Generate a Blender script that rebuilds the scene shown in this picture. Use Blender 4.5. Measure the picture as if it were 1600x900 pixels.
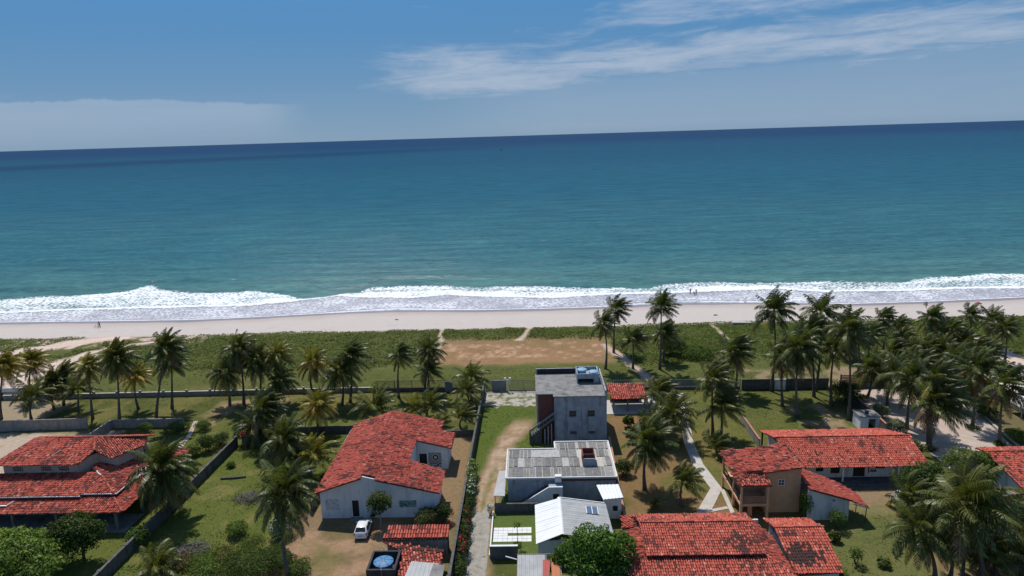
import bpy, math, random
import numpy as np
from mathutils import Vector, Matrix

for _o in list(bpy.data.objects):
    bpy.data.objects.remove(_o, do_unlink=True)
scene = bpy.context.scene
COL = scene.collection
random.seed(7)
RNG = np.random.default_rng(11)

# ------------------------------------------------------------------ camera
FPX, PITCH, ROLL, YAW, CAMH = 1066.0, math.radians(12.6), math.radians(1.75), math.radians(1.7), 45.0
_f = Vector((-math.sin(YAW)*math.cos(PITCH), math.cos(YAW)*math.cos(PITCH), -math.sin(PITCH)))
_r0 = Vector((math.cos(YAW), math.sin(YAW), 0))
_u0 = _r0.cross(_f)
_r = _r0*math.cos(ROLL) - _u0*math.sin(ROLL)
_u = _u0*math.cos(ROLL) + _r0*math.sin(ROLL)
cd = bpy.data.cameras.new('drone_camera')
cam = bpy.data.objects.new('drone_camera', cd)
COL.objects.link(cam)
m = Matrix((( _r.x, _u.x, -_f.x, 0), (_r.y, _u.y, -_f.y, 0), (_r.z, _u.z, -_f.z, CAMH), (0, 0, 0, 1)))
cam.matrix_world = m
cd.sensor_width = 36.0
cd.lens = 36.0*FPX/1600.0
cd.clip_start, cd.clip_end = 0.5, 200000.0
scene.camera = cam

# ------------------------------------------------------------------ sky and sun
SUN_EL, SUN_AZ = math.radians(60), math.radians(-22)      # azimuth measured from +Y towards +X
world = bpy.data.worlds.new('World')
scene.world = world
world.use_nodes = True
wn, wl = world.node_tree.nodes, world.node_tree.links
wn.clear()

class NT:
    """tiny node helper"""
    def __init__(s, nt): s.n, s.l = nt.nodes, nt.links
    def new(s, t, **k):
        nd = s.n.new(t)
        for a, v in k.items(): setattr(nd, a, v)
        return nd
    def put(s, sock, v):
        if isinstance(v, bpy.types.NodeSocket): s.l.new(v, sock)
        elif v is not None: sock.default_value = v
    def math(s, op, a, b=None, c=None, clamp=False):
        nd = s.new('ShaderNodeMath', operation=op); nd.use_clamp = clamp
        for i, v in enumerate((a, b, c)):
            if v is not None: s.put(nd.inputs[i], v)
        return nd.outputs[0]
    def vmath(s, op, a, b=None):
        nd = s.new('ShaderNodeVectorMath', operation=op)
        s.put(nd.inputs[0], a)
        if b is not None: s.put(nd.inputs[1], b)
        return nd.outputs[0]
    def mix(s, f, a, b, blend='MIX'):
        nd = s.new('ShaderNodeMix', data_type='RGBA', blend_type=blend)
        s.put(nd.inputs[0], f); s.put(nd.inputs[6], col4(a)); s.put(nd.inputs[7], col4(b))
        return nd.outputs[2]
    def noise(s, vec, scale, detail=4, rough=0.55, dist=0.0):
        nd = s.new('ShaderNodeTexNoise')
        s.put(nd.inputs['Vector'], vec)
        nd.inputs['Scale'].default_value = scale; nd.inputs['Detail'].default_value = detail
        nd.inputs['Roughness'].default_value = rough; nd.inputs['Distortion'].default_value = dist
        return nd.outputs[0]
    def step(s, v, a, b, lo=0.0, hi=1.0):
        nd = s.new('ShaderNodeMapRange', interpolation_type='SMOOTHSTEP')
        s.put(nd.inputs[0], v)
        for i, q in enumerate((a, b, lo, hi)): nd.inputs[i+1].default_value = q
        return nd.outputs[0]
    def mapping(s, vec, scale=(1, 1, 1), loc=(0, 0, 0), rot=(0, 0, 0)):
        nd = s.new('ShaderNodeMapping')
        s.put(nd.inputs[0], vec)
        nd.inputs[1].default_value = loc; nd.inputs[2].default_value = rot; nd.inputs[3].default_value = scale
        return nd.outputs[0]
    def attr(s, name):
        return s.new('ShaderNodeAttribute', attribute_name=name)
    def xyz(s, x, y, z):
        nd = s.new('ShaderNodeCombineXYZ')
        s.put(nd.inputs[0], x); s.put(nd.inputs[1], y); s.put(nd.inputs[2], z)
        return nd.outputs[0]
    def sep(s, v):
        nd = s.new('ShaderNodeSeparateXYZ'); s.put(nd.inputs[0], v)
        return nd.outputs

def col4(c):
    if isinstance(c, (tuple, list)) and len(c) == 3: return (c[0], c[1], c[2], 1.0)
    return c

W = NT(world.node_tree)
sky = W.new('ShaderNodeTexSky', sky_type='NISHITA')
sky.sun_disc = False
sky.sun_elevation, sky.sun_rotation = SUN_EL, SUN_AZ
sky.altitude, sky.air_density, sky.dust_density, sky.ozone_density = 0, 1.0, 0.0, 1.5
tc = W.new('ShaderNodeTexCoord').outputs['Generated']
dx, dy, dz = W.sep(tc)
az = W.math('ARCTAN2', dx, dy)                                   # radians from +Y towards +X
el = W.math('ARCSINE', dz)
# thin cirrus streaks, gently climbing to the right, seen nearly edge on
elr = W.math('SUBTRACT', el, W.math('MULTIPLY', az, 0.03))
wob = W.noise(W.xyz(W.math('MULTIPLY', az, 3.0), W.math('MULTIPLY', elr, 9.0), 0.0), 1.2, 3)
v1 = W.xyz(W.math('MULTIPLY', az, 3.4), W.math('ADD', W.math('MULTIPLY', elr, 26.0), W.math('MULTIPLY', wob, 0.9)), 3.7)
n1 = W.noise(v1, 1.6, 9, 0.62, 0.5)
v2 = W.xyz(W.math('MULTIPLY', az, 14.0), W.math('MULTIPLY', elr, 75.0), 9.1)
n2 = W.noise(v2, 1.3, 6, 0.65, 0.8)
def bump1(v, c, w):                                              # soft bump: 1 at c, 0 beyond w
    return W.math('SUBTRACT', 1.0, W.step(W.math('ABSOLUTE', W.math('SUBTRACT', v, c)), w*0.15, w))
belt = W.math('MULTIPLY', W.step(az, -0.31, -0.12), bump1(elr, 0.092, 0.055))
belt2 = W.math('MULTIPLY', W.step(az, 0.02, 0.2), bump1(elr, 0.152, 0.036))
belt = W.math('MAXIMUM', belt, W.math('MULTIPLY', belt2, 0.85))
dens = W.math('ADD', W.math('MULTIPLY', n1, 0.75), W.math('MULTIPLY', n2, 0.28))
cir = W.step(W.math('ADD', dens, W.math('MULTIPLY', belt, 0.30)), 0.60, 0.95)
# flat distant cloud bank on the left and a fainter one on the right
top = W.noise(W.xyz(W.math('MULTIPLY', az, 26.0), 0.0, 5.0), 1.0, 5, 0.6)
bank_h = W.math('ADD', W.math('ADD', 0.060, W.step(az, -0.30, -0.55, 0.0, 0.014)), W.math('MULTIPLY', W.math('SUBTRACT', top, 0.5), 0.014))
bl = W.math('MULTIPLY', W.step(az, -0.29, -0.38), W.math('MULTIPLY', W.step(W.math('SUBTRACT', bank_h, elr), -0.0015, 0.002), W.step(elr, 0.01, 0.062, 0.25, 1.0)))
br = W.math('MULTIPLY', W.step(az, -0.18, 0.06), W.math('MULTIPLY', W.step(W.math('SUBTRACT', W.math('ADD', bank_h, 0.016), elr), -0.004, 0.012), 0.55))
bank = W.math('MULTIPLY', W.math('MAXIMUM', bl, br), W.step(n1, 0.15, 0.6, 0.75, 1.0))
# small puffs here and there
pf = W.noise(W.xyz(W.math('MULTIPLY', az, 9.0), W.math('MULTIPLY', el, 34.0), 1.3), 1.0, 6, 0.55)
puff = W.math('MULTIPLY', W.step(pf, 0.66, 0.76), W.step(el, 0.10, 0.17))
cl = W.math('MAXIMUM', W.math('MULTIPLY', cir, 0.66), W.math('MAXIMUM', W.math('MULTIPLY', bank, 0.34), W.math('MULTIPLY', puff, 0.6)))
cl = W.math('MULTIPLY', cl, W.step(el, -0.01, 0.015))
hs = W.new('ShaderNodeHueSaturation')
hs.inputs['Saturation'].default_value = 1.0; hs.inputs['Value'].default_value = 1.0
wl.new(sky.outputs[0], hs.inputs['Color'])
air = W.mix(W.step(el, 0.05, 0.7, 0.93, 0.1), hs.outputs[0], W.mix(W.step(el, -0.02, 0.21), (1.22, 2.28, 3.65), (0.20, 1.50, 3.55)))   # sea haze pales the blue low down
skyc = W.mix(cl, air, (4.0, 4.5, 5.3))
bg = W.new('ShaderNodeBackground'); bg.inputs['Strength'].default_value = 0.125
wl.new(skyc, bg.inputs['Color'])
wl.new(bg.outputs[0], W.new('ShaderNodeOutputWorld').inputs['Surface'])

sd = bpy.data.lights.new('sun', 'SUN')
sd.energy, sd.angle, sd.color = 4.3, math.radians(0.53), (1.0, 0.95, 0.88)
sun = bpy.data.objects.new('sun', sd)
COL.objects.link(sun)
S = Vector((math.sin(SUN_AZ)*math.cos(SUN_EL), math.cos(SUN_AZ)*math.cos(SUN_EL), math.sin(SUN_EL)))
sun.rotation_euler = S.to_track_quat('Z', 'Y').to_euler()
sun.location = (-40, 90, 120)

scene.view_settings.view_transform = 'Standard'
scene.view_settings.look = 'None'
scene.view_settings.exposure = 0.0
scene.view_settings.gamma = 1.0
scene.view_settings.use_curve_mapping = False
scene.render.engine = 'CYCLES'
scene.cycles.max_bounces = 6
scene.cycles.transparent_max_bounces = 6

# ------------------------------------------------------------------ helpers
def ray(px, py):
    return _f + _r*((px-800)/FPX) + _u*((450-py)/FPX)
def P(px, py, z=0.0):
    """photo pixel -> point on the level z"""
    d = ray(px, py); t = (z-CAMH)/d.z
    return Vector((d.x*t, d.y*t, z))
def PY(px, py, Y):
    """photo pixel -> point on the upright plane y = Y"""
    d = ray(px, py); t = Y/d.y
    return Vector((d.x*t, Y, CAMH+d.z*t))

def vnoise(x, y, seed=0):
    xi, yi = np.floor(x).astype(np.int64), np.floor(y).astype(np.int64)
    fx, fy = x-xi, y-yi
    fx, fy = fx*fx*(3-2*fx), fy*fy*(3-2*fy)
    def h(a, b):
        n = (a*374761393 + b*668265263 + seed*974711) & 0x7fffffff
        n = ((n ^ (n >> 13))*1274126177) & 0x7fffffff
        return ((n ^ (n >> 16)) & 0xffff)/65535.0
    return (h(xi, yi)*(1-fx)+h(xi+1, yi)*fx)*(1-fy)+(h(xi, yi+1)*(1-fx)+h(xi+1, yi+1)*fx)*fy
def fbm(x, y, scale, seed=0, oct=4):
    v, a, s = 0, 0.5, 0
    for i in range(oct):
        v = v+a*vnoise(x*scale, y*scale, seed+i*17); s += a; a *= 0.5; scale *= 2.03
    return v/s
def sstep(v, a, b):
    t = np.clip((v-a)/(b-a), 0, 1); return t*t*(3-2*t)
def in_poly(x, y, poly):
    x, y = np.asarray(x), np.asarray(y)
    r = np.zeros(x.shape, bool); n = len(poly)
    for i in range(n):
        x0, y0 = poly[i]; x1, y1 = poly[(i+1) % n]
        if y0 == y1: continue
        c = ((y0 > y) != (y1 > y)) & (x < (x1-x0)*(y-y0)/(y1-y0)+x0)
        r ^= c
    return r
def dist_line(x, y, pts):
    d = np.full(np.shape(x), 1e9)
    for (x0, y0), (x1, y1) in zip(pts[:-1], pts[1:]):
        vx, vy = x1-x0, y1-y0
        t = np.clip(((x-x0)*vx+(y-y0)*vy)/(vx*vx+vy*vy+1e-9), 0, 1)
        d = np.minimum(d, np.hypot(x-x0-t*vx, y-y0-t*vy))
    return d

class MB:
    def __init__(s): s.v, s.f = [], []
    def add(s, vs, fs):
        b = len(s.v); s.v += [tuple(v) for v in vs]; s.f += [tuple(i+b for i in f) for f in fs]; return s
    def hexa(s, p):            # 8 points: bottom 4 ccw, top 4 ccw
        return s.add(p, [(3, 2, 1, 0), (4, 5, 6, 7), (0, 1, 5, 4), (1, 2, 6, 5), (2, 3, 7, 6), (3, 0, 4, 7)])
    def box(s, x0, y0, z0, x1, y1, z1):
        return s.hexa([(x0, y0, z0), (x1, y0, z0), (x1, y1, z0), (x0, y1, z0), (x0, y0, z1), (x1, y0, z1), (x1, y1, z1), (x0, y1, z1)])
    def bar(s, a, b, w, h, z0=None, z1=None):
        """upright slab along the plan line a-b, w thick, from z to z+h (ends may differ in z)"""
        a, b = Vector(a), Vector(b); d = (b-a); d.z = 0; d.normalize(); n = Vector((-d.y, d.x, 0))*(w/2)
        up = Vector((0, 0, h))
        return s.hexa([a-n, b-n, b+n, a+n, a-n+up, b-n+up, b+n+up, a+n+up])
    def tube(s, pts, rad, n=8, cap=True):
        pts = [Vector(p) for p in pts]; m = len(pts); vs, fs = [], []
        if not isinstance(rad, (list, tuple)): rad = [rad]*m
        ref = Vector((0.3, 1, 0.1))
        for i, p in enumerate(pts):
            d = (pts[min(i+1, m-1)]-pts[max(i-1, 0)]).normalized()
            if abs(d.dot(ref.normalized())) > 0.95: ref = Vector((1, 0, 0.2))
            a = d.cross(ref).normalized(); b = d.cross(a)
            for k in range(n):
                t = 2*math.pi*k/n
                vs.append(p+(a*math.cos(t)+b*math.sin(t))*rad[i])
        for i in range(m-1):
            for k in range(n):
                fs.append((i*n+k, i*n+(k+1) % n, (i+1)*n+(k+1) % n, (i+1)*n+k))
        if cap: fs += [tuple(range(n-1, -1, -1)), tuple((m-1)*n+k for k in range(n))]
        return s.add(vs, fs)
    def lathe(s, c, prof, n=16):
        """prof: list of (radius, z)"""
        vs, fs = [], []
        for r, z in prof:
            for k in range(n):
                t = 2*math.pi*k/n; vs.append((c[0]+r*math.cos(t), c[1]+r*math.sin(t), c[2]+z))
        for i in range(len(prof)-1):
            for k in range(n): fs.append((i*n+k, i*n+(k+1) % n, (i+1)*n+(k+1) % n, (i+1)*n+k))
        fs += [tuple(range(n-1, -1, -1)), tuple((len(prof)-1)*n+k for k in range(n))]
        return s.add(vs, fs)
    def prism(s, poly, z0, z1):
        """plan polygon (ccw); z0, z1 numbers or functions of x, y"""
        f0 = z0 if callable(z0) else (lambda x, y: z0)
        f1 = z1 if callable(z1) else (lambda x, y: z1)
        a = sum(p[0]*q[1]-q[0]*p[1] for p, q in zip(poly, poly[1:]+poly[:1]))
        if a < 0: poly = poly[::-1]
        n = len(poly)
        vs = [(x, y, f0(x, y)) for x, y in poly]+[(x, y, f1(x, y)) for x, y in poly]
        return s.add(vs, [tuple(range(n-1, -1, -1)), tuple(range(n, 2*n))]+[(i, (i+1) % n, (i+1) % n+n, i+n) for i in range(n)])

def tag(o, label=None, cat=None, group=None, kind=None):
    if label: o['label'] = label
    if cat: o['category'] = cat
    if group: o['group'] = group
    if kind: o['kind'] = kind
    return o
def thing(name, loc, label, cat, group=None, rz=0.0):
    o = bpy.data.objects.new(name, None); COL.objects.link(o)
    o.empty_display_size = 0.3
    o.location = Vector(loc); o.rotation_euler = (0, 0, rz)
    return tag(o, label, cat, group)
def mesh_obj(name, me, mat, parent=None, kind=None, loc=None):
    o = bpy.data.objects.new(name, me); COL.objects.link(o)
    if mat is not None and not me.materials: me.materials.append(mat)
    if parent is not None: o.parent = parent
    if loc is not None: o.location = loc
    if kind: o['kind'] = kind
    return o
def wloc(o):
    v = Vector(o.location)
    while o.parent: o = o.parent; v = v+o.location
    return v
def obj(name, mb, mat, parent=None, base=None, smooth=False, kind=None, local=False):
    """mesh object from world-space builder; parts are stored relative to their parent"""
    off = Vector((0, 0, 0))
    if parent is not None and not local: off = wloc(parent)
    elif base is not None: off = Vector(base)
    me = bpy.data.meshes.new(name)
    me.from_pydata([(v[0]-off.x, v[1]-off.y, v[2]-off.z) for v in mb.v], [], mb.f)
    if smooth: me.polygons.foreach_set('use_smooth', [True]*len(me.polygons))
    me.update()
    return mesh_obj(name, me, mat, parent, kind, off if parent is None else None)
def quads(name, V, mat, col=None, parent=None, base=None, kind=None, tri=False):
    """V: (N, k, 3) array of separate k-gons; col: (N, 3) face colours"""
    V = np.asarray(V, np.float32); n, k = V.shape[:2]
    off = np.array(wloc(parent) if parent is not None else (base if base is not None else (0, 0, 0)), np.float32)
    me = bpy.data.meshes.new(name)
    me.vertices.add(n*k); me.vertices.foreach_set('co', (V-off).reshape(-1))
    me.loops.add(n*k); me.loops.foreach_set('vertex_index', np.arange(n*k, dtype=np.int32))
    me.polygons.add(n); me.polygons.foreach_set('loop_start', np.arange(0, n*k, k, dtype=np.int32))
    if col is not None:
        a = me.attributes.new('col', 'FLOAT_COLOR', 'FACE')
        c = np.ones((n, 4), np.float32); c[:, :3] = col; a.data.foreach_set('color', c.reshape(-1))
    me.update(calc_edges=True)
    return mesh_obj(name, me, mat, parent, kind, None if parent is not None else Vector(off.tolist()))
def grid_mesh(name, X, Y, Z, mat, attrs=None, kind='structure', smooth=True):
    r, c = X.shape
    me = bpy.data.meshes.new(name)
    me.vertices.add(r*c)
    me.vertices.foreach_set('co', np.stack([X, Y, Z], -1).astype(np.float32).reshape(-1))
    i = np.arange(r*c).reshape(r, c)
    f = np.stack([i[:-1, :-1], i[:-1, 1:], i[1:, 1:], i[1:, :-1]], -1).reshape(-1, 4).astype(np.int32)
    me.loops.add(f.size); me.loops.foreach_set('vertex_index', f.reshape(-1))
    me.polygons.add(len(f)); me.polygons.foreach_set('loop_start', np.arange(0, f.size, 4, dtype=np.int32))
    if smooth: me.polygons.foreach_set('use_smooth', np.ones(len(f), bool))
    for k, v in (attrs or {}).items():
        if v.ndim == 3:
            a = me.attributes.new(k, 'FLOAT_COLOR', 'POINT')
            q = np.ones((r*c, 4), np.float32); q[:, :3] = v.reshape(-1, 3); a.data.foreach_set('color', q.reshape(-1))
        else:
            a = me.attributes.new(k, 'FLOAT', 'POINT'); a.data.foreach_set('value', v.astype(np.float32).reshape(-1))
    me.update(calc_edges=True)
    return mesh_obj(name, me, mat, None, kind)

# ------------------------------------------------------------------ materials
MATS = {}
def srgb(r, g, b):
    f = lambda c: c/12.92 if c <= 0.04045 else ((c+0.055)/1.055)**2.4
    return (f(r/255), f(g/255), f(b/255))
def newmat(name):
    mt = bpy.data.materials.new(name); mt.use_nodes = True
    mt.node_tree.nodes.clear()
    N = NT(mt.node_tree)
    b = N.new('ShaderNodeBsdfPrincipled'); o = N.new('ShaderNodeOutputMaterial')
    N.l.new(b.outputs[0], o.inputs[0])
    MATS[name] = mt
    return mt, N, b, o
def plain(name, c1, c2=None, scale=2.0, rough=0.85, stain=None, stain_scale=0.8, stain_lo=0.5, stain_hi=0.75, streak=False,
          bump=0.0, bump_scale=12.0, metal=0.0, spec=0.3, detail=5):
    """two-tone surface with blotches, optional stains (vertical streaks if asked) and fine relief"""
    mt, N, b, o = newmat(name)
    pos = N.new('ShaderNodeNewGeometry').outputs['Position']
    c = c1
    if c2: c = N.mix(N.step(N.noise(pos, scale, detail), 0.3, 0.7), c1, c2)
    if stain:
        sv = N.mapping(pos, (1, 1, 0.12)) if streak else pos
        c = N.mix(N.step(N.noise(sv, stain_scale, 6, 0.62), stain_lo, stain_hi), c, stain)
    N.put(b.inputs['Base Color'], col4(c))
    b.inputs['Roughness'].default_value = rough; b.inputs['Metallic'].default_value = metal
    b.inputs['Specular IOR Level'].default_value = spec
    if bump:
        bp = N.new('ShaderNodeBump'); bp.inputs['Strength'].default_value = bump; bp.inputs['Distance'].default_value = 0.05
        N.l.new(N.noise(pos, bump_scale, 6, 0.65), bp.inputs['Height']); N.l.new(bp.outputs[0], b.inputs['Normal'])
    return mt
def leafmat(name, trans=0.35, objcol=False, rough=0.55, spec=0.15):
    mt, N, b, o = newmat(name)
    c = N.attr('col').outputs['Color']
    if objcol:
        c = N.mix(1.0, c, N.new('ShaderNodeObjectInfo').outputs['Color'], 'MULTIPLY')
    N.l.new(c, b.inputs['Base Color']); b.inputs['Roughness'].default_value = rough
    b.inputs['Specular IOR Level'].default_value = spec
    t = N.new('ShaderNodeBsdfTranslucent')
    N.l.new(N.mix(1.0, c, (1.0, 1.05, 0.45), 'MULTIPLY'), t.inputs[0])
    ms = N.new('ShaderNodeMixShader'); ms.inputs[0].default_value = trans
    N.l.new(b.outputs[0], ms.inputs[1]); N.l.new(t.outputs[0], ms.inputs[2]); N.l.new(ms.outputs[0], o.inputs[0])
    return mt
leafmat('leaf'); leafmat('frond', 0.3, True, 0.42, 0.35); leafmat('grass', 0.45, False, 0.8, 0.05)

mt, N, b, o = newmat('tile')                       # clay roof tiles: R random tone, G mould, B slip
a = N.sep(N.attr('col').outputs['Color'])
pos = N.new('ShaderNodeNewGeometry').outputs['Position']
c = N.mix(a[0], (0.42, 0.078, 0.052), (0.60, 0.155, 0.105))
c = N.mix(N.step(a[0], 0.84, 1.0), c, (0.66, 0.28, 0.20))
c = N.mix(N.step(N.noise(pos, 9.0, 4), 0.45, 0.8, 0, 0.45), c, (0.20, 0.052, 0.042))
c = N.mix(a[1], c, (0.058, 0.034, 0.031))
N.l.new(c, b.inputs['Base Color']); b.inputs['Roughness'].default_value = 0.9; b.inputs['Specular IOR Level'].default_value = 0.2
plain('tile_bed', (0.10, 0.025, 0.018), (0.06, 0.02, 0.016), 3.0, 0.95)
plain('white_wall', (0.72, 0.72, 0.72), (0.62, 0.62, 0.63), 1.1, 0.9, (0.30, 0.30, 0.29), 1.3, 0.50, 0.82, True, 0.15, 20)
plain('cream_wall', (0.52, 0.45, 0.36), (0.44, 0.38, 0.31), 1.2, 0.9, (0.22, 0.19, 0.16), 0.9, 0.58, 0.85, True, 0.15, 20)
plain('tan_wall', (0.60, 0.35, 0.20), (0.53, 0.305, 0.18), 1.4, 0.9, (0.20, 0.12, 0.08), 0.9, 0.6, 0.85, True, 0.15, 20)
plain('grey_wall', (0.36, 0.385, 0.42), (0.27, 0.29, 0.32), 1.3, 0.95, (0.12, 0.13, 0.145), 1.4, 0.50, 0.75, True, 0.25, 14)
plain('dark_wall', (0.13, 0.125, 0.12), (0.085, 0.082, 0.08), 1.6, 0.95, (0.05, 0.05, 0.045), 1.0, 0.5, 0.75, True, 0.25, 14)
plain('block_wall', (0.30, 0.28, 0.26), (0.22, 0.205, 0.19), 1.5, 0.95, (0.10, 0.095, 0.09), 1.0, 0.52, 0.78, True, 0.25, 14)
plain('brick_red', (0.20, 0.075, 0.055), (0.14, 0.055, 0.045), 2.0, 0.95, (0.08, 0.05, 0.045), 1.2, 0.52, 0.8, False, 0.3, 9)
plain('concrete', (0.25, 0.245, 0.235), (0.18, 0.178, 0.172), 1.0, 0.95, (0.08, 0.08, 0.078), 0.9, 0.48, 0.75, False, 0.2, 14)
plain('pale_concrete', (0.50, 0.47, 0.42), (0.42, 0.39, 0.35), 1.4, 0.95, (0.24, 0.22, 0.19), 1.1, 0.56, 0.8, False, 0.2, 14)
plain('white_paint', (0.72, 0.72, 0.71), (0.62, 0.62, 0.61), 1.5, 0.7, (0.35, 0.34, 0.32), 1.3, 0.62, 0.85)
plain('white_sheet', (0.78, 0.79, 0.80), (0.70, 0.71, 0.72), 0.8, 0.42, (0.5, 0.49, 0.47), 1.0, 0.62, 0.9, spec=0.5)
plain('grey_sheet', (0.40, 0.405, 0.40), (0.33, 0.335, 0.33), 1.0, 0.55, (0.22, 0.21, 0.20), 1.4, 0.58, 0.85)
plain('dark_wood', (0.05, 0.04, 0.034), (0.03, 0.025, 0.022), 4, 0.8)
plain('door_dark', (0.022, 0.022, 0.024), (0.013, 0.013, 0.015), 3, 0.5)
plain('glass_dark', (0.02, 0.024, 0.03), None, 1, 0.12, spec=0.6)
plain('coping', (0.42, 0.21, 0.15), (0.33, 0.17, 0.12), 2, 0.9, (0.14, 0.09, 0.07), 1.2, 0.55, 0.8)
plain('metal_dark', (0.05, 0.052, 0.055), (0.035, 0.036, 0.04), 3, 0.6)
plain('metal_grey', (0.22, 0.24, 0.27), (0.17, 0.18, 0.2), 3, 0.6)
plain('tank_blue', (0.075, 0.22, 0.42), (0.06, 0.19, 0.37), 3, 0.55, (0.15, 0.25, 0.35), 2, 0.6, 0.85)
plain('tank_pale', (0.25, 0.42, 0.55), (0.2, 0.36, 0.5), 3, 0.55, (0.3, 0.4, 0.45), 2, 0.6, 0.85)
plain('tank_dark', (0.035, 0.036, 0.04), (0.055, 0.055, 0.058), 2, 0.85, (0.11, 0.11, 0.11), 1.5, 0.58, 0.8)
plain('bark', (0.13, 0.105, 0.085), (0.075, 0.062, 0.052), 3, 0.95, bump=0.4, bump_scale=10)
plain('palm_bark', (0.155, 0.135, 0.115), (0.075, 0.064, 0.055), 5, 0.95, bump=0.4, bump_scale=8)
plain('pale_bark', (0.34, 0.31, 0.27), (0.24, 0.215, 0.19), 4, 0.9)
plain('rubber', (0.015, 0.015, 0.016), None, 1, 0.8)
plain('car_paint', (0.70, 0.71, 0.72), None, 1, 0.25, spec=0.5)
plain('red_lamp', (0.35, 0.02, 0.02), None, 1, 0.3, spec=0.5)
plain('orange_sheet', (0.50, 0.19, 0.09), (0.42, 0.15, 0.075), 2, 0.8)
plain('pink_sheet', (0.42, 0.10, 0.085), (0.36, 0.085, 0.07), 2, 0.8)
plain('skylight', (0.10, 0.14, 0.22), None, 1, 0.2, spec=0.6)
plain('lattice', (0.36, 0.22, 0.14), (0.30, 0.18, 0.115), 2, 0.9)
# ------------------------------------------------------------------ ground
def axis(lo, a, b, hi, fine, n):
    l = a-(np.linspace(0, 1, n)[1:]**2.2)[::-1]*(a-lo); r = b+(np.linspace(0, 1, n)[1:]**2.2)*(hi-b)
    return np.concatenate([l, np.arange(a, b+1e-6, fine), r])
def beach_z(y):
    return -2.5*np.clip((y-158)/(185-158), 0, None)**1.15
def land_z(x, y):
    k = sstep(y, 118, 126)*(1-sstep(y, 153, 158))
    return k*(0.75*fbm(x, y, 0.09, 3, 3)-0.15*1)
YV = 158.0
def pl(*pts):                                   # pixel polyline -> plan polyline on the ground
    return [tuple(P(a, b)[:2]) for a, b in pts]
TRACK = pl((742, 905), (748, 815), (763, 760), (789, 692), (818, 660), (840, 640))
LEFT_SAND = pl((-60, 560), (0, 556), (60, 546), (130, 534), (190, 530))
LEFT_SAND2 = pl((0, 600), (70, 585), (140, 553), (230, 537), (300, 528))
PATH690 = pl((686, 546), (690, 535), (687, 526), (691, 516)); PATH825 = pl((812, 532), (819, 527), (826, 517), (834, 508)); PATH1125 = pl((1140, 534), (1128, 522), (1121, 515), (1112, 508))
PATH1000 = pl((945, 540), (985, 570), (1012, 592)); RPATH = pl((1512, 528), (1540, 540), (1575, 560), (1640, 600))
LINE1 = pl((300, 548), (420, 552), (700, 570))
KERB = pl((1478, 600), (1535, 650), (1600, 706), (1700, 790))
YARD = [(53.4, 112.6), (53.0, 98), (55.0, 92), (55, 84.5), (63, 84), (66.6, 87.2), (71.5, 109.5), (72, 113), (60, 116)]
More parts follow.
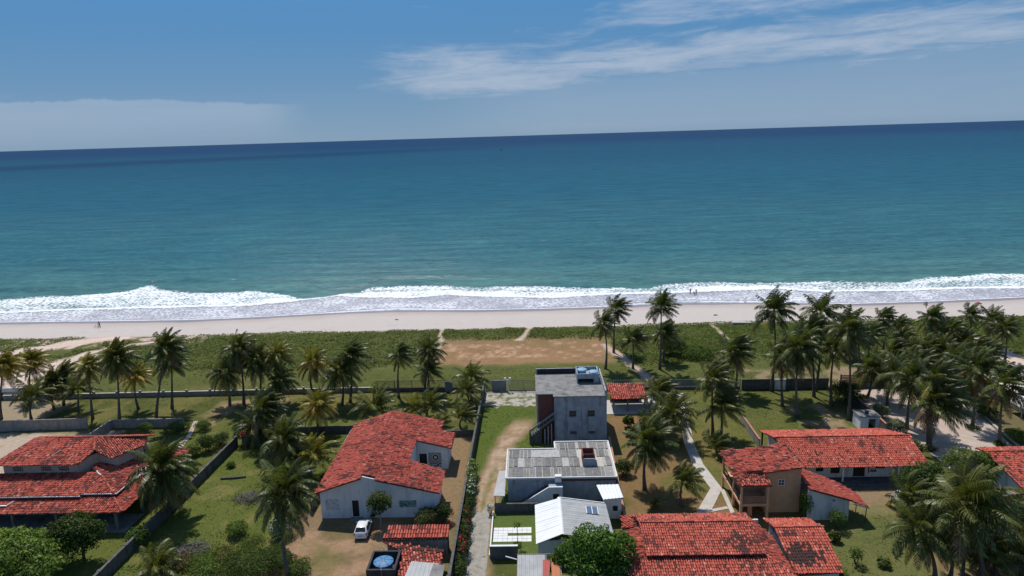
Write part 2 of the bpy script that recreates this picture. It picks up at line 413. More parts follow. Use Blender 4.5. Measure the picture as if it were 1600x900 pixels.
def ground_colour(x, y):
    n1, n2, n3 = fbm(x, y, 0.16, 1), fbm(x, y, 0.45, 2), fbm(x, y, 1.3, 5, 3)
    w = (fbm(x, y, 0.35, 9)-0.5)*2
    C = np.zeros(x.shape+(3,)); ones = np.ones(x.shape)
    def put(mask, c):
        mk = np.clip(mask, 0, 1)[..., None]; C[:] = C*(1-mk)+np.array(c)*mk
    def rect(x0, x1, y0, y1, s=1.2, j=1.5):
        xx, yy = x+w*j, y+(fbm(x, y, 0.3, 21)-0.5)*2*j
        return sstep(xx, x0-s, x0+s)*(1-sstep(xx, x1-s, x1+s))*sstep(yy, y0-s, y0+s)*(1-sstep(yy, y1-s, y1+s))
    def line(pts, wd, s=0.6, j=0.8):
        return 1-sstep(dist_line(x, y, pts)+w*j, wd-s, wd+s)
    put(ones, (0.080, 0.096, 0.025))
    put(sstep(n1, 0.42, 0.7), (0.108, 0.118, 0.032))
    put(sstep(n2, 0.55, 0.8)*0.75, (0.165, 0.15, 0.06))
    # left house sandy back yard
    put(rect(-140, -67, 86, 101.5)*sstep(n2+n3*0.4, 0.42, 0.62), (0.40, 0.35, 0.26))
    put(rect(-140, -84, 104, 116), (0.27, 0.235, 0.15))
    # left lot: lush green lawn
    put(rect(-56, -29, 55, 104)*0.6, (0.098, 0.132, 0.026))
    put(rect(-50, -30, 60, 90)*sstep(n2, 0.5, 0.75)*0.7, (0.16, 0.155, 0.05))
    # lawns in front of the pillared wall
    put(rect(-80, -29, 101, 116)*sstep(n1, 0.4, 0.6)*0.6, (0.15, 0.14, 0.045))
    put(rect(-56, -44, 101, 115)*sstep(n2, 0.45, 0.62), (0.24, 0.19, 0.10))
    # white house yard: trodden brown earth
    put(rect(-29.5, -9.2, 55, 76.5)*(0.55+0.45*sstep(n2, 0.35, 0.55)), (0.215, 0.155, 0.088))
    put(rect(-28, -12, 58, 73)*sstep(n2+0.25*n3, 0.58, 0.78), (0.30, 0.21, 0.125))
    put(rect(-28, -12, 55, 70)*sstep(n1, 0.52, 0.7)*0.7, (0.125, 0.13, 0.04))
    put(rect(-13.2, -9.2, 75, 98, 0.6, 0.6)*0.9, (0.225, 0.165, 0.09))
    put(rect(-28.6, -26.2, 72, 98, 0.5, 0.5)*0.7, (0.20, 0.15, 0.085))
    # lane with wheel track
    put(rect(-9, 0.6, 70, 110, 0.8, 0.4), (0.088, 0.125, 0.024))
    put(line(TRACK, 1.75, 0.7, 0.9)*(1-sstep(y, 101, 105)), (0.27, 0.20, 0.115))
    put(line(TRACK, 1.0, 0.5, 0.9)*sstep(n3+n2*0.4, 0.55, 0.75)*(1-sstep(y, 99, 103)), (0.38, 0.31, 0.21))
    put(line(TRACK, 0.3, 0.3, 0.4)*sstep(y, 72, 76)*(1-sstep(y, 84, 92))*0.7, (0.12, 0.14, 0.035))
    # lot with the path and palms: dry orange-brown grass
    put(rect(10.8, 33, 70, 104.5)*0.85, (0.20, 0.135, 0.062))
    put(rect(10.8, 33, 70, 116)*sstep(n1+0.2*n2, 0.58, 0.75)*0.85, (0.12, 0.125, 0.036))
    put(rect(22, 33, 84, 116)*0.65, (0.12, 0.135, 0.034))
    put(rect(11, 19, 100, 105)*0.6, (0.21, 0.14, 0.065))
    # right lawns
    put(rect(33, 53, 91, 114)*0.6, (0.11, 0.128, 0.034))
    put(rect(41, 49, 93, 108)*sstep(n2, 0.4, 0.6)*0.9, (0.25, 0.20, 0.12))
    put(rect(36, 47, 74, 81)*0.9, (0.24, 0.18, 0.105))
    put(rect(30, 52, 56, 77)*0.6, (0.135, 0.15, 0.05))
    put(rect(40, 50, 56, 66)*sstep(n2, 0.4, 0.6)*0.8, (0.21, 0.16, 0.08))
    put(rect(58, 90, 76, 104)*0.7, (0.16, 0.135, 0.07))
    # dune belt
    dune = sstep(y, 116.5, 119)
    put(dune, (0.098, 0.115, 0.032))
    put(dune*sstep(n1, 0.5, 0.68)*0.6, (0.15, 0.145, 0.05))
    fld = rect(-21, 16, 130.5, 148, 1.5, 1.4)
    put(fld*(0.72+0.28*sstep(n2, 0.3, 0.5)), (0.255, 0.168, 0.088))
    put(rect(-20, 15, 134, 146)*sstep(n2*0.55+n3*0.5, 0.55, 0.70)*0.95, (0.40, 0.29, 0.175))
    put(rect(-25, 20, 145, 150)*0.6, (0.17, 0.145, 0.06))
    put(rect(40, 75, 116, 124)*sstep(n2, 0.4, 0.6)*0.8, (0.28, 0.22, 0.14))
    S1 = (0.56, 0.48, 0.39)
    put(rect(-200, -90, 118, 141, 3, 3)*sstep(n2+0.3*n1, 0.50, 0.72), (0.36, 0.30, 0.20))
    put(rect(-200, -98, 120, 139, 3, 3)*sstep(n2+0.4*n3, 0.56, 0.74), S1)
    put(rect(-125, -78, 147, 157, 2, 2)*sstep(n2+0.4*n3, 0.60, 0.8), S1)
    put(line(LEFT_SAND, 2.6, 1.0, 1.4), S1); put(line(LEFT_SAND2, 1.3, 0.8, 1.3), S1)
    put(line(PATH690, 0.3, 0.3, 0.5)*0.7, S1); put(line(PATH825, 0.7, 0.5, 0.8)*0.85, S1); put(line(PATH1125, 0.4, 0.4, 0.6)*0.75, S1)
    put(line(PATH1000, 0.9, 0.5, 0.6), (0.46, 0.37, 0.28)); put(line(LINE1, 0.3, 0.3, 0.4)*0.7, (0.24, 0.20, 0.11))
    put(line(RPATH, 2.2, 0.7, 0.6), S1)
    put(sstep(y+w*0.8, 156, 157.6), (0.50, 0.44, 0.40))
    gr = sstep(C[..., 1]/np.maximum(C[..., 0], 1e-4), 0.88, 1.1)
    C[..., 0] *= 1-0.10*gr; C[..., 1] *= 1-0.11*gr; C[..., 2] *= 1-0.08*gr; C[..., 1] *= 1-0.06*(1-gr)
    return C
gx, gy = axis(-1500, -142, 142, 1500, 0.55, 14), np.concatenate([np.linspace(-400, 50, 12)[:-1], np.arange(50, YV+0.01, 0.54), ])
gy[-1] = YV
X, Y = np.meshgrid(gx, gy)
mt, N, b, o = newmat('ground')
pos = N.new('ShaderNodeNewGeometry').outputs['Position']
c = N.attr('col').outputs['Color']
f1, f2, f3 = N.noise(pos, 1.7, 7, 0.7), N.noise(pos, 6.5, 5, 0.7), N.noise(pos, 0.6, 5, 0.6)
c = N.mix(1.0, c, N.mix(f1, (0.52, 0.53, 0.53), (1.5, 1.48, 1.42)), 'MULTIPLY')
c = N.mix(1.0, c, N.mix(f2, (0.5, 0.5, 0.5), (1.5, 1.5, 1.5)), 'MULTIPLY')
c = N.mix(1.0, c, N.mix(N.noise(pos, 17.0, 4, 0.7), (0.62, 0.62, 0.62), (1.38, 1.38, 1.38)), 'MULTIPLY')
c = N.mix(N.step(N.noise(pos, 0.9, 6, 0.65), 0.42, 0.66, 0, 0.45), c, N.mix(1.0, c, (1.22, 1.0, 0.95), 'MULTIPLY'))
c = N.mix(N.step(f3, 0.56, 0.74, 0, 0.35), c, N.mix(1.0, c, (1.5, 1.15, 1.1), 'MULTIPLY'))
c = N.mix(N.step(N.noise(pos, 3.1, 3, 0.5), 0.69, 0.74, 0, 0.6), c, (0.42, 0.36, 0.27))
N.l.new(c, b.inputs['Base Color']); b.inputs['Roughness'].default_value = 1.0; b.inputs['Specular IOR Level'].default_value = 0.1
bp = N.new('ShaderNodeBump'); bp.inputs['Strength'].default_value = 0.6; bp.inputs['Distance'].default_value = 0.12
N.l.new(f2, bp.inputs['Height']); N.l.new(bp.outputs[0], b.inputs['Normal'])
GROUND = grid_mesh('ground', X, Y, land_z(X, Y), mt, {'col': ground_colour(X, Y)})

# ------------------------------------------------------------------ beach and sea
SWASH = [(-200, 506), (0, 504), (200, 503), (300, 502), (360, 499), (430, 494), (534, 486), (620, 481), (747, 483), (860, 481), (934, 478), (1000, 473), (1068, 469), (1180, 470), (1330, 476), (1450, 472), (1600, 463), (1800, 455)]
INNER = [(-200, 496), (0, 490), (117, 485), (235, 482), (385, 478), (470, 470), (534, 464), (600, 465), (640, 466), (700, 461), (770, 464), (870, 466), (934, 461), (1034, 458), (1068, 457), (1215, 452), (1290, 456), (1400, 455), (1500, 451), (1600, 450), (1800, 444)]
OUTER = [(-200, 474), (0, 467), (100, 461), (170, 458), (205, 453), (232, 446), (246, 444), (268, 452), (330, 456), (400, 454), (455, 460), (475, 470), (515, 466), (560, 459), (580, 449), (640, 446), (760, 449), (900, 449), (1000, 450), (1068, 444), (1110, 439), (1160, 441), (1250, 438), (1320, 437), (1400, 439), (1480, 432), (1540, 425), (1600, 427), (1800, 420)]
def curve(px, z):
    q = [P(a, b_, z) for a, b_ in px]
    xs, ys = np.array([v.x for v in q]), np.array([v.y for v in q])
    i = np.argsort(xs)
    return lambda x: np.interp(x, xs[i], ys[i])
y_sw, y_in, y_out = curve(SWASH, -2.3), curve(INNER, -2.45), curve(OUTER, -2.5)

bx = axis(-1500, -190, 190, 1500, 0.9, 14)
by = np.concatenate([np.arange(YV, 200, 0.6), np.linspace(200, 300, 30)])
X, Y = np.meshgrid(bx, by)
jit = (fbm(X, Y, 0.12, 31)-0.5)*3
wet = sstep(Y-(y_sw(X)-4.6+jit), 0, 1.6)
damp = sstep(Y-(y_sw(X)-13+jit*2), 0, 9)
Cs = np.zeros(X.shape+(3,))
Cs[:] = (0.475, 0.42, 0.385)
Cs = Cs*(1-damp[..., None]*0.8)+np.array((0.40, 0.335, 0.30))*damp[..., None]*0.8
Cs = Cs*(1-wet[..., None])+np.array((0.225, 0.195, 0.20))*wet[..., None]
dr = (sstep(fbm(X, Y*0.5, 0.5, 41), 0.62, 0.75)*(1-sstep(Y, 164, 170)))[..., None]
Cs = Cs*(1-dr*0.35)+np.array((0.40, 0.33, 0.26))*dr*0.35
mt, N, b, o = newmat('beach')
pos = N.new('ShaderNodeNewGeometry').outputs['Position']
n_ = N.noise(N.mapping(pos, (0.35, 1.3, 1)), 1.6, 7, 0.7)
c = N.mix(1.0, N.attr('col').outputs['Color'], N.mix(n_, (0.78, 0.78, 0.78), (1.2, 1.2, 1.2)), 'MULTIPLY')
N.l.new(c, b.inputs['Base Color'])
N.l.new(N.step(N.attr('wet').outputs['Fac'], 0, 1, 0.95, 0.35), b.inputs['Roughness'])
b.inputs['Specular IOR Level'].default_value = 0.25
bp = N.new('ShaderNodeBump'); bp.inputs['Strength'].default_value = 0.35; bp.inputs['Distance'].default_value = 0.1
N.l.new(N.noise(N.mapping(pos, (0.6, 1.5, 1)), 2.5, 6, 0.7), bp.inputs['Height']); N.l.new(bp.outputs[0], b.inputs['Normal'])
BEACH = grid_mesh('beach', X, Y, beach_z(Y), mt, {'col': Cs, 'wet': wet})

# sea: rows follow the water's edge, columns fan out with distance
s = np.concatenate([np.arange(0, 75, 0.42), 75+np.cumsum(0.42*1.045**np.arange(1, 200))])
s = s[s < 70000]; s = np.append(s, 70000.0)
u = np.concatenate([-np.geomspace(4.0, 1.02, 26), np.linspace(-1, 1, 560), np.geomspace(1.02, 4.0, 26)])
Ss, U = np.meshgrid(s, u, indexing='ij')
X = U*(190+np.clip(Ss, 0, None)*1.02)
ysw = y_sw(np.clip(X, -190, 190))
Y = ysw+Ss
Xc = np.clip(X, -190, 190)
jn = (fbm(X, Y, 0.11, 51)-0.5)*4+(fbm(X, Y, 0.5, 52, 3)-0.5)*3.0
yi, yo = y_in(Xc)+jn*0.35, y_out(Xc)+jn
# foam amount
near = Ss < 160
foam = np.zeros(X.shape)
e = Y-ysw
foam = np.maximum(foam, 0.85*(1-sstep(np.abs(e-0.35), 0.2, 0.9)))                     # thin line at the water's edge
lace = (1-sstep(e-(yi-ysw), -1.0, 0.4))*sstep(e, 0.5, 2)
foam = np.maximum(foam, lace*(0.38+0.24*fbm(X, Y, 0.12, 61)))
d_in = Y-yi
foam = np.maximum(foam, 1.05*(1-sstep(np.abs(d_in-0.8), 0.4, 1.7)))                   # bore front
bw = np.clip(yo-yi, 2, None)
t = d_in/bw
body = sstep(d_in, -0.3, 0.6)*(1-sstep(t, 0.82, 1.08))
foam = np.maximum(foam, body*np.clip(0.40+0.32*fbm(X*0.5, Y, 0.16, 71)+0.25*sstep(t, 0.62, 0.95)*sstep(fbm(X, Y*0, 0.05, 72), 0.35, 0.65), 0, 1))
white = sstep(fbm(X, Y*0.2, 0.035, 73), 0.45, 0.62)
foam = np.maximum(foam, body*(0.45+0.38*white)*(1-sstep(np.abs(t-0.35), 0.1, 0.5)))
left = 1-sstep(X, -95, -60)                                                             # heavier break on the left and the far right
foam = np.maximum(foam, body*left*0.66*sstep(t, 0.25, 0.55)); foam = np.maximum(foam, body*sstep(X, 85, 120)*0.68*sstep(t, 0.4, 0.7))
# swell: crests nearly parallel to the shore
wv = 0.20*np.sin((Y+0.05*X+6*fbm(X, Y, 0.02, 81))*2*math.pi/13.0)
crest = np.exp(-((Y-yo+0.5)/1.6)**2)*0.5*sstep(fbm(X, Y*0, 0.04, 82), 0.3, 0.5)
crest2 = np.exp(-((Y-yo-14-6*(fbm(X, Y*0, 0.02, 83)-0.5))/2.0)**2)*0.55*sstep(fbm(X, Y*0, 0.03, 84), 0.45, 0.62)
bore = np.exp(-((d_in-1.0)/1.6)**2)*0.28
zz = -2.5+wv*sstep(e, 20, 45)*(1-sstep(e, 120, 320))+crest+crest2+bore+(fbm(X, Y, 0.9, 85, 2)-0.5)*0.28*np.clip(foam, 0, 1)*sstep(e, 3, 8)
bz = beach_z(Y)
Z = np.where(e < 60, np.maximum(zz*sstep(e, 0, 14)+(-2.6)*(1-sstep(e, 0, 14)), bz+0.035), zz)
Z = np.where(Ss <= 0, bz-0.02, Z)
shallow = 1-sstep(e-(yi-ysw), -3.0, 6.0)
mt, N, b, o = newmat('sea')
pos = N.new('ShaderNodeNewGeometry').outputs['Position']
px_, py_, pz_ = N.sep(pos)
big = N.noise(N.mapping(pos, (0.0022, 0.012, 0)), 1.0, 5, 0.6)
big2 = N.noise(N.mapping(pos, (0.012, 0.05, 0)), 1.0, 6, 0.65)
dist = N.math('ADD', py_, N.math('MULTIPLY', N.math('SUBTRACT', big2, 0.5), 90.0))
c = N.mix(N.step(dist, 195, 290), (0.070, 0.175, 0.165), (0.030, 0.122, 0.145))
c = N.mix(N.step(dist, 260, 560), c, (0.014, 0.092, 0.138))
c = N.mix(N.step(py_, 500, 1500), c, (0.010, 0.070, 0.125))
c = N.mix(N.step(py_, 1300, 5000), c, (0.008, 0.040, 0.105))
# darker patches and one long dark streak far out, lighter sandbar water
c = N.mix(N.math('MULTIPLY', N.step(big, 0.60, 0.72), N.step(py_, 420, 900, 0, 0.6)), c, (0.006, 0.040, 0.090))
el_ = N.math('SUBTRACT', N.math('ABSOLUTE', N.math('SUBTRACT', N.math('ADD', py_, N.math('MULTIPLY', N.math('SUBTRACT', big2, 0.5), 1500.0)), N.math('ADD', 2350.0, N.math('MULTIPLY', N.math('ADD', px_, 900.0), 0.9)))), 0.0)
c = N.mix(N.math('MULTIPLY', N.step(el_, 150, 700, 0.75, 0.0), N.step(px_, 200, -700)), c, (0.006, 0.034, 0.085))
c = N.mix(N.math('MULTIPLY', N.step(big2, 0.5, 0.75), N.step(py_, 700, 330, 0, 0.5)), c, (0.040, 0.165, 0.170))
rip = N.noise(N.mapping(pos, (0.03, 0.11, 0), rot=(0, 0, 0.08)), 1.0, 8, 0.68)
rip2 = N.noise(N.mapping(pos, (0.20, 0.60, 0), rot=(0, 0, 0.14)), 1.0, 6, 0.7)
c = N.mix(1.0, c, N.mix(N.step(rip, 0.25, 0.75), (0.68, 0.74, 0.80), (1.34, 1.26, 1.2)), 'MULTIPLY')  # light and dark of the ripples put into the water colour
c = N.mix(N.step(py_, 700, 250), c, N.mix(1.0, c, N.mix(N.step(rip2, 0.3, 0.7), (0.66, 0.70, 0.74), (1.4, 1.3, 1.25)), 'MULTIPLY'))
c = N.mix(N.attr('shallow').outputs['Fac'], c, (0.33, 0.325, 0.365))
# foam lace
fv = N.mapping(pos, (0.75, 1.0, 0.3))
vo = N.new('ShaderNodeTexVoronoi', feature='DISTANCE_TO_EDGE'); vo.inputs['Scale'].default_value = 0.95
wn_ = N.new('ShaderNodeTexNoise'); wn_.inputs['Scale'].default_value = 0.8; wn_.inputs['Detail'].default_value = 5
N.put(wn_.inputs['Vector'], fv)
N.put(vo.inputs['Vector'], N.vmath('ADD', fv, N.vmath('MULTIPLY', wn_.outputs[1], (1.6, 1.6, 0))))
cell = N.step(vo.outputs[0], 0.0, 0.42, 1.0, 0.0)
fn = N.math('ADD', N.math('MULTIPLY', N.noise(fv, 1.5, 7, 0.72), 0.62), N.math('MULTIPLY', cell, 0.38))
fo = N.attr('foam').outputs['Fac']
fm = N.step(N.math('ADD', fn, N.math('SUBTRACT', fo, 1.0)), 0.02, 0.30)
# scattered small whitecaps
wc = N.noise(N.mapping(pos, (0.10, 0.42, 0)), 1.0, 5, 0.7)
fm = N.math('MAXIMUM', fm, N.math('MULTIPLY', N.step(wc, 0.70, 0.76, 0, 0.75), N.step(py_, 1200, 260, 0.0, 1.0)))
c = N.mix(fm, c, (0.80, 0.82, 0.84))
df = N.new('ShaderNodeBsdfDiffuse'); gl = N.new('ShaderNodeBsdfGlossy'); gl.inputs['Roughness'].default_value = 0.07
N.l.new(c, df.inputs['Color'])
fz = N.new('ShaderNodeFresnel'); fz.inputs['IOR'].default_value = 1.33
ms = N.new('ShaderNodeMixShader')                         # wave slopes hide the grazing mirror, so reflection tops out
N.l.new(N.math('MULTIPLY', N.math('MINIMUM', fz.outputs[0], N.step(py_, 190, 700, 0.20, 0.13)), N.math('SUBTRACT', 1.0, fm)), ms.inputs[0])
N.l.new(df.outputs[0], ms.inputs[1]); N.l.new(gl.outputs[0], ms.inputs[2]); N.l.new(ms.outputs[0], o.inputs[0])
h = N.math('ADD', N.math('MULTIPLY', N.noise(N.mapping(pos, (0.09, 0.34, 0.1), rot=(0, 0, 0.12)), 1.0, 5, 0.6), 1.6), N.math('MULTIPLY', N.noise(N.mapping(pos, (0.5, 1.5, 0.3)), 1.0, 5, 0.65), 0.42))
bp = N.new('ShaderNodeBump'); bp.inputs['Strength'].default_value = 1.0; bp.inputs['Distance'].default_value = 0.5
N.l.new(h, bp.inputs['Height'])
for q_ in (df, gl, fz): N.l.new(bp.outputs[0], q_.inputs['Normal'])
SEA = grid_mesh('sea', X, Y, Z, mt, {'foam': np.clip(foam, 0, 1.3)*(Ss < 200), 'shallow': shallow*(Ss < 200)})
# ------------------------------------------------------------------ building kit
def plane_from(p, q, r):
    """z = c + a x + b y through three points"""
    A = np.array([[1, p[0], p[1]], [1, q[0], q[1]], [1, r[0], r[1]]], float)
    c, a, b_ = np.linalg.solve(A, np.array([p[2], q[2], r[2]], float))
    return (c, a, b_)
def zf(pln, dz=0.0):
    return lambda x, y: pln[0]+pln[1]*x+pln[2]*y+dz
class Tiles:
    """collects barrel tiles of one roof"""
    def __init__(s, seed, mould=0.25, blotch=None): s.V, s.C, s.r, s.mould, s.seed, s.blotch = [], [], np.random.default_rng(seed), mould, seed, blotch
    def field(s, poly, pln, cw=0.25, rl=0.40, slip=0.035):
        c, a, b_ = pln; g = math.hypot(a, b_)
        dn = np.array([-a, -b_])/g; ac = np.array([-dn[1], dn[0]]); k = math.sqrt(1+g*g)
        pv = np.array(poly); us, vs = pv@ac, pv@dn
        rlp = rl/k
        U, Vv = np.meshgrid(np.arange(us.min()+cw/2, us.max(), cw), np.arange(vs.min()+rlp*0.5, vs.max()+rlp*0.4, rlp))
        U, Vv = U.ravel(), Vv.ravel()
        x, y = U*ac[0]+Vv*dn[0], U*ac[1]+Vv*dn[1]
        ok = in_poly(x, y, poly); U, Vv, x, y = U[ok], Vv[ok], x[ok], y[ok]; n = len(U)
        d3 = np.array([dn[0], dn[1], -g])/k; a3 = np.array([ac[0], ac[1], 0]); n3 = np.array([-a, -b_, 1])/k
        C = np.stack([x, y, c+a*x+b_*y], -1)+n3*0.01
        C += a3*(s.r.normal(0, 0.014, n)[:, None])+d3*(s.r.normal(0, slip, n)[:, None])
        rot = s.r.normal(0, 0.045, n)
        dd = d3*np.cos(rot)[:, None]+a3*np.sin(rot)[:, None]; aa = a3*np.cos(rot)[:, None]-d3*np.sin(rot)[:, None]
        R = cw*0.43
        def arc(off, rad, lift):
            o = C+dd*off
            return [o+aa*(rad*ca)+n3*(rad*sa*0.85+lift[:, None]) for ca, sa in ((-1, 0), (-0.5, 0.87), (0.5, 0.87), (1, 0))]
        l0 = np.abs(s.r.normal(0.012, 0.010, n)); l1 = l0+0.028+np.abs(s.r.normal(0, 0.012, n))
        A, B = arc(-rl*0.52, R*0.86, l0), arc(rl*0.60, R, l1)
        fs = [np.stack([A[i], A[i+1], B[i+1], B[i]], 1) for i in range(3)]+[np.stack(B, 1)]
        t = np.clip(s.r.normal(0.5, 0.23, n), 0, 1)
        big = fbm(x, y, 0.55, s.seed, 4)
        fine = fbm(U*1.3, Vv*0.28, 1.4, s.seed+3, 3)
        md = np.clip(sstep(big*0.6+fine*0.4+s.r.normal(0, 0.11, n), 0.66-s.mould*0.35, 0.88-s.mould*0.35), 0, 1)*0.80
        md = np.maximum(md, (s.r.random(n) < s.mould*0.55)*s.r.uniform(0.25, 0.95, n))
        if s.blotch: md = np.maximum(md, s.blotch(x, y, s.r.random(n)))
        cc = np.stack([t, md, big], -1)
        for q in fs: s.V.append(q); s.C.append(cc)
        return s
    def ridge(s, p, q, r=0.15, lift=0.06):
        p, q = np.array(p, float), np.array(q, float); L = np.linalg.norm(q-p); d = (q-p)/L; n = max(1, int(L/0.40))
        a = np.cross(d, [0, 0, 1.0]); a /= np.linalg.norm(a); up = np.cross(a, d)
        for i in range(n):
            o0, o1 = p+d*(L*i/n-0.03), p+d*(L*(i+1)/n+0.03); j = s.r.normal(0, 0.012)
            A = [o0+a*(r*0.9*ca)+up*(r*sa+lift+j) for ca, sa in ((-1, -0.25), (-0.55, 0.6), (0.55, 0.6), (1, -0.25))]
            B = [o1+a*(r*ca)+up*(r*sa+lift+j+0.02) for ca, sa in ((-1, -0.25), (-0.55, 0.6), (0.55, 0.6), (1, -0.25))]
            cc = np.array([[np.clip(s.r.normal(0.4, 0.28), 0, 0.85), (s.r.random() < 0.6)*s.r.uniform(0.2, 0.8), 0.5]])
            for k in range(3): s.V.append(np.array([[A[k], A[k+1], B[k+1], B[k]]])); s.C.append(cc)
            s.V.append(np.array([B])); s.C.append(cc)
        return s
    def build(s, roof):
        return quads('roof_tiles', np.concatenate(s.V), MATS['tile'], np.concatenate(s.C), roof, kind='stuff')
def roof_slab(root, planes, name='roof', th=0.10, mat='tile_bed'):
    mb = MB()
    for poly, pln in planes: mb.prism(list(poly), zf(pln, -th), zf(pln, -0.004))
    return obj(name, mb, MATS[mat], root)
def tiled_roof(root, planes, seed, mould=0.25, ridges=(), blotch=None, cw=0.25, rl=0.40, slip=0.035):
    rf = roof_slab(root, planes)
    T = Tiles(seed, mould, blotch)
    for poly, pln in planes: T.field(poly, pln, cw, rl, slip)
    for p, q in ridges: T.ridge(p, q)
    T.build(rf)
    return rf
def wall_run(mb, a, b, z0, top, th=0.2, holes=(), breaks=()):
    """wall on the plan line a-b (outer face on the right-hand side of a->b), top a number or function of distance u;
    holes (u0, u1, v0, v1)"""
    a, b = Vector((a[0], a[1], 0)), Vector((b[0], b[1], 0)); L = (b-a).length; d = (b-a)/L; n = Vector((-d.y, d.x, 0))*th
    tf = top if callable(top) else (lambda u: top)
    us = sorted(set([0, L]+[h[0] for h in holes]+[h[1] for h in holes]+list(breaks)))
    for u0, u1 in zip(us[:-1], us[1:]):
        if u1-u0 < 1e-5: continue
        hs = sorted([h for h in holes if h[0] <= u0+1e-6 and h[1] >= u1-1e-6], key=lambda h: h[2])
        lo = z0
        spans = []
        for h in hs: spans.append((lo, h[2])); lo = h[3]
        spans.append((lo, None))
        for s0, s1 in spans:
            t0, t1 = (tf(u0), tf(u1)) if s1 is None else (s1, s1)
            if max(t0, t1)-s0 < 0.01: continue
            p, q = a+d*u0, a+d*u1
            def V(w, z): return (w.x, w.y, z)
            mb.hexa([V(p, s0), V(q, s0), V(q+n, s0), V(p+n, s0), V(p, t0), V(q, t1), V(q+n, t1), V(p+n, t0)])
    return mb
def opening(root, a, b, hole, kind, depth=0.08, frame='white_paint', panel='door_dark', fw=0.06, grille=0, name=None):
    """door or window set into a hole of wall_run: frame standing 15 mm proud, leaf recessed"""
    a, b = Vector((a[0], a[1], 0)), Vector((b[0], b[1], 0)); d = (b-a).normalized(); n = Vector((-d.y, d.x, 0))
    u0, u1, v0, v1 = hole
    def hx(mb, p0, p1, z0, z1, o0, o1):
        p, q = a+d*p0, a+d*p1
        mb.hexa([tuple(p+n*o0+Vector((0, 0, z0))), tuple(q+n*o0+Vector((0, 0, z0))), tuple(q+n*o1+Vector((0, 0, z0))), tuple(p+n*o1+Vector((0, 0, z0))),
                 tuple(p+n*o0+Vector((0, 0, z1))), tuple(q+n*o0+Vector((0, 0, z1))), tuple(q+n*o1+Vector((0, 0, z1))), tuple(p+n*o1+Vector((0, 0, z1)))])
    leaf = MB(); hx(leaf, u0+0.002, u1-0.002, v0+0.002, v1-0.002, depth, depth+0.05)
    w = obj(name or kind, leaf, MATS[panel], root)
    if frame:
        fr = MB()
        hx(fr, u0-0.004, u0+fw, v0, v1-fw, -0.015, depth-0.01); hx(fr, u1-fw, u1+0.004, v0, v1-fw, -0.015, depth-0.01); hx(fr, u0-0.004, u1+0.004, v1-fw, v1+0.004, -0.015, depth-0.01)
        if kind == 'window': hx(fr, u0-0.05, u1+0.05, v0-0.05, v0+0.004, -0.05, depth-0.01)
        obj('frame', fr, MATS[frame], w)
    if grille:
        g = MB()
        for i in range(1, grille): hx(g, u0+(u1-u0)*i/grille-0.03, u0+(u1-u0)*i/grille+0.03, v0, v1-fw, 0.0, 0.04)
        hx(g, u0+fw, u1-fw, (v0+v1)/2-0.03, (v0+v1)/2+0.03, 0.005, 0.035)
        obj('grille', g, MATS[frame or 'white_paint'], w)
    return w
def boundary(name, pts, h, th, mat, label, cat='wall', coping=None, pillars=0.0, ph=0.35, group=None, hvar=0.0):
    """free-standing wall along plan points, optional coping and pillars as parts"""
    root = thing(name, (pts[0][0], pts[0][1], 0), label, cat, group)
    mb = MB()
    for i, (p, q) in enumerate(zip(pts[:-1], pts[1:])):
        hh = h+(random.uniform(-hvar, hvar) if hvar else 0)
        d = (Vector(q)-Vector(p)).normalized()*0.003*(1 if i % 2 else -1)
        mb.bar((p[0], p[1], -0.2), (q[0], q[1], -0.2), th+(0.004 if i % 2 else 0), hh+0.2)
    obj('wall', mb, MATS[mat], root)
    if coping:
        cp = MB()
        for i, (p, q) in enumerate(zip(pts[:-1], pts[1:])): cp.bar((p[0], p[1], h+0.003*(i % 2)), (q[0], q[1], h+0.003*(i % 2)), th+0.10, 0.07)
        obj('coping', cp, MATS[coping], root)
    if pillars:
        for p, q in zip(pts[:-1], pts[1:]):
            L = math.dist(p, q); n = max(1, round(L/pillars))
            for i in range(n+1):
                x, y = p[0]+(q[0]-p[0])*i/n, p[1]+(q[1]-p[1])*i/n
                pm = MB().box(x-0.17, y-0.17, -0.2, x+0.17, y+0.17, h+ph)
                pm.box(x-0.22, y-0.22, h+ph, x+0.22, y+0.22, h+ph+0.07)
                obj('pillar', pm, MATS[mat], root)
    return root
def corrugated(poly4, pitch=0.5, amp=0.04):
    """ribbed metal sheet over a 3D quad (eave-left, eave-right, ridge-right, ridge-left): ribs run up the slope"""
    a, b_, c_, d_ = [Vector(p) for p in poly4]; L = (b_-a).length; n = max(2, int(L/pitch)); mb = MB()
    nv = (b_-a).cross(d_-a).normalized()
    vs = []
    for i in range(n*4+1):
        t = i/(n*4); k = (0, 0, 1, 1)[i % 4]
        off = nv*(amp*k)
        vs += [a.lerp(b_, t)+off, d_.lerp(c_, t)+off]
    top = len(vs)
    vs += [v-nv*0.03 for v in vs[:]]
    fs = []
    for i in range(n*4):
        p = 2*i; fs += [(p, p+2, p+3, p+1), (top+p, top+p+1, top+p+3, top+p+2), (p, top+p, top+p+2, p+2), (p+1, p+3, top+p+3, top+p+1)]
    mb.add(vs, fs)
    return mb

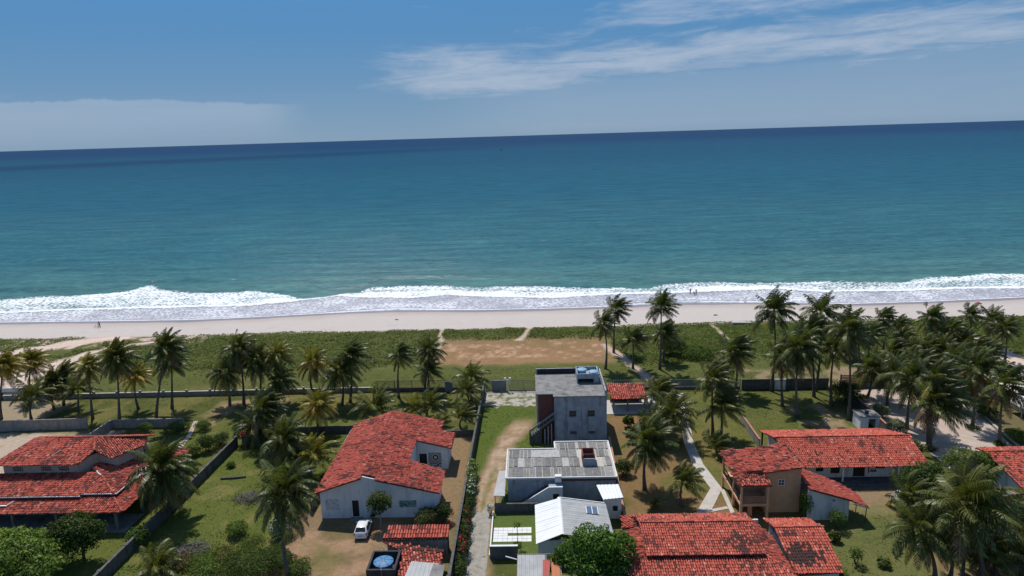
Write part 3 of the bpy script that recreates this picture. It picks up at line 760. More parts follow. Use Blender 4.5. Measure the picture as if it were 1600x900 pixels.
# ================================================================== white gabled house with murals
R = thing('gabled_house', (-19, 84, 0), 'white gabled house with wide red tile roof, murals and notched courtyard', 'house')
xl, xr0, xe = -26.9, -21.0, -11.7
pL = plane_from((xl, 74, 3.60), (xl, 90, 3.60), (xr0, 74, 5.55))
pR = plane_from((xr0, 74, 5.62), (xr0, 90, 5.62), (xe, 74, 3.38))
polyL = [(xl, 74.05), (xr0-0.02, 74.05), (xr0-0.02, 94.5), (xl, 94.5)]
polyR = [(xr0, 75.0), (-19.4, 74.9), (-19.3, 74.2), (xe, 74.2), (xe, 79.9), (-16.4, 80.8), (-16.4, 86.5), (-11.5, 86.3), (-11.5, 91.3), (-13.6, 91.3), (-13.6, 94.4), (xr0, 94.4)]
tiled_roof(R, [(polyL, pL), (polyR, pR)], 101, 0.30, [], slip=0.06)
wm = MB()
fa, fb = (-26.3, 74.7), (-12.3, 74.7)
gt = lambda u: (zf(pL, -0.14)(-26.3+u, 74.7) if -26.3+u < xr0 else zf(pR, -0.14)(-26.3+u, 74.7))
HF = [(3.75, 4.75, 0.15, 2.45)]
wall_run(wm, fa, fb, -0.3, gt, 0.2, HF, [5.28, 5.32])
wall_run(wm, (-12.3, 74.9), (-12.3, 80.3), -0.3, 3.3, 0.2)
wall_run(wm, (-26.3, 94.0), (-26.3, 74.9), -0.3, 3.5, 0.2)
na, nb = (-16.6, 86.9), (-12.2, 86.9)
HN = [(0.45, 1.5, 0.1, 2.35)]
nt_ = lambda u: zf(pR, -0.14)(-16.6+u, 86.9)
wall_run(wm, na, nb, -0.3, nt_, 0.2, HN)
wall_run(wm, (-12.2, 87.1), (-12.2, 91.0), -0.3, 3.25, 0.2)
wall_run(wm, (-16.4, 80.4), (-16.4, 86.9), -0.3, 4.2, 0.2)
wall_run(wm, (-12.5, 80.1), (-16.2, 80.4), -0.3, 3.3, 0.2)
wall_run(wm, (-13.9, 94.0), (-26.1, 94.0), -0.3, 3.6, 0.2)
wall_run(wm, (-13.9, 91.2), (-13.9, 93.8), -0.3, 3.4, 0.2)
obj('wall', wm, MATS['white_wall'], R)
opening(R, fa, fb, HF[0], 'door', fw=0.09)
opening(R, na, nb, HN[0], 'door', frame=None)
# small raised gable end beside the ridge
obj('gable_panel', MB().hexa([(-20.9, 75.05, 4.7), (-19.4, 75.05, 4.7), (-19.4, 75.2, 4.7), (-20.9, 75.2, 4.7), (-20.9, 75.05, 5.45), (-19.4, 75.05, 5.12), (-19.4, 75.2, 5.12), (-20.9, 75.2, 5.45)]), MATS['grey_wall'], R)
obj('step', MB().box(-22.7, 73.9, -0.2, -21.3, 74.69, 0.13), MATS['concrete'], R)
def mural(name, x0, x1, z0, z1, y, kind):
    """flat painted panel; its pattern is print on the wall"""
    mt, N, b, o = newmat(name+'_paint')
    pos = N.new('ShaderNodeNewGeometry').outputs['Position']
    px_, py_, pz_ = N.sep(pos)
    uu = N.math('DIVIDE', N.math('SUBTRACT', px_, x0), x1-x0); vv = N.math('DIVIDE', N.math('SUBTRACT', pz_, z0), z1-z0)
    v = N.xyz(N.math('MULTIPLY', uu, (x1-x0)), N.math('MULTIPLY', vv, (z1-z0)), 0.0)
    if kind == 'rings':
        cx, cz = (x1-x0)*0.55, (z1-z0)*0.66
        dd = N.vmath('LENGTH', N.vmath('SUBTRACT', v, (cx, cz, 0)))
        nd = N.new('ShaderNodeVectorMath', operation='LENGTH'); N.put(nd.inputs[0], N.vmath('SUBTRACT', v, (cx, cz, 0)))
        wv_ = N.noise(v, 2.2, 2, 0.5)
        rg = N.math('SINE', N.math('MULTIPLY', N.math('ADD', nd.outputs['Value'], N.math('MULTIPLY', wv_, N.step(nd.outputs['Value'], 0.45, 1.1, 0.0, 1.6))), 15.0))
        c = N.mix(N.step(rg, -0.15, 0.2), (0.10, 0.02, 0.02), (0.55, 0.53, 0.50))
    elif kind == 'sketch':
        wv_ = N.noise(v, 1.6, 4, 0.6, 1.0)
        ln = N.step(N.math('ABSOLUTE', N.math('SUBTRACT', wv_, 0.5)), 0.0, 0.03, 1.0, 0.0)
        c = N.mix(N.math('MULTIPLY', ln, 0.75), (0.56, 0.56, 0.57), (0.10, 0.10, 0.11))
    else:
        wv_ = N.noise(v, 2.6, 4, 0.6, 1.2)
        c = N.mix(N.step(wv_, 0.42, 0.5), (0.06, 0.09, 0.10), (0.17, 0.32, 0.31))
        c = N.mix(N.step(wv_, 0.58, 0.62), c, (0.50, 0.52, 0.52))
    N.l.new(c, b.inputs['Base Color']); b.inputs['Roughness'].default_value = 0.9
    return obj('mural', MB().box(x0, y-0.006, z0, x1, y+0.02, z1), mt, R)
tag(mural('sketch_mural', -25.7, -24.0, 1.1, 2.6, 74.7, 'sketch'), 'pale mural of thin dark curved lines')
tag(mural('teal_mural', -16.7, -14.6, 1.35, 2.25, 74.7, 'teal'), 'small teal and white painted panel')
tag(mural('ring_mural', -14.9, -13.1, 0.35, 2.5, 86.9, 'rings'), 'dark red and white mural of rings and waves')

# ================================================================== concrete two-storey block
R = thing('concrete_house', (5.5, 99, 0), 'unfinished grey two-storey concrete house with flat roof and outside stair', 'house')
wm = MB()
ca, cb = (2.9, 94.3), (10.6, 94.3)
HC = [(2.15, 3.25, 4.25, 5.2), (4.85, 5.95, 4.25, 5.2), (2.2, 3.35, 0.6, 2.0), (4.9, 6.05, 0.6, 2.0)]
wall_run(wm, ca, cb, -0.3, 7.35, 0.22, HC)
wall_run(wm, (10.6, 94.52), (10.6, 104.2), -0.3, 8.15, 0.22)
wall_run(wm, (10.38, 104.2), (0.3, 104.2), -0.3, 8.35, 0.22)
wall_run(wm, (0.3, 103.98), (0.3, 95.4), -0.3, 7.35, 0.22)
wall_run(wm, (2.9, 95.39), (2.9, 94.52), -0.3, 7.35, 0.22)
obj('wall', wm, MATS['grey_wall'], R)
obj('parapet_shade', MB().box(0.54, 103.94, 7.503, 10.37, 103.975, 8.3), MATS['door_dark'], R)  # near-black sheet, puts the shade of the parapet's inner side into its colour
bw_ = MB(); wall_run(bw_, (0.53, 95.4), (2.89, 95.4), -0.3, 7.33, 0.2)
obj('brick_wall', bw_, MATS['brick_red'], R)
obj('roof_slab', MB().prism([(0.2, 95.2), (2.75, 95.2), (2.75, 94.15), (10.7, 94.15), (10.7, 94.5), (10.37, 94.53), (10.37, 103.97), (0.54, 103.97), (0.2, 103.97)], 7.38, 7.5), MATS['concrete'], R)
for h_ in HC[:2]: opening(R, ca, cb, h_, 'window', frame='metal_grey', panel='glass_dark', fw=0.05, depth=0.14)
for h_ in HC[2:]:
    w_ = opening(R, ca, cb, h_, 'window', frame='grey_sheet', panel='grey_wall', fw=0.06, depth=0.10)
    lv = MB()
    for k in range(3): lv.box(ca[0]+h_[0]+0.08, 94.30, h_[3]-0.15-0.17*k, ca[0]+h_[1]-0.08, 94.38, h_[3]-0.08-0.17*k)
    obj('louvre', lv, MATS['metal_dark'], w_)
# roof tank housing with two blue tanks
tb = MB(); wall_run(tb, (6.6, 99.4), (10.0, 99.4), 7.5, 9.0, 0.15, [(0.15, 2.55, 7.5, 8.2)])
wall_run(tb, (10.0, 99.55), (10.0, 102.8), 7.5, 9.0, 0.15); wall_run(tb, (6.6, 102.8), (6.6, 99.55), 7.5, 9.0, 0.15); wall_run(tb, (10.0, 102.95), (6.6, 102.95), 7.5, 9.0, 0.15)
tb.box(6.75, 99.6, 8.3, 9.85, 102.7, 8.45)
obj('tank_housing', tb, MATS['grey_wall'], R)
# outside stair: solid flights with sloping parapet
st = MB()
for k in range(11):
    x = -0.7+k*0.33
    st.box(x, 94.35, 1.0+k*0.27 if k > 4 else -0.2, x+0.326, 95.3, 1.3+k*0.27)
st.box(-0.9, 94.3, -0.2, -0.704, 95.32, 2.0)
obj('stair', st, MATS['dark_wall'], R)
ra = MB().hexa([(-0.9, 94.15, 1.9), (2.85, 94.15, 4.75), (2.85, 94.28, 4.75), (-0.9, 94.28, 1.9), (-0.9, 94.15, 2.2), (2.85, 94.15, 5.05), (2.85, 94.28, 5.05), (-0.9, 94.28, 2.2)])
for k in range(8):
    t = k/7; ra.box(-0.88+3.6*t, 94.17, 1.3+2.74*t, -0.82+3.6*t, 94.26, 1.9+2.74*t)
ra.hexa([(-0.9, 94.15, 1.2), (2.85, 94.15, 4.05), (2.85, 94.28, 4.05), (-0.9, 94.28, 1.2), (-0.9, 94.15, 1.32), (2.85, 94.15, 4.17), (2.85, 94.28, 4.17), (-0.9, 94.28, 1.32)])
obj('railing', ra, MATS['metal_grey'], R)
for k in range(3):
    obj('post', MB().box(1.35+0.5*k, 94.32, -0.2, 1.5+0.5*k, 94.34+0.12, 2.3+0.4*k), MATS['grey_wall'], R)
def tank(name, x, y, z, r, h, mat, label, lidmat=None, group=None):
    t = thing(name, (x, y, z), label, 'water tank', group)
    obj('tank_body', MB().lathe((x, y, z), [(r*0.86, 0), (r*0.9, h*0.3), (r, h*0.9), (r*1.03, h*0.92), (r*1.03, h)], 20), MATS[mat], t, smooth=False)
    lid = MB().lathe((x, y, z), [(r*1.06, h+0.002), (r*1.06, h+0.06), (r*0.8, h+0.16), (r*0.3, h+0.24), (r*0.12, h+0.25)], 20)
    ld = obj('lid', lid, MATS[lidmat or mat], t)
    rb = MB()
    for k in range(6):
        a_ = k*math.pi/3+0.2
        c_, s_ = math.cos(a_), math.sin(a_)
        rb.bar((x+c_*r*0.12, y+s_*r*0.12, z+h+0.232), (x+c_*r*1.0, y+s_*r*1.0, z+h+0.10), 0.07, 0.035)
    obj('rib', rb, MATS['metal_dark'] if mat == 'tank_blue' else MATS[mat], ld)
    return t
tank('water_tank', 7.45, 100.6, 8.45, 0.72, 0.85, 'tank_pale', 'blue water tank in the rear corner of the concrete house roof box', group=None)
tank('water_tank', 9.2, 100.2, 8.45, 0.72, 0.60, 'tank_pale', 'blue water tank at the front corner of the concrete house roof box')

# ================================================================== low flat-roofed house with sheet roof
R = thing('flat_roof_house', (3.2, 82, 0), 'low blue-grey house with flat roof of weathered grey sheets', 'house')
wm = MB()
fa, fb = (-3.6, 78.0), (9.9, 78.0)
HJ = [(9.1, 10.0, 0.9, 1.8)]
wall_run(wm, fa, fb, -0.3, 2.72, 0.2)
wall_run(wm, (9.9, 78.2), (9.9, 87.6), -0.3, 3.1, 0.2); wall_run(wm, (9.7, 87.6), (2.8, 87.6), -0.3, 3.1, 0.2)
wall_run(wm, (2.8, 87.4), (2.8, 85.5), -0.3, 3.1, 0.2); wall_run(wm, (2.6, 85.5), (-3.6, 85.5), -0.3, 3.1, 0.2); wall_run(wm, (-3.6, 85.3), (-3.6, 78.2), -0.3, 3.1, 0.2)
obj('wall', wm, MATS['grey_wall'], R)
obj('brick_band', MB().box(2.7, 77.93, 2.724, 10.0, 78.2, 3.12), MATS['brick_red'], R)
obj('concrete_band', MB().box(-3.68, 77.93, 2.724, 2.69, 78.2, 3.12), MATS['grey_wall'], R)
JP = [(-3.8, 77.7), (10.0, 77.7), (10.0, 87.8), (2.6, 87.8), (2.6, 85.7), (-3.8, 85.7)]
obj('roof_slab', MB().prism(JP, 3.13, 3.28), MATS['pale_concrete'], R)
pe = MB()
for p, q in zip(JP, JP[1:]+JP[:1]): pe.bar((p[0], p[1], 3.284), (q[0], q[1], 3.284), 0.16, 0.14 if p[0] != q[0] else 0.144)
obj('roof_edge', pe, MATS['white_paint'], R)
shade = [plain('sheet_%d' % i, tuple(v*k for v in (0.30, 0.295, 0.285)), tuple(v*k*0.72 for v in (0.30, 0.295, 0.285)), 2.2, 0.9, (0.48, 0.47, 0.44), 2.6, 0.60, 0.78) for i, k in enumerate((0.62, 0.8, 1.0, 1.45))]
sh_rng = random.Random(4)
def sheet(x0, x1, y0, y1):
    z = 3.30+sh_rng.uniform(0, 0.05); t0, t1 = sh_rng.uniform(0, 0.03), sh_rng.uniform(0, 0.03)
    g = sh_rng.uniform(0.012, 0.05); y0 += sh_rng.uniform(-0.04, 0.10)*(y0 > 78.5); y1 -= sh_rng.uniform(0, 0.08)
    mb = MB(); n = 6
    for i in range(n):                       # shallow corrugation
        a_, b2 = x0+g+(x1-x0-2*g)*i/n, x0+g+(x1-x0-2*g)*(i+1)/n
        k = 0.02 if i % 2 else 0.0
        mb.hexa([(a_, y0+g, z-0.02), (b2, y0+g, z-0.02), (b2, y1-g, z-0.02), (a_, y1-g, z-0.02), (a_, y0+g, z+0.012+t0+k), (b2, y0+g, z+0.012+t0+k), (b2, y1-g, z+0.012+t1+k), (a_, y1-g, z+0.012+t1+k)])
    obj('roof_sheet', mb, sh_rng.choice(shade[:3]+shade[:2]*2+[shade[3]]), R)
for row, (y0, y1) in enumerate(((77.95, 80.5), (80.55, 83.1), (83.15, 85.45), (85.5, 87.6))):
    x = -3.55 if row < 3 else 2.85
    while x < 9.6:
        w_ = min(sh_rng.choice((0.35, 0.5, 0.6, 0.8, 0.85, 1.05)), 9.78-x)
        if not (row in (1, 2) and x+w_ > 5.9 and x < 7.7): sheet(x, x+w_, y0, y1)
        x += w_+0.01
ch = MB(); wall_run(ch, (6.0, 80.6), (7.6, 80.6), 3.28, 4.35, 0.12)
obj('chimney_front', ch, MATS['grey_wall'], R)
ch = MB(); wall_run(ch, (7.6, 80.72), (7.6, 83.0), 3.28, 4.72, 0.12); wall_run(ch, (7.48, 83.0), (6.0, 83.0), 3.28, 4.72, 0.12); wall_run(ch, (6.0, 82.88), (6.0, 80.72), 3.28, 4.72, 0.12)
ch.box(6.125, 81.6, 3.29, 7.475, 81.7, 4.5); ch.box(6.125, 80.73, 3.9, 7.475, 81.59, 4.0)
obj('chimney', ch, MATS['brick_red'], R)
obj('vent_block', MB().box(2.3, 77.3, 2.9, 3.1, 77.92, 3.7).box(2.38, 77.285, 3.25, 2.6, 77.3, 3.45).box(2.75, 77.285, 3.25, 2.97, 77.3, 3.45), MATS['white_paint'], R)
st = MB()
for k in range(8): st.box(-1.9+k*0.40, 76.6, -0.2, -1.5+k*0.40-0.003, 77.9, 0.25+0.27*k)
obj('stair', st, MATS['dark_wall'], R)
sw = MB().hexa([(-2.0, 76.4, -0.2), (1.5, 76.4, -0.2), (1.5, 76.58, -0.2), (-2.0, 76.58, -0.2), (-2.0, 76.4, 0.5), (1.5, 76.4, 2.75), (1.5, 76.58, 2.75), (-2.0, 76.58, 0.5)])
wall_run(sw, (1.503, 76.4), (3.2, 76.4), -0.2, 2.75, 0.2, [(0.5, 1.25, 1.1, 1.85)])
obj('stair_wall', sw, MATS['white_wall'], R)
opening(R, (1.503, 76.4), (3.2, 76.4), (0.5, 1.25, 1.1, 1.85), 'window', frame=None, panel='door_dark')
obj('landing', MB().box(1.503, 76.61, 2.5, 3.2, 77.9, 2.7), MATS['grey_wall'], R)
obj('side_canopy', MB().hexa([(-5.3, 75.7, 2.05), (-3.9, 75.7, 2.0), (-3.9, 81.2, 2.5), (-4.8, 81.2, 2.5), (-5.3, 75.7, 2.13), (-3.9, 75.7, 2.08), (-3.9, 81.2, 2.58), (-4.8, 81.2, 2.58)]), MATS['grey_sheet'], R)
for (x, y, h_) in ((-5.1, 75.9, 2.06), (-4.1, 75.9, 2.02), (-4.7, 81.0, 2.49), (-4.1, 81.0, 2.49)): obj('canopy_post', MB().box(x-0.05, y-0.05, -0.2, x+0.05, y+0.05, h_), MATS['metal_grey'], R)

# metal-roofed annex before it
R = thing('metal_roof_annex', (4, 69, 0), 'annex under bright white ribbed metal roof with one skylight', 'outbuilding')
q0 = [(-0.2, 65.0, 2.45), (-0.25, 72.9, 2.45), (2.55, 72.6, 3.45), (2.55, 65.2, 3.45)]
q1 = [(8.0, 72.4, 2.75), (8.2, 65.2, 2.75), (2.65, 65.2, 3.45), (2.65, 72.6, 3.45)]
def ribs(q, n, name, mat):
    """separate ribbed sheets from eave to ridge"""
    a, b2, c_, d_ = [Vector(p) for p in q]
    for i in range(n):
        t0, t1 = i/n+0.0015, (i+1)/n-0.0015
        lift = Vector((0, 0, 0.006*(i % 2)))
        obj(name, corrugated([b2.lerp(a, 1-t0)+lift if False else a.lerp(b2, t0)+lift, a.lerp(b2, t1)+lift, d_.lerp(c_, t1)+lift, d_.lerp(c_, t0)+lift], 0.42, 0.045), MATS[mat], R)
ribs([q0[1], q0[0], q0[3], q0[2]], 8, 'roof_sheet', 'white_sheet')
ribs([q1[1], q1[0], q1[3], q1[2]], 8, 'roof_sheet', 'grey_sheet')
obj('ridge_cap', MB().hexa([(2.4, 65.1, 3.49), (2.8, 65.1, 3.49), (2.8, 72.7, 3.49), (2.4, 72.7, 3.49), (2.55, 65.1, 3.56), (2.65, 65.1, 3.56), (2.65, 72.7, 3.56), (2.55, 72.7, 3.56)]), MATS['white_sheet'], R)
sl = Vector((6.0, 70.6, 3.12))
sk = obj('skylight', MB().hexa([(5.6, 69.7, 3.13), (6.9, 69.7, 2.98), (6.9, 71.2, 2.98), (5.6, 71.2, 3.13), (5.6, 69.7, 3.2), (6.9, 69.7, 3.05), (6.9, 71.2, 3.05), (5.6, 71.2, 3.2)]), MATS['skylight'], R)
fr = MB()
for x in (5.6, 6.25, 6.9):
    z = 3.21-(x-5.6)*0.115; fr.box(x-0.04, 69.65, z-0.03, x+0.04, 71.25, z+0.03)
obj('frame', fr, MATS['white_paint'], sk)
wm = MB(); wall_run(wm, (8.0, 65.5), (8.0, 72.2), -0.2, 2.68, 0.18); wall_run(wm, (0.2, 65.5), (7.98, 65.5), -0.2, 2.5, 0.18); wall_run(wm, (0.0, 72.2), (0.0, 65.5), -0.2, 2.4, 0.18)
obj('wall', wm, MATS['white_wall'], R)
gt = MB(); gt.bar((2.7, 72.75, 3.40), (7.9, 72.55, 2.72), 0.12, 0.10)
obj('gutter', gt, MATS['white_paint'], R)

R = thing('white_awning_room', (8.8, 74.7, 0), 'small whitewashed room under a flat white metal awning roof', 'outbuilding')
obj('roof_sheet', corrugated([(7.8, 73.0, 2.95), (10.2, 73.3, 3.0), (10.0, 76.2, 3.12), (7.3, 76.2, 3.08)], 0.4, 0.04), MATS['white_sheet'], R)
wm = MB(); wall_run(wm, (8.1, 73.7), (10.0, 73.7), -0.2, 2.92, 0.18, [(0.9, 1.5, 1.0, 1.7)]); wall_run(wm, (10.0, 73.88), (10.0, 76.0), -0.2, 2.92, 0.18); wall_run(wm, (8.1, 76.0), (8.1, 73.88), -0.2, 2.92, 0.18)
obj('wall', wm, MATS['white_wall'], R)
opening(R, (8.1, 73.7), (10.0, 73.7), (0.9, 1.5, 1.0, 1.7), 'window', frame=None, panel='door_dark')

# ================================================================== left house: three tiers of red roofs
R = thing('tiered_roof_house', (-63, 81, 0), 'sprawling cream house with three tiers of red tile roofs and white gutters', 'house')
# lower veranda skirt
sF = plane_from((-80, 72.4, 2.62), (-50, 72.4, 2.62), (-80, 75.4, 3.30)); sR = plane_from((-49.4, 70, 2.62), (-49.4, 90, 2.62), (-52.4, 70, 3.30))
polyF = [(-82, 72.4), (-49.4, 72.4), (-52.4, 75.4), (-82, 75.4)]; polyR = [(-49.4, 72.4), (-49.4, 89.0), (-52.4, 89.0), (-52.4, 75.4)]
tiled_roof(R, [(polyF, sF), (polyR, sR)], 111, 0.42, [((-49.5, 72.5, 2.65), (-52.4, 75.4, 3.33))])
# middle roof, stepped eave
mF = plane_from((-80, 74.6, 3.58), (-50, 74.6, 3.58), (-80, 79.3, 4.22)); mR = plane_from((-51.6, 70, 3.58), (-51.6, 90, 3.58), (-56.3, 70, 4.22))
polyF = [(-82, 74.6), (-55.9, 74.6), (-55.9, 75.0), (-52.0, 75.0), (-56.3, 79.3), (-58.9, 79.4), (-82, 79.4)]
polyR = [(-51.6, 75.0), (-51.6, 84.5), (-58.0, 84.5), (-58.0, 80.2), (-56.3, 79.3), (-52.0, 75.0)]
tiled_roof(R, [(polyF, mF), (polyR, mR)], 112, 0.40, [((-51.8, 74.9, 3.64), (-56.2, 79.3, 4.25))])
gt = MB(); gt.bar((-82, 74.55, 3.48), (-55.8, 74.55, 3.48), 0.12, 0.11); gt.bar((-55.9, 74.95, 3.54), (-51.5, 74.95, 3.54), 0.12, 0.11); gt.bar((-51.55, 75.02, 3.48), (-51.55, 84.5, 3.48), 0.12, 0.11)
gt.tube([(-51.6, 84.4, 3.6), (-54.5, 84.6, 4.1), (-57.2, 84.6, 4.5)], 0.06, 6)
obj('gutter', gt, MATS['white_paint'], R)
obj('drain_pipe', MB().tube([(-56.6, 79.4, 4.45), (-56.2, 79.0, 4.35), (-55.5, 78.5, 4.25)], 0.08, 6), MATS['white_paint'], R)
# upper storey
wm = MB()
ua, ub = (-68.8, 79.4), (-59.0, 79.4)
HU = [(1.15, 2.6, 4.55, 5.2), (4.9, 6.35, 4.55, 5.2), (7.2, 8.65, 4.55, 5.2)]
wall_run(wm, ua, ub, 0.0, 5.78, 0.2, HU)
wall_run(wm, (-59.0, 79.6), (-57.6, 81.8), 0.0, 5.8, 0.2); wall_run(wm, (-57.6, 81.8), (-55.0, 81.3), 0.0, 5.75, 0.2); wall_run(wm, (-55.0, 81.5), (-53.6, 85.0), 0.0, 5.75, 0.2)
wall_run(wm, (-68.8, 86.4), (-68.8, 79.6), 0.0, 5.8, 0.2); wall_run(wm, (-53.6, 86.4), (-68.6, 86.4), 0.0, 5.8, 0.2)
obj('wall', wm, MATS['cream_wall'], R)
for h_ in HU: opening(R, ua, ub, h_, 'window', frame='cream_wall', panel='door_dark', grille=6, depth=0.1)
uF = plane_from((-70, 78.7, 5.74), (-60, 78.7, 5.74), (-65, 84.3, 6.80)); uL = plane_from((-69.8, 80, 5.74), (-69.8, 90, 5.74), (-64.6, 84.3, 6.80))
uR = plane_from((-52.8, 83.8, 5.74), (-55.2, 80.4, 5.64), (-59.5, 84.4, 6.82))
polyF = [(-69.8, 78.7), (-58.4, 78.7), (-57.8, 81.4), (-59.5, 84.3), (-64.6, 84.3)]; polyL = [(-69.8, 78.7), (-64.6, 84.3), (-69.8, 87.0)]
polyR = [(-57.7, 81.4), (-55.2, 80.4), (-52.8, 83.8), (-52.9, 85.2), (-59.5, 84.4)]
uB = plane_from((-66, 87.0, 5.8), (-54, 87.0, 5.8), (-60, 84.5, 6.78)); polyB = [(-64.6, 84.35), (-59.5, 84.45), (-52.9, 85.3), (-52.9, 87.0), (-69.6, 87.0)]
rf = roof_slab(R, [(polyF, uF), (polyL, uL), (polyR, uR), (polyB, uB)])
T = Tiles(113, 0.38); T.field(polyF, uF, 0.27, 0.45, 0.05); T.field(polyL, uL); T.field(polyR, uR); T.field(polyB, uB)
T.ridge((-64.6, 84.3, 6.83), (-59.5, 84.35, 6.83)); T.ridge((-69.7, 78.8, 5.77), (-64.6, 84.3, 6.83)); T.ridge((-57.9, 81.4, 6.3), (-59.5, 84.3, 6.85))
T.build(rf)
obj('antenna_pole', MB().tube([(-64.3, 78.55, 5.3), (-62.2, 81.2, 6.55)], 0.04, 6), MATS['white_paint'], R)
obj('antenna_pole', MB().tube([(-60.7, 78.55, 5.5), (-59.8, 80.2, 6.3)], 0.035, 6), MATS['white_paint'], R)
wm = MB(); wall_run(wm, (-82, 76.4), (-52.6, 76.4), -0.2, 3.3, 0.2, [(4, 5.0, 0.1, 2.2), (12, 13.4, 1, 2.1), (20, 21, 0.1, 2.2)]); wall_run(wm, (-52.6, 76.6), (-52.6, 86), -0.2, 3.3, 0.2)
obj('veranda_wall', wm, MATS['cream_wall'], R)
for h_ in ((4, 5.0, 0.1, 2.2), (20, 21, 0.1, 2.2)): opening(R, (-82, 76.4), (-52.6, 76.4), h_, 'door', panel='dark_wood', frame=None)
opening(R, (-82, 76.4), (-52.6, 76.4), (12, 13.4, 1, 2.1), 'window', panel='glass_dark')
for x in (-79, -73.5, -68.5, -63.3, -57.9, -55.2, -50.6): obj('post', MB().box(x-0.14, 72.75, -0.2, x+0.14, 73.03, 2.60), MATS['concrete'], R)
for y in (77.0, 81.5): obj('post', MB().box(-50.0, y-0.14, -0.2, -49.72, y+0.14, 2.60), MATS['concrete'], R)
obj('beam', MB().box(-82, 72.8, 2.30, -50.5, 72.98, 2.5), MATS['coping'], R)
obj('terrace', MB().box(-82, 72.2, -0.25, -49.3, 76.38, 0.08), MATS['concrete'], R)
mb = MB(); mb.box(-66.8, 73.3, 3.0, -64.2, 73.5, 3.12); mb.bar((-64.25, 73.3, 3.0), (-63.9, 74.2, 3.15), 0.1, 0.1)
obj('roof_pipe', mb, MATS['white_paint'], R)

# ================================================================== long veranda house
R = thing('long_house', (41, 86, 0), 'long low white house with red gable roof and shaded veranda', 'house')
hF = plane_from((33, 80.7, 2.62), (49, 80.7, 2.62), (40, 85.9, 4.25)); hB = plane_from((33, 91.0, 2.95), (49, 91.0, 2.95), (40, 85.9, 4.25))
tiled_roof(R, [([(32.6, 80.7), (49.8, 80.7), (50.1, 85.9), (32.2, 85.9)], hF), ([(32.2, 85.9), (50.1, 85.9), (48.9, 91.0), (31.8, 91.0)], hB)], 121, 0.13,
           [((32.2, 85.9, 4.28), (50.1, 85.9, 4.28))], slip=0.02)
wm = MB(); wa, wb = (33.0, 82.2), (46.2, 82.2)
HH = [(3.3, 4.3, 1.2, 2.0), (5.2, 6.4, 0.9, 2.3), (8.1, 9.6, 0.4, 2.45), (10.9, 12.2, 1.5, 2.2)]
wall_run(wm, wa, wb, -0.2, 2.95, 0.2, HH)
wall_run(wm, (49.3, 84.0), (49.3, 90.6), -0.2, 2.9, 0.2); wall_run(wm, (46.2, 82.4), (46.2, 84.0), -0.2, 3.1, 0.2); wall_run(wm, (46.0, 84.0), (49.1, 84.0), -0.2, 3.4, 0.2)
wall_run(wm, (33.0, 90.6), (33.0, 82.4), -0.2, 2.9, 0.2); wall_run(wm, (49.1, 90.6), (33.2, 90.6), -0.2, 2.9, 0.2)
obj('wall', wm, MATS['white_wall'], R)
opening(R, wa, wb, HH[0], 'window', panel='glass_dark', frame=None); opening(R, wa, wb, HH[1], 'window', panel='dark_wood', frame=None)
opening(R, wa, wb, HH[2], 'door', panel='dark_wood', frame='brick_red'); opening(R, wa, wb, HH[3], 'window', panel='glass_dark', frame=None)
obj('terrace', MB().box(33, 80.0, -0.2, 49.6, 82.19, 0.35), MATS['dark_wall'], R)
obj('step', MB().box(36, 79.5, -0.2, 48.8, 79.99, 0.17), MATS['dark_wall'], R)
for x in (39.3, 46.3, 49.3): obj('post', MB().box(x-0.09, 81.0, 0.35, x+0.09, 81.18, 2.68), MATS['white_paint'], R)
obj('wall_ornament', MB().box(43.0, 82.16, 0.9, 43.15, 82.2, 1.9).box(43.25, 82.16, 1.05, 44.1, 82.2, 1.25).box(43.4, 82.16, 1.25, 43.55, 82.2, 1.5).box(43.8, 82.16, 1.25, 43.95, 82.2, 1.45), MATS['brick_red'], R)
for y in (90.7,): obj('post', MB().box(32.1, y-0.1, -0.2, 32.3, y+0.1, 2.95), MATS['dark_wood'], R)

# ================================================================== tan two-storey house with balcony
R = thing('balcony_house', (27, 77.5, 0), 'tan two-storey house with wraparound balcony and sagging red tile roof', 'house')
wm = MB(); ta, tb_ = (27.2, 74.6), (31.3, 74.6)
HT = [(1.45, 2.2, 3.55, 4.3)]
zr_ = plane_from((31.4, 74, 6.0), (31.4, 81, 5.85), (25.0, 74, 5.12))
wall_run(wm, ta, tb_, -0.2, lambda u: zf(zr_, -0.14)(27.2+u, 74.6), 0.2, HT)
wall_run(wm, (31.3, 74.8), (31.3, 80.6), -0.2, 5.6, 0.2); wall_run(wm, (31.1, 80.6), (25.3, 80.6), -0.2, 4.95, 0.2); wall_run(wm, (25.3, 80.4), (25.3, 76.2), -0.2, 4.95, 0.2); wall_run(wm, (25.5, 76.2), (27.2, 76.2), -0.2, 5.1, 0.2); wall_run(wm, (27.2, 76.2), (27.2, 74.8), -0.2, 5.2, 0.2)
obj('wall', wm, MATS['tan_wall'], R)
w_ = opening(R, ta, tb_, HT[0], 'window', frame='white_paint', panel='glass_dark', grille=2, fw=0.07)
polyM = [(25.1, 75.0), (27.0, 75.0), (27.1, 74.2), (31.5, 74.2), (31.4, 80.9), (25.1, 80.9)]
kL = plane_from((23.6, 73, 4.42), (23.6, 80, 4.72), (25.3, 73, 4.82)); kF = plane_from((24, 72.9, 4.42), (27, 72.9, 4.42), (25, 75.0, 4.86))
tiled_roof(R, [(polyM, zr_)], 131, 0.22, slip=0.10, cw=0.28, rl=0.45)
tiled_roof(R, [([(23.6, 72.9), (25.2, 75.0), (25.2, 81.2), (23.5, 81.2)], kL), ([(23.6, 72.9), (27.3, 72.9), (27.2, 75.0), (25.2, 75.0)], kF)], 132, 0.45, slip=0.07)
zc = zf(zr_)
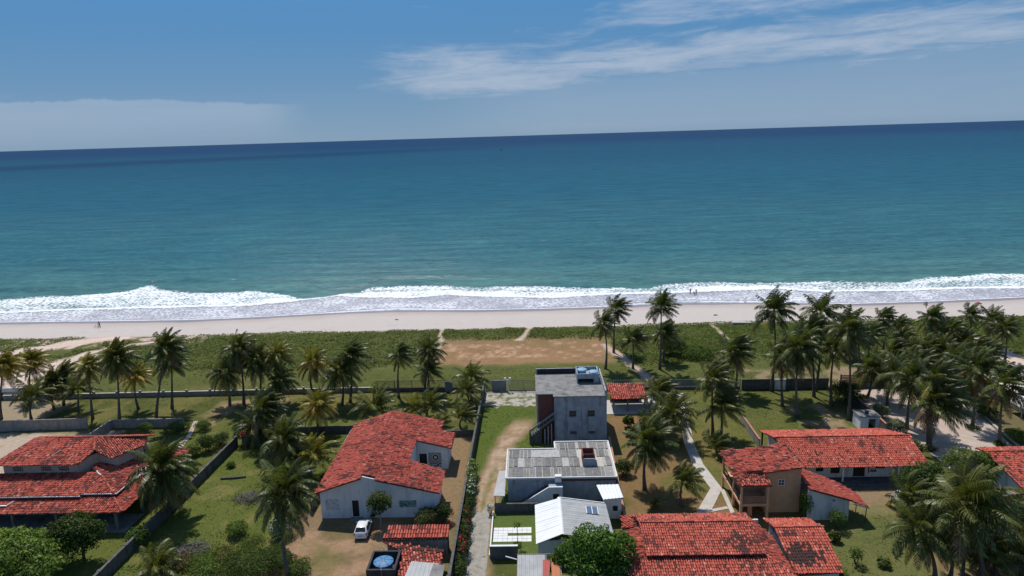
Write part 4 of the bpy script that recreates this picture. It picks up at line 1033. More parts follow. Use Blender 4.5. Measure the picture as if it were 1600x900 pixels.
obj('edge_shadow_strip', MB().hexa([(31.52, 74.15, zc(31.5, 74.15)-0.2), (31.6, 74.15, zc(31.5, 74.15)-0.2), (31.52, 80.95, zc(31.4, 80.95)-0.2), (31.44, 80.95, zc(31.4, 80.95)-0.2), (31.52, 74.15, zc(31.5, 74.15)+0.14), (31.6, 74.15, zc(31.5, 74.15)+0.14), (31.52, 80.95, zc(31.4, 80.95)+0.14), (31.44, 80.95, zc(31.4, 80.95)+0.14)]), MATS['dark_wood'], R)  # dark strip added as a shadow line between this roof and the next
obj('roof_fascia', MB().box(23.7, 72.93, 4.28, 27.3, 72.99, 4.38), MATS['tan_wall'], R)
obj('balcony_floor', MB().prism([(23.8, 73.1), (27.18, 73.1), (27.18, 76.19), (25.29, 76.19), (25.29, 81.0), (23.8, 81.0)], 1.72, 2.0), MATS['tan_wall'], R)
for x, y in ((23.95, 73.25), (27.0, 73.25), (23.95, 76.2), (23.95, 80.7)):
    obj('column', MB().box(x-0.14, y-0.14, -0.2, x+0.14, y+0.14, 1.719).box(x-0.12, y-0.12, 2.001, x+0.12, y+0.12, 4.37), MATS['tan_wall'], R)
obj('column', MB().box(25.1, 73.9, -0.2, 25.5, 74.3, 1.719), MATS['tan_wall'], R)
def lattice(a, b, z0, z1, n, rows, parent):
    """balustrade of pierced blocks"""
    mb = MB(); a, b = Vector(a), Vector(b)
    for i in range(n+1):
        p = a.lerp(b, i/n); mb.box(p.x-0.035, p.y-0.06, z0, p.x+0.035, p.y+0.06, z1)
    for k in range(rows+1):
        z = z0+(z1-z0)*k/rows; mb.bar((a.x, a.y, z-0.03), (b.x, b.y, z-0.03), 0.10, 0.06)
    return obj('balustrade', mb, MATS['lattice'], parent)
lattice((24.1, 73.25, 0), (26.86, 73.25, 0), 2.04, 2.92, 15, 4, R)
mb = MB(); mb.bar((23.95, 73.4, 2.84), (23.95, 80.5, 2.84), 0.12, 0.10); mb.bar((23.95, 73.4, 2.04), (23.95, 80.5, 2.04), 0.08, 0.5)
obj('balustrade', mb, MATS['dark_wood'], R)
obj('ground_wall', MB().box(24.4, 76.4, -0.2, 25.29, 76.55, 1.71), MATS['dark_wall'], R)

# white annex with lean-to roof
R = thing('lean_to_annex', (34, 75, 0), 'white annex with steep red lean-to roof and propped end', 'outbuilding')
gP = plane_from((31.5, 72.3, 4.15), (31.5, 78, 4.15), (38.0, 72.3, 2.15))
polyG = [(31.45, 72.4), (36.4, 72.4), (36.7, 71.9), (38.1, 71.9), (38.1, 74.6), (36.4, 76.8), (31.45, 78.6)]
tiled_roof(R, [(polyG, gP)], 141, 0.10, slip=0.05)
wm = MB(); wall_run(wm, (31.5, 72.8), (36.3, 72.8), -0.2, lambda u: zf(gP, -0.13)(31.5+u, 72.8), 0.2, [(2.85, 3.15, 2.35, 2.62)])
wall_run(wm, (36.3, 73.0), (36.3, 76.4), -0.2, 2.5, 0.2); wall_run(wm, (36.1, 76.4), (31.5, 77.4), -0.2, 2.5, 0.2)
obj('wall', wm, MATS['white_wall'], R)
obj('prop', MB().tube([(37.9, 72.1, -0.2), (37.95, 72.1, 2.12)], 0.05, 6), MATS['dark_wood'], R)
obj('prop', MB().tube([(37.9, 74.4, -0.2), (37.95, 74.4, 2.12)], 0.05, 6), MATS['dark_wood'], R)
obj('fascia', MB().hexa([(36.3, 71.84, 2.5), (38.15, 71.84, 1.93), (38.15, 71.9, 1.93), (36.3, 71.9, 2.5), (36.3, 71.84, 2.66), (38.15, 71.84, 2.1), (38.15, 71.9, 2.1), (36.3, 71.9, 2.66)]), MATS['grey_sheet'], R)

# ================================================================== big red roof at the front with raised middle
R = thing('raised_roof_house', (17, 63, 0), 'broad house with faded red roof whose middle section is raised', 'house')
lF = plane_from((10, 56.5, 1.9), (20, 56.5, 1.9), (10, 62.2, 3.05)); lR = plane_from((25.0, 60, 2.25), (25.0, 65, 2.25), (22.4, 60, 3.15)); lL = plane_from((8.9, 60, 2.45), (8.9, 65, 2.45), (11.3, 60, 3.1))
polyF = [(9.0, 56.5), (26.5, 56.5), (24.2, 60.2), (22.4, 62.2), (11.3, 62.2), (8.95, 60.2)]
polyR = [(24.25, 60.2), (25.2, 58.6), (25.0, 66.0), (23.6, 69.2), (22.4, 69.2), (22.4, 62.2)]
polyL = [(8.95, 60.2), (11.3, 62.2), (11.3, 67.0), (9.0, 67.0)]
blD = lambda x, y, r: ((np.abs(x-20.9)+np.abs(y-63.2)*0.8) < 1.2+r*0.6)*(r > 0.25)*0.9
tiled_roof(R, [(polyF, lF), (polyR, lR), (polyL, lL)], 151, 0.30, [((22.45, 62.2, 3.13), (24.9, 59.6, 2.35))], cw=0.24, slip=0.03)
uF = plane_from((11, 61.5, 3.28), (22, 61.5, 3.28), (15, 66.2, 4.0)); uB = plane_from((11, 69.5, 2.95), (22, 69.5, 2.95), (15, 66.2, 4.0))
tiled_roof(R, [([(10.9, 61.4), (22.8, 61.4), (22.9, 66.2), (11.0, 66.2)], uF), ([(11.0, 66.2), (22.9, 66.2), (23.4, 69.5), (10.7, 69.5)], uB)], 152, 0.24,
           [((11.0, 66.2, 4.03), (22.9, 66.2, 4.03))], blotch=blD, cw=0.24, slip=0.025)
obj('side_roof_panel', MB().hexa([(9.3, 67.1, 2.72), (10.9, 67.1, 2.8), (10.9, 69.4, 2.85), (9.3, 69.4, 2.78), (9.3, 67.1, 2.84), (10.9, 67.1, 2.92), (10.9, 69.4, 2.97), (9.3, 69.4, 2.90)]), MATS['tile_bed'], R)
sideT = Tiles(153, 0.1); sideT.field([(9.3, 67.1), (10.6, 67.1), (10.6, 69.4), (9.3, 69.4)], plane_from((9.3, 67.1, 2.86), (10.9, 67.1, 2.94), (9.3, 69.4, 2.93))); sideT.build(R)
wm = MB(); wall_run(wm, (9.4, 57.2), (9.4, 66.5), -0.2, 2.35, 0.2) if False else wall_run(wm, (9.4, 66.5), (9.4, 57.2), -0.2, 2.2, 0.2)
wall_run(wm, (9.6, 57.2), (24.6, 57.2), -0.2, 1.85, 0.2); wall_run(wm, (24.6, 57.4), (24.6, 68.6), -0.2, 2.1, 0.2); wall_run(wm, (24.4, 68.8), (9.4, 68.8), -0.2, 2.75, 0.2)
obj('wall', wm, MATS['white_wall'], R)

R = thing('gable_shed_house', (28, 64.8, 0), 'narrow red gable-roofed house with a large dark mossy patch', 'house')
eF = plane_from((25, 60.3, 1.95), (30, 60.3, 1.95), (27, 66.4, 3.1)); eB = plane_from((25, 69.2, 2.4), (30, 69.2, 2.4), (27, 66.4, 3.1))
blE = lambda x, y, r: np.maximum(((np.hypot((x-26.9)/1.9, (y-62.6)/1.5) < 0.75+0.5*r))*(r > 0.18)*1.0, (np.hypot((x-26.7)/0.9, (y-65.6)/0.5) < 0.6+0.5*r)*(r > 0.3)*0.9)
tiled_roof(R, [([(25.35, 60.0), (30.1, 60.3), (30.6, 66.4), (25.35, 66.4)], eF), ([(25.35, 66.4), (30.6, 66.4), (30.2, 69.2), (25.2, 69.2)], eB)], 161, 0.08, [((25.4, 66.4, 3.13), (30.6, 66.4, 3.13))], blotch=blE, cw=0.26, rl=0.42, slip=0.02)
wm = MB(); wall_run(wm, (25.7, 60.8), (29.9, 60.8), -0.2, 1.9, 0.2); wall_run(wm, (29.9, 61.0), (29.9, 68.8), -0.2, 1.95, 0.2); wall_run(wm, (29.7, 68.8), (25.7, 68.8), -0.2, 2.35, 0.2); wall_run(wm, (25.7, 68.6), (25.7, 61.0), -0.2, 1.95, 0.2)
obj('wall', wm, MATS['white_wall'], R)

# ================================================================== open pavilion by the fence
R = thing('pavilion', (15.5, 108, 0), 'open pavilion with red barrel tile roof on a pale slab', 'pavilion')
vF = plane_from((12, 105.3, 2.35), (18, 105.3, 2.35), (12, 110.3, 3.2))
tiled_roof(R, [([(12.5, 105.3), (18.5, 105.3), (18.6, 110.3), (12.3, 110.3)], vF)], 171, 0.35, cw=0.34, rl=0.5, slip=0.05)
for x, y in ((13.0, 105.7), (15.3, 105.7), (18.1, 105.7), (13.0, 109.8), (18.1, 109.8)): obj('post', MB().box(x-0.12, y-0.12, 0.1, x+0.12, y+0.12, zf(vF, -0.105)(x, y-0.12)), MATS['concrete'], R)
obj('floor_slab', MB().box(11.6, 104.6, -0.2, 20.2, 110.6, 0.1), MATS['pale_concrete'], R)
obj('back_wall', MB().box(13.15, 109.9, 0.101, 17.95, 110.1, 1.9), MATS['dark_wall'], R)  # dark colour stands in for the shade inside the pavilion
R = thing('white_tank_stand', (19.3, 108, 0), 'small white masonry counter beside the open pavilion', 'counter')
obj('counter_base', MB().box(18.8, 106.6, 0.1, 19.9, 109.4, 1.1), MATS['white_wall'], R)
obj('counter_top', MB().box(18.7, 106.5, 1.1, 20.0, 109.5, 1.2), MATS['white_paint'], R)

# ================================================================== sheds and tank by the lane wall
R = thing('lane_shed', (-13.3, 67.5, 0), 'low lean-to shed with striped red tile roof against the lane wall', 'shed')
s1 = plane_from((-16, 66.5, 2.2), (-11, 66.5, 2.2), (-13, 68.4, 2.68))
tiled_roof(R, [([(-17.0, 66.5), (-9.9, 66.6), (-9.8, 68.3), (-16.5, 68.5)], s1)], 181, 0.22, cw=0.30, rl=0.6, slip=0.02)
wm = MB(); wall_run(wm, (-16.6, 66.85), (-9.95, 66.85), -0.2, 2.16, 0.15); wall_run(wm, (-16.6, 68.2), (-16.6, 67.0), -0.2, 2.2, 0.15); wall_run(wm, (-9.95, 68.3), (-16.5, 68.3), -0.2, 2.45, 0.15)
obj('wall', wm, MATS['block_wall'], R)
R = thing('broken_roof_shed', (-13, 63, 0), 'ramshackle shed with broken red tiles and loose grey sheet', 'shed')
s2 = plane_from((-16, 59, 1.55), (-11, 59, 1.45), (-13, 66.2, 2.05))
blS = lambda x, y, r: (np.abs(y-65.0-(x+13)*-0.1) < 0.35)*(x > -15.4)*(r > 0.25)*0.95
tiled_roof(R, [([(-16.9, 66.3), (-14.4, 64.5), (-14.2, 58.5), (-9.95, 58.5), (-10.15, 65.0)], s2)], 182, 0.42, cw=0.30, rl=0.42, slip=0.10, blotch=blS)
obj('loose_sheet', corrugated([(-13.7, 59.0, 1.86), (-10.0, 58.8, 1.8), (-10.3, 62.4, 2.04), (-13.2, 62.8, 2.1)], 0.5, 0.03), MATS['grey_sheet'], R)
obj('loose_sheet', MB().hexa([(-11.2, 58.8, 1.94), (-9.7, 58.8, 1.9), (-9.6, 62.0, 2.1), (-10.8, 62.2, 2.14), (-11.2, 58.8, 1.97), (-9.7, 58.8, 1.93), (-9.6, 62.0, 2.13), (-10.8, 62.2, 2.17)]), MATS['concrete'], R)
wm = MB(); wall_run(wm, (-14.2, 63.8), (-14.2, 58.6), -0.2, 1.35, 0.15); wall_run(wm, (-14.05, 58.6), (-10.1, 58.6), -0.2, 1.3, 0.15); wall_run(wm, (-10.3, 64.8), (-14.2, 64.2), -0.2, 1.75, 0.15)
obj('wall', wm, MATS['block_wall'], R)
R = thing('tank_box', (-16.1, 62.6, 0), 'black-walled masonry box holding a round tank', 'tank box')
wm = MB(); wall_run(wm, (-17.6, 61.2), (-14.6, 61.2), -0.2, 2.2, 0.22); wall_run(wm, (-14.6, 61.42), (-14.6, 64.6), -0.2, 2.2, 0.22); wall_run(wm, (-14.82, 64.6), (-17.6, 64.6), -0.2, 2.2, 0.22); wall_run(wm, (-17.6, 64.38), (-17.6, 61.42), -0.2, 2.2, 0.22)
obj('wall', wm, MATS['tank_dark'], R)
obj('floor', MB().box(-17.37, 61.43, 0.9, -14.83, 64.37, 1.05), MATS['tank_dark'], R)
obj('pipe', MB().tube([(-16.4, 64.45, 2.0), (-16.4, 64.45, 2.75)], 0.05, 6), MATS['white_paint'], R)
obj('hose', MB().tube([(-16.2, 61.8, 2.3), (-16.0, 61.15, 2.22), (-15.95, 61.1, 1.0), (-15.9, 61.05, 0.0)], 0.03, 5), MATS['metal_grey'], R)
tank('water_tank', -16.15, 62.9, 1.05, 0.98, 0.95, 'tank_blue', 'bright blue round water tank with ribbed lid in the black box', 'tank_blue')

R = thing('patched_shed', (0.7, 61.5, 0), 'shed roofed with striped grey sheets and pink and orange patches', 'shed')
for i in range(7):
    x0 = -2.1+i*0.40
    obj('roof_sheet', corrugated([(x0, 58.5, 2.35), (x0+0.39, 58.5, 2.35), (x0+0.39, 62.95, 2.55), (x0, 62.95, 2.55)], 0.2, 0.03), MATS['grey_sheet'], R)
obj('pink_patch', corrugated([(0.35, 58.5, 2.40), (0.95, 58.5, 2.40), (1.25, 62.0, 2.56), (0.45, 62.1, 2.56)], 0.3, 0.02), MATS['pink_sheet'], R)
obj('orange_patch', corrugated([(1.3, 58.5, 2.37), (2.15, 58.5, 2.37), (2.15, 62.9, 2.57), (1.3, 62.9, 2.57)], 0.3, 0.02), MATS['orange_sheet'], R)
fr = MB()
for x in (-2.15, 0.75, 2.2, 3.35): fr.hexa([(x, 58.5, 2.24), (x+0.08, 58.5, 2.24), (x+0.08, 63.0, 2.44), (x, 63.0, 2.44), (x, 58.5, 2.34), (x+0.08, 58.5, 2.34), (x+0.08, 63.0, 2.54), (x, 63.0, 2.54)])
for y, z in ((62.9, 2.44), (61.3, 2.37), (59.8, 2.30)): fr.box(-2.15, y, z-0.10, 3.43, y+0.07, z-0.002)
fr.box(-2.2, 63.01, 2.47, 3.45, 63.07, 2.60)
obj('roof_frame', fr, MATS['pale_bark'], R)
for x, y in ((-2.1, 62.9), (3.38, 62.9), (-2.1, 58.6), (3.38, 58.6)): obj('post', MB().box(x-0.05, y-0.05, -0.2, x+0.05, y+0.05, 2.33), MATS['dark_wood'], R)
R = thing('timber_prop', (-3.1, 63.2, 0), 'pale timber pole leaning on the grey-sheet side of the patched shed', 'pole')
obj('pole', MB().tube([(-3.4, 63.4, 2.1), (-2.2, 62.4, 2.4)], 0.06, 6), MATS['white_paint'], R)
R = thing('timber_prop', (3.6, 62.6, 0), 'pale timber pole leaning on the open-frame side of the patched shed', 'pole')
obj('pole', MB().tube([(3.5, 62.7, 2.3), (4.6, 61.4, 1.6)], 0.06, 6), MATS['white_paint'], R)

# ================================================================== right side: small concrete shed, tented building, dark red roof
R = thing('concrete_shed', (50.5, 98, 0), 'tiny white concrete shed with flat roof and dark opening', 'shed')
wm = MB(); wall_run(wm, (49.0, 97.0), (51.8, 97.0), -0.2, 2.1, 0.18, [(1.2, 2.3, 0.0, 1.8)]); wall_run(wm, (51.8, 97.18), (51.8, 99.5), -0.2, 2.1, 0.18); wall_run(wm, (51.62, 99.5), (49.0, 99.5), -0.2, 2.1, 0.18); wall_run(wm, (49.0, 99.32), (49.0, 97.18), -0.2, 2.1, 0.18)
obj('wall', wm, MATS['white_wall'], R)
obj('roof_slab', MB().box(48.85, 96.85, 2.104, 51.95, 99.65, 2.24), MATS['concrete'], R)
obj('barrel', MB().lathe((50.4, 98.2, 2.24), [(0.25, 0), (0.28, 0.2), (0.25, 0.45)], 10), MATS['metal_dark'], R)
R = thing('canopied_building', (82, 108, 0), 'white building with cream canvas canopy beyond the kerb', 'building')
wm = MB(); wall_run(wm, (76.5, 101.5), (95, 101.5), -0.2, 2.6, 0.2); wall_run(wm, (76.5, 113.0), (76.5, 101.7), -0.2, 2.6, 0.2, [(1.5, 3.0, 0.8, 2.0), (5.5, 7.0, 0.8, 2.0)]); wall_run(wm, (95, 113), (76.7, 113), -0.2, 2.6, 0.2)
obj('wall', wm, MATS['white_paint'], R)
for h_ in ((1.5, 3.0, 0.8, 2.0), (5.5, 7.0, 0.8, 2.0)): opening(R, (76.5, 113.0), (76.5, 101.7), h_, 'window', panel='glass_dark')
cv = plain('canvas', (0.62, 0.56, 0.47), (0.56, 0.50, 0.42), 0.7, 0.9)
obj('canopy', MB().add([(75.6, 113.6, 2.75), (75.8, 104.0, 2.75), (96, 104.0, 2.9), (96, 114.5, 2.9), (86, 109.0, 5.0), (75.6, 113.6, 2.65), (75.8, 104.0, 2.65), (96, 104.0, 2.8), (96, 114.5, 2.8), (86, 109.0, 4.9)],
    [(0, 1, 4), (1, 2, 4), (2, 3, 4), (3, 0, 4), (6, 5, 9), (7, 6, 9), (8, 7, 9), (5, 8, 9), (1, 0, 5, 6), (2, 1, 6, 7), (3, 2, 7, 8), (0, 3, 8, 5)]), cv, R)
obj('lower_roof', corrugated([(74.6, 96.0, 1.9), (74.6, 103.6, 1.9), (79.5, 103.6, 2.6), (79.5, 96.0, 2.6)][::-1], 0.5, 0.04), MATS['white_sheet'], R)
obj('roof_edge', MB().box(73.6, 104.4, 2.0, 75.6, 104.6, 2.2), MATS['white_paint'], R)
for y in (96.2, 99.8, 103.4): obj('post', MB().box(74.7, y-0.06, -0.2, 74.82, y+0.06, 1.9), MATS['metal_grey'], R)
obj('post', MB().box(73.7, 104.42, -0.2, 73.82, 104.55, 2.0), MATS['metal_grey'], R)
R = thing('crimson_roof_house', (62, 79, 0), 'house with dark crimson tile roof behind flowering tree', 'house')
xF = plane_from((58, 74.5, 2.6), (70, 74.5, 2.6), (60, 81.5, 3.9)); xB = plane_from((58, 86.5, 2.9), (70, 86.5, 2.9), (60, 81.5, 3.9))
tiled_roof(R, [([(57.2, 74.5), (75, 74.5), (75, 81.5), (57.2, 81.5)], xF), ([(57.2, 81.5), (75, 81.5), (75, 83.6), (57.2, 83.6)], xB)], 191, 0.40, [((57.3, 81.5, 3.93), (75, 81.5, 3.93))])
wm = MB(); wall_run(wm, (57.8, 75.4), (74, 75.4), -0.2, 2.6, 0.2); wall_run(wm, (57.8, 83.2), (57.8, 75.6), -0.2, 2.6, 0.2); wall_run(wm, (74, 75.6), (74, 83.2), -0.2, 2.6, 0.2); wall_run(wm, (74, 83.3), (57.8, 83.3), -0.2, 3.2, 0.2)
obj('wall', wm, MATS['white_wall'], R)
# small tiled hut on the left lot and garden bench slab
R = thing('garden_hut', (-44.2, 97, 0), 'tiny tile-capped hut at the top of the dark garden wall', 'hut')
kP = plane_from((-45, 95.6, 1.45), (-43, 95.6, 1.45), (-44, 98.6, 2.1))
tiled_roof(R, [([(-45.3, 95.6), (-43.3, 95.5), (-42.5, 98.6), (-44.6, 98.7)], kP)], 192, 0.3, cw=0.3, slip=0.12)
obj('wall', MB().box(-45.0, 96.0, -0.2, -43.5, 98.2, 1.42), MATS['dark_wall'], R)
R = thing('stone_bench', (-50.2, 85.2, 0), 'weathered grey slab bench beside the dark garden wall', 'bench')
obj('seat', MB().hexa([(-51.3, 85.3, 0.62), (-49.2, 84.5, 0.55), (-48.9, 85.2, 0.55), (-50.9, 86.1, 0.62), (-51.3, 85.3, 0.72), (-49.2, 84.5, 0.65), (-48.9, 85.2, 0.65), (-50.9, 86.1, 0.72)]), MATS['concrete'], R)
obj('leg', MB().box(-50.95, 85.4, -0.1, -50.75, 85.7, 0.61), MATS['concrete'], R); obj('leg', MB().box(-49.4, 84.8, -0.1, -49.2, 85.05, 0.545), MATS['concrete'], R)

# ================================================================== boundary walls, fences and gates
boundary('lane_wall', [(-9.05, 57), (-9.1, 89), (-9.0, 116.2)], 1.75, 0.18, 'dark_wall', 'long dark rendered wall between the gabled house yard and the dirt lane', coping='dark_wall')
boundary('garden_wall', [(-46.4, 58), (-45.6, 95.4)], 1.45, 0.2, 'dark_wall', 'weathered dark wall with stub pillars dividing the green lot from the tiered house', coping='dark_wall', pillars=4.5, ph=0.05)
boundary('house_side_wall', [(-28.0, 76), (-28.2, 97)], 1.5, 0.16, 'dark_wall', 'narrow dark wall between the gabled house and the green lot', coping='block_wall')
boundary('lot_wall', [(-45.0, 99.0), (-28.5, 99.5)], 1.2, 0.18, 'dark_wall', 'dark low wall across the palm lot behind the gabled house')
boundary('lot_wall', [(-27.9, 97.6), (-9.2, 97.4)], 1.0, 0.18, 'dark_wall', 'dark low wall just behind the gabled house roof')
boundary('yard_wall', [(-110, 101.6), (-73.5, 102.9)], 1.85, 0.2, 'block_wall', 'plain grey rendered wall behind the tiered house sand yard')
boundary('yard_wall', [(-69.6, 97.6), (-69.4, 102.9), (-57.5, 102.9)], 1.5, 0.2, 'block_wall', 'grey wall turning a corner beside the round clipped bushes')
boundary('pillared_wall', [(-150, 116.6), (-98.5, 116.6), (-29.2, 117.0)], 0.85, 0.22, 'block_wall', 'long low wall with square pillars between the palms and the dunes', coping='pale_concrete', pillars=4.3, ph=0.35)
boundary('pink_wall', [(10.25, 64.5), (10.3, 73), (10.95, 94.2)], 0.95, 0.18, 'coping', 'low terracotta-coloured wall beside the flat-roofed house', coping='coping')
boundary('lot_divider', [(32.2, 91.6), (32.4, 101)], 1.35, 0.18, 'block_wall', 'grey wall with reddish top beside the back corner of the long house', coping='coping')
boundary('yard_divider', [(52.2, 92.2), (52.9, 103), (53.1, 111.5)], 1.25, 0.2, 'dark_wall', 'dark wall with reddish coping between lawn and sandy yard', coping='coping')
boundary('back_wall', [(36.6, 114.6), (51.6, 114.4)], 1.9, 0.2, 'dark_wall', 'dark wall behind the tall palms at the back of the right lawn')
boundary('lawn_front_wall', [(-5.25, 66.1), (-2.2, 66.1)], 1.55, 0.2, 'dark_wall', 'black front wall of the small lawn with slim white top', coping='white_paint')
boundary('shed_back_wall', [(3.9, 63.4), (9.2, 63.4)], 1.6, 0.2, 'dark_wall', 'dark wall under the round tree beside the red roof', coping='concrete')
boundary('court_wall', [(-5.2, 75.4), (0.1, 75.4)], 1.25, 0.25, 'dark_wall', 'black block wall in front of the stair of the flat-roofed house')
boundary('court_side_wall', [(-4.9, 81.5), (-4.9, 83.5)], 1.3, 0.2, 'dark_wall', 'short dark wall stub at the lane corner of the flat-roofed house')
boundary('lawn_edge', [(-5.3, 66.3), (-5.35, 75.2)], 0.35, 0.14, 'white_paint', 'low white kerb wall between the concrete lane and small lawn')
boundary('white_gate_wall', [(42.2, 114.25), (44.1, 114.2)], 1.95, 0.2, 'white_wall', 'short white wall panel set against the dark back wall')
R = thing('pierced_wall', (-100, 118.4, 0), 'pale pierced-block wall behind the sandy end of the pillared wall', 'wall')
obj('base_wall', MB().box(-130, 118.3, -0.2, -90, 118.5, 0.9), MATS['pale_concrete'], R)
pm = MB()
for k in range(201): pm.box(-130+k*0.2-0.04, 118.32, 0.9, -130+k*0.2+0.04, 118.48, 1.6)
for k in range(4): pm.box(-130, 118.34, 0.92+k*0.22, -90, 118.46, 0.98+k*0.22)
obj('pierced_blocks', pm, MATS['white_paint'], R, kind='stuff')
R = thing('end_post', (9.05, 63.4, 0), 'slim white post at the corner of the dark wall', 'post')
obj('post', MB().box(8.95, 63.2, -0.2, 9.15, 63.6, 1.95), MATS['white_paint'], R)
def bar_fence(name, a, b, base_h, h, step, mat, label, posts=3.0, bars=True, base_mat='dark_wall', bw=0.045):
    root = thing(name, (a[0], a[1], 0), label, 'fence')
    L = math.dist(a, b); A, B = Vector((a[0], a[1], 0)), Vector((b[0], b[1], 0))
    if base_h: obj('base_wall', MB().bar((a[0], a[1], -0.2), (b[0], b[1], -0.2), 0.18, base_h+0.2), MATS[base_mat], root)
    for z in (base_h+0.08, h-0.06): obj('rail', MB().bar((a[0], a[1], z), (b[0], b[1], z), 0.05, 0.05), MATS[mat], root)
    n = max(1, round(L/posts))
    for i in range(n+1):
        p = A.lerp(B, i/n); obj('post', MB().box(p.x-0.05, p.y-0.05, base_h, p.x+0.05, p.y+0.05, h+0.05), MATS[mat], root)
    if bars:
        mb = MB()
        for i in range(int(L/step)):
            p = A.lerp(B, (i+0.5)*step/L); mb.box(p.x-bw/2, p.y-0.012, base_h, p.x+bw/2, p.y+0.012, h)
        obj('bars', mb, MATS[mat], root, kind='stuff')
    return root
bar_fence('mesh_fence', (-28.6, 116.9), (-9.3, 116.3), 0.75, 2.15, 0.16, 'metal_dark', 'dark iron fence on a low wall behind the small palms')
R = thing('blank_gate', (-15.4, 116.4, 0), 'blank grey metal gate set in the dark iron fence', 'gate')
obj('panel', MB().box(-16.1, 116.2, 0.0, -14.7, 116.35, 2.05), MATS['metal_grey'], R)
bar_fence('green_fence', (-8.7, 116.2), (-7.6, 116.2), 0.1, 2.1, 0.15, 'metal_grey', 'short grey bar fence between lane wall and blue-grey gate', posts=1.1)
R = thing('lane_gate', (-6.3, 116.1, 0), 'blue-grey sheet metal gate closing the lane', 'gate')
obj('panel', MB().box(-7.5, 116.1, 0.05, -5.1, 116.2, 2.0), MATS['metal_grey'], R)
obj('frame', MB().box(-7.56, 116.07, 0.05, -7.5, 116.23, 2.06).box(-5.1, 116.07, 0.05, -5.04, 116.23, 2.06).box(-7.5, 116.07, 2.0, -5.1, 116.23, 2.06), MATS['metal_grey'], R)
bar_fence('grey_fence', (-4.4, 116.2), (0.6, 116.0), 0.1, 2.1, 0.15, 'metal_grey', 'grey bar fence between the lane gate and the concrete house')
bar_fence('grey_fence', (11.0, 115.6), (36.4, 114.8), 0.5, 1.9, 0.15, 'metal_grey', 'long grey bar fence behind the pavilion')
for x, lab in ((-4.85, 'slim white gatepost with white lamp beside the lane gate'),):
    R = thing('gate_lamp_post', (x, 116.0, 0), lab, 'lamp post')
    obj('post', MB().box(x-0.09, 115.85, -0.2, x+0.09, 116.03, 2.2).box(x+0.45, 115.9, 1.2, x+0.6, 116.03, 2.2), MATS['white_paint'], R)
    obj('lamp', MB().lathe((x-0.35, 115.95, 2.25), [(0.12, 0), (0.24, 0.15), (0.2, 0.32), (0.05, 0.36)], 10), MATS['white_paint'], R)
    obj('lamp', MB().lathe((x+0.55, 115.95, 2.25), [(0.12, 0), (0.24, 0.15), (0.2, 0.32), (0.05, 0.36)], 10), MATS['white_paint'], R)
    obj('arm', MB().box(x-0.4, 115.9, 2.18, x+0.6, 115.99, 2.25), MATS['white_paint'], R)

# ------------------------------------------------------------------ paved surfaces
def sheet_poly(name, pts, z, mat, th=0.05):
    return tag(obj(name, MB().prism(pts, -0.1, z), MATS[mat] if isinstance(mat, str) else mat, base=(pts[0][0], pts[0][1], 0)), kind='structure')
plain('rough_concrete', (0.34, 0.315, 0.27), (0.245, 0.225, 0.185), 1.6, 0.95, (0.10, 0.11, 0.04), 0.7, 0.60, 0.74, False, 0.5, 7, detail=8)
plain('broken_concrete', (0.44, 0.40, 0.34), (0.31, 0.285, 0.23), 2.0, 0.95, (0.12, 0.13, 0.05), 0.75, 0.46, 0.60, False, 0.5, 5, detail=8)
rag = random.Random(3)
lane = [(-8.8+rag.uniform(-0.1, 0.3), y) for y in np.arange(55, 75.5, 0.8)]+[(-7.6, 76.3), (-6.9, 75.4), (-6.4, 76.8), (-5.9, 75.9)]+[(-5.5-rag.uniform(0, 0.15), y) for y in np.arange(75, 54.9, -0.8)]
sheet_poly('lane_paving', lane, 0.03, 'rough_concrete')
pad = [(-8.8, 108.2+rag.uniform(0, 1))]+[(x, 108.6+rag.uniform(-0.8, 0.8)) for x in np.arange(-8, 0.2, 0.8)]+[(0.2, 109), (0.2, 115.8), (-8.8, 115.9)]
sheet_poly('broken_pad', pad, 0.035, 'broken_concrete')
def ribbon(name, pts, w, z, mat):
    pts = [Vector((a, b_, 0)) for a, b_ in pts]; L, Rr = [], []
    for i, p in enumerate(pts):
        d = (pts[min(i+1, len(pts)-1)]-pts[max(i-1, 0)]).normalized(); n = Vector((-d.y, d.x, 0))*(w/2)
        L.append((p.x+n.x, p.y+n.y)); Rr.append((p.x-n.x, p.y-n.y))
    return sheet_poly(name, L+Rr[::-1], z, mat)
ribbon('garden_path', [(25.4, 113.5), (24.6, 110.5), (23.9, 103), (22.6, 94), (22.3, 87), (23.05, 80.4), (21.0, 76.6), (19.3, 73.6)], 1.45, 0.045, 'pale_concrete')
ribbon('garden_path', [(20.3, 74.9), (23.2, 75.8)], 0.55, 0.052, 'pale_concrete')
plain('yard_sand', (0.47, 0.385, 0.325), (0.40, 0.32, 0.265), 0.7, 0.95, (0.25, 0.20, 0.16), 0.6, 0.6, 0.8, False, 0.35, 5, detail=8)
ribbon('earth_path', [tuple(P(306, 658)[:2]), tuple(P(296, 680)[:2]), tuple(P(276, 706)[:2])], 0.7, 0.02, 'yard_sand')
ribbon('house_path', [(23.7, 80.0), (23.4, 74.0)], 0.5, 0.10, 'pale_concrete')
sheet_poly('sandy_yard', YARD, 0.03, 'yard_sand')
kb = boundary('kerb', [(71.6, 110), (70.4, 103.5), (68.9, 95.2), (67.6, 88.2), (66.6, 82)], 0.2, 0.3, 'pale_concrete', 'low pale kerb edging the sandy yard', 'kerb')
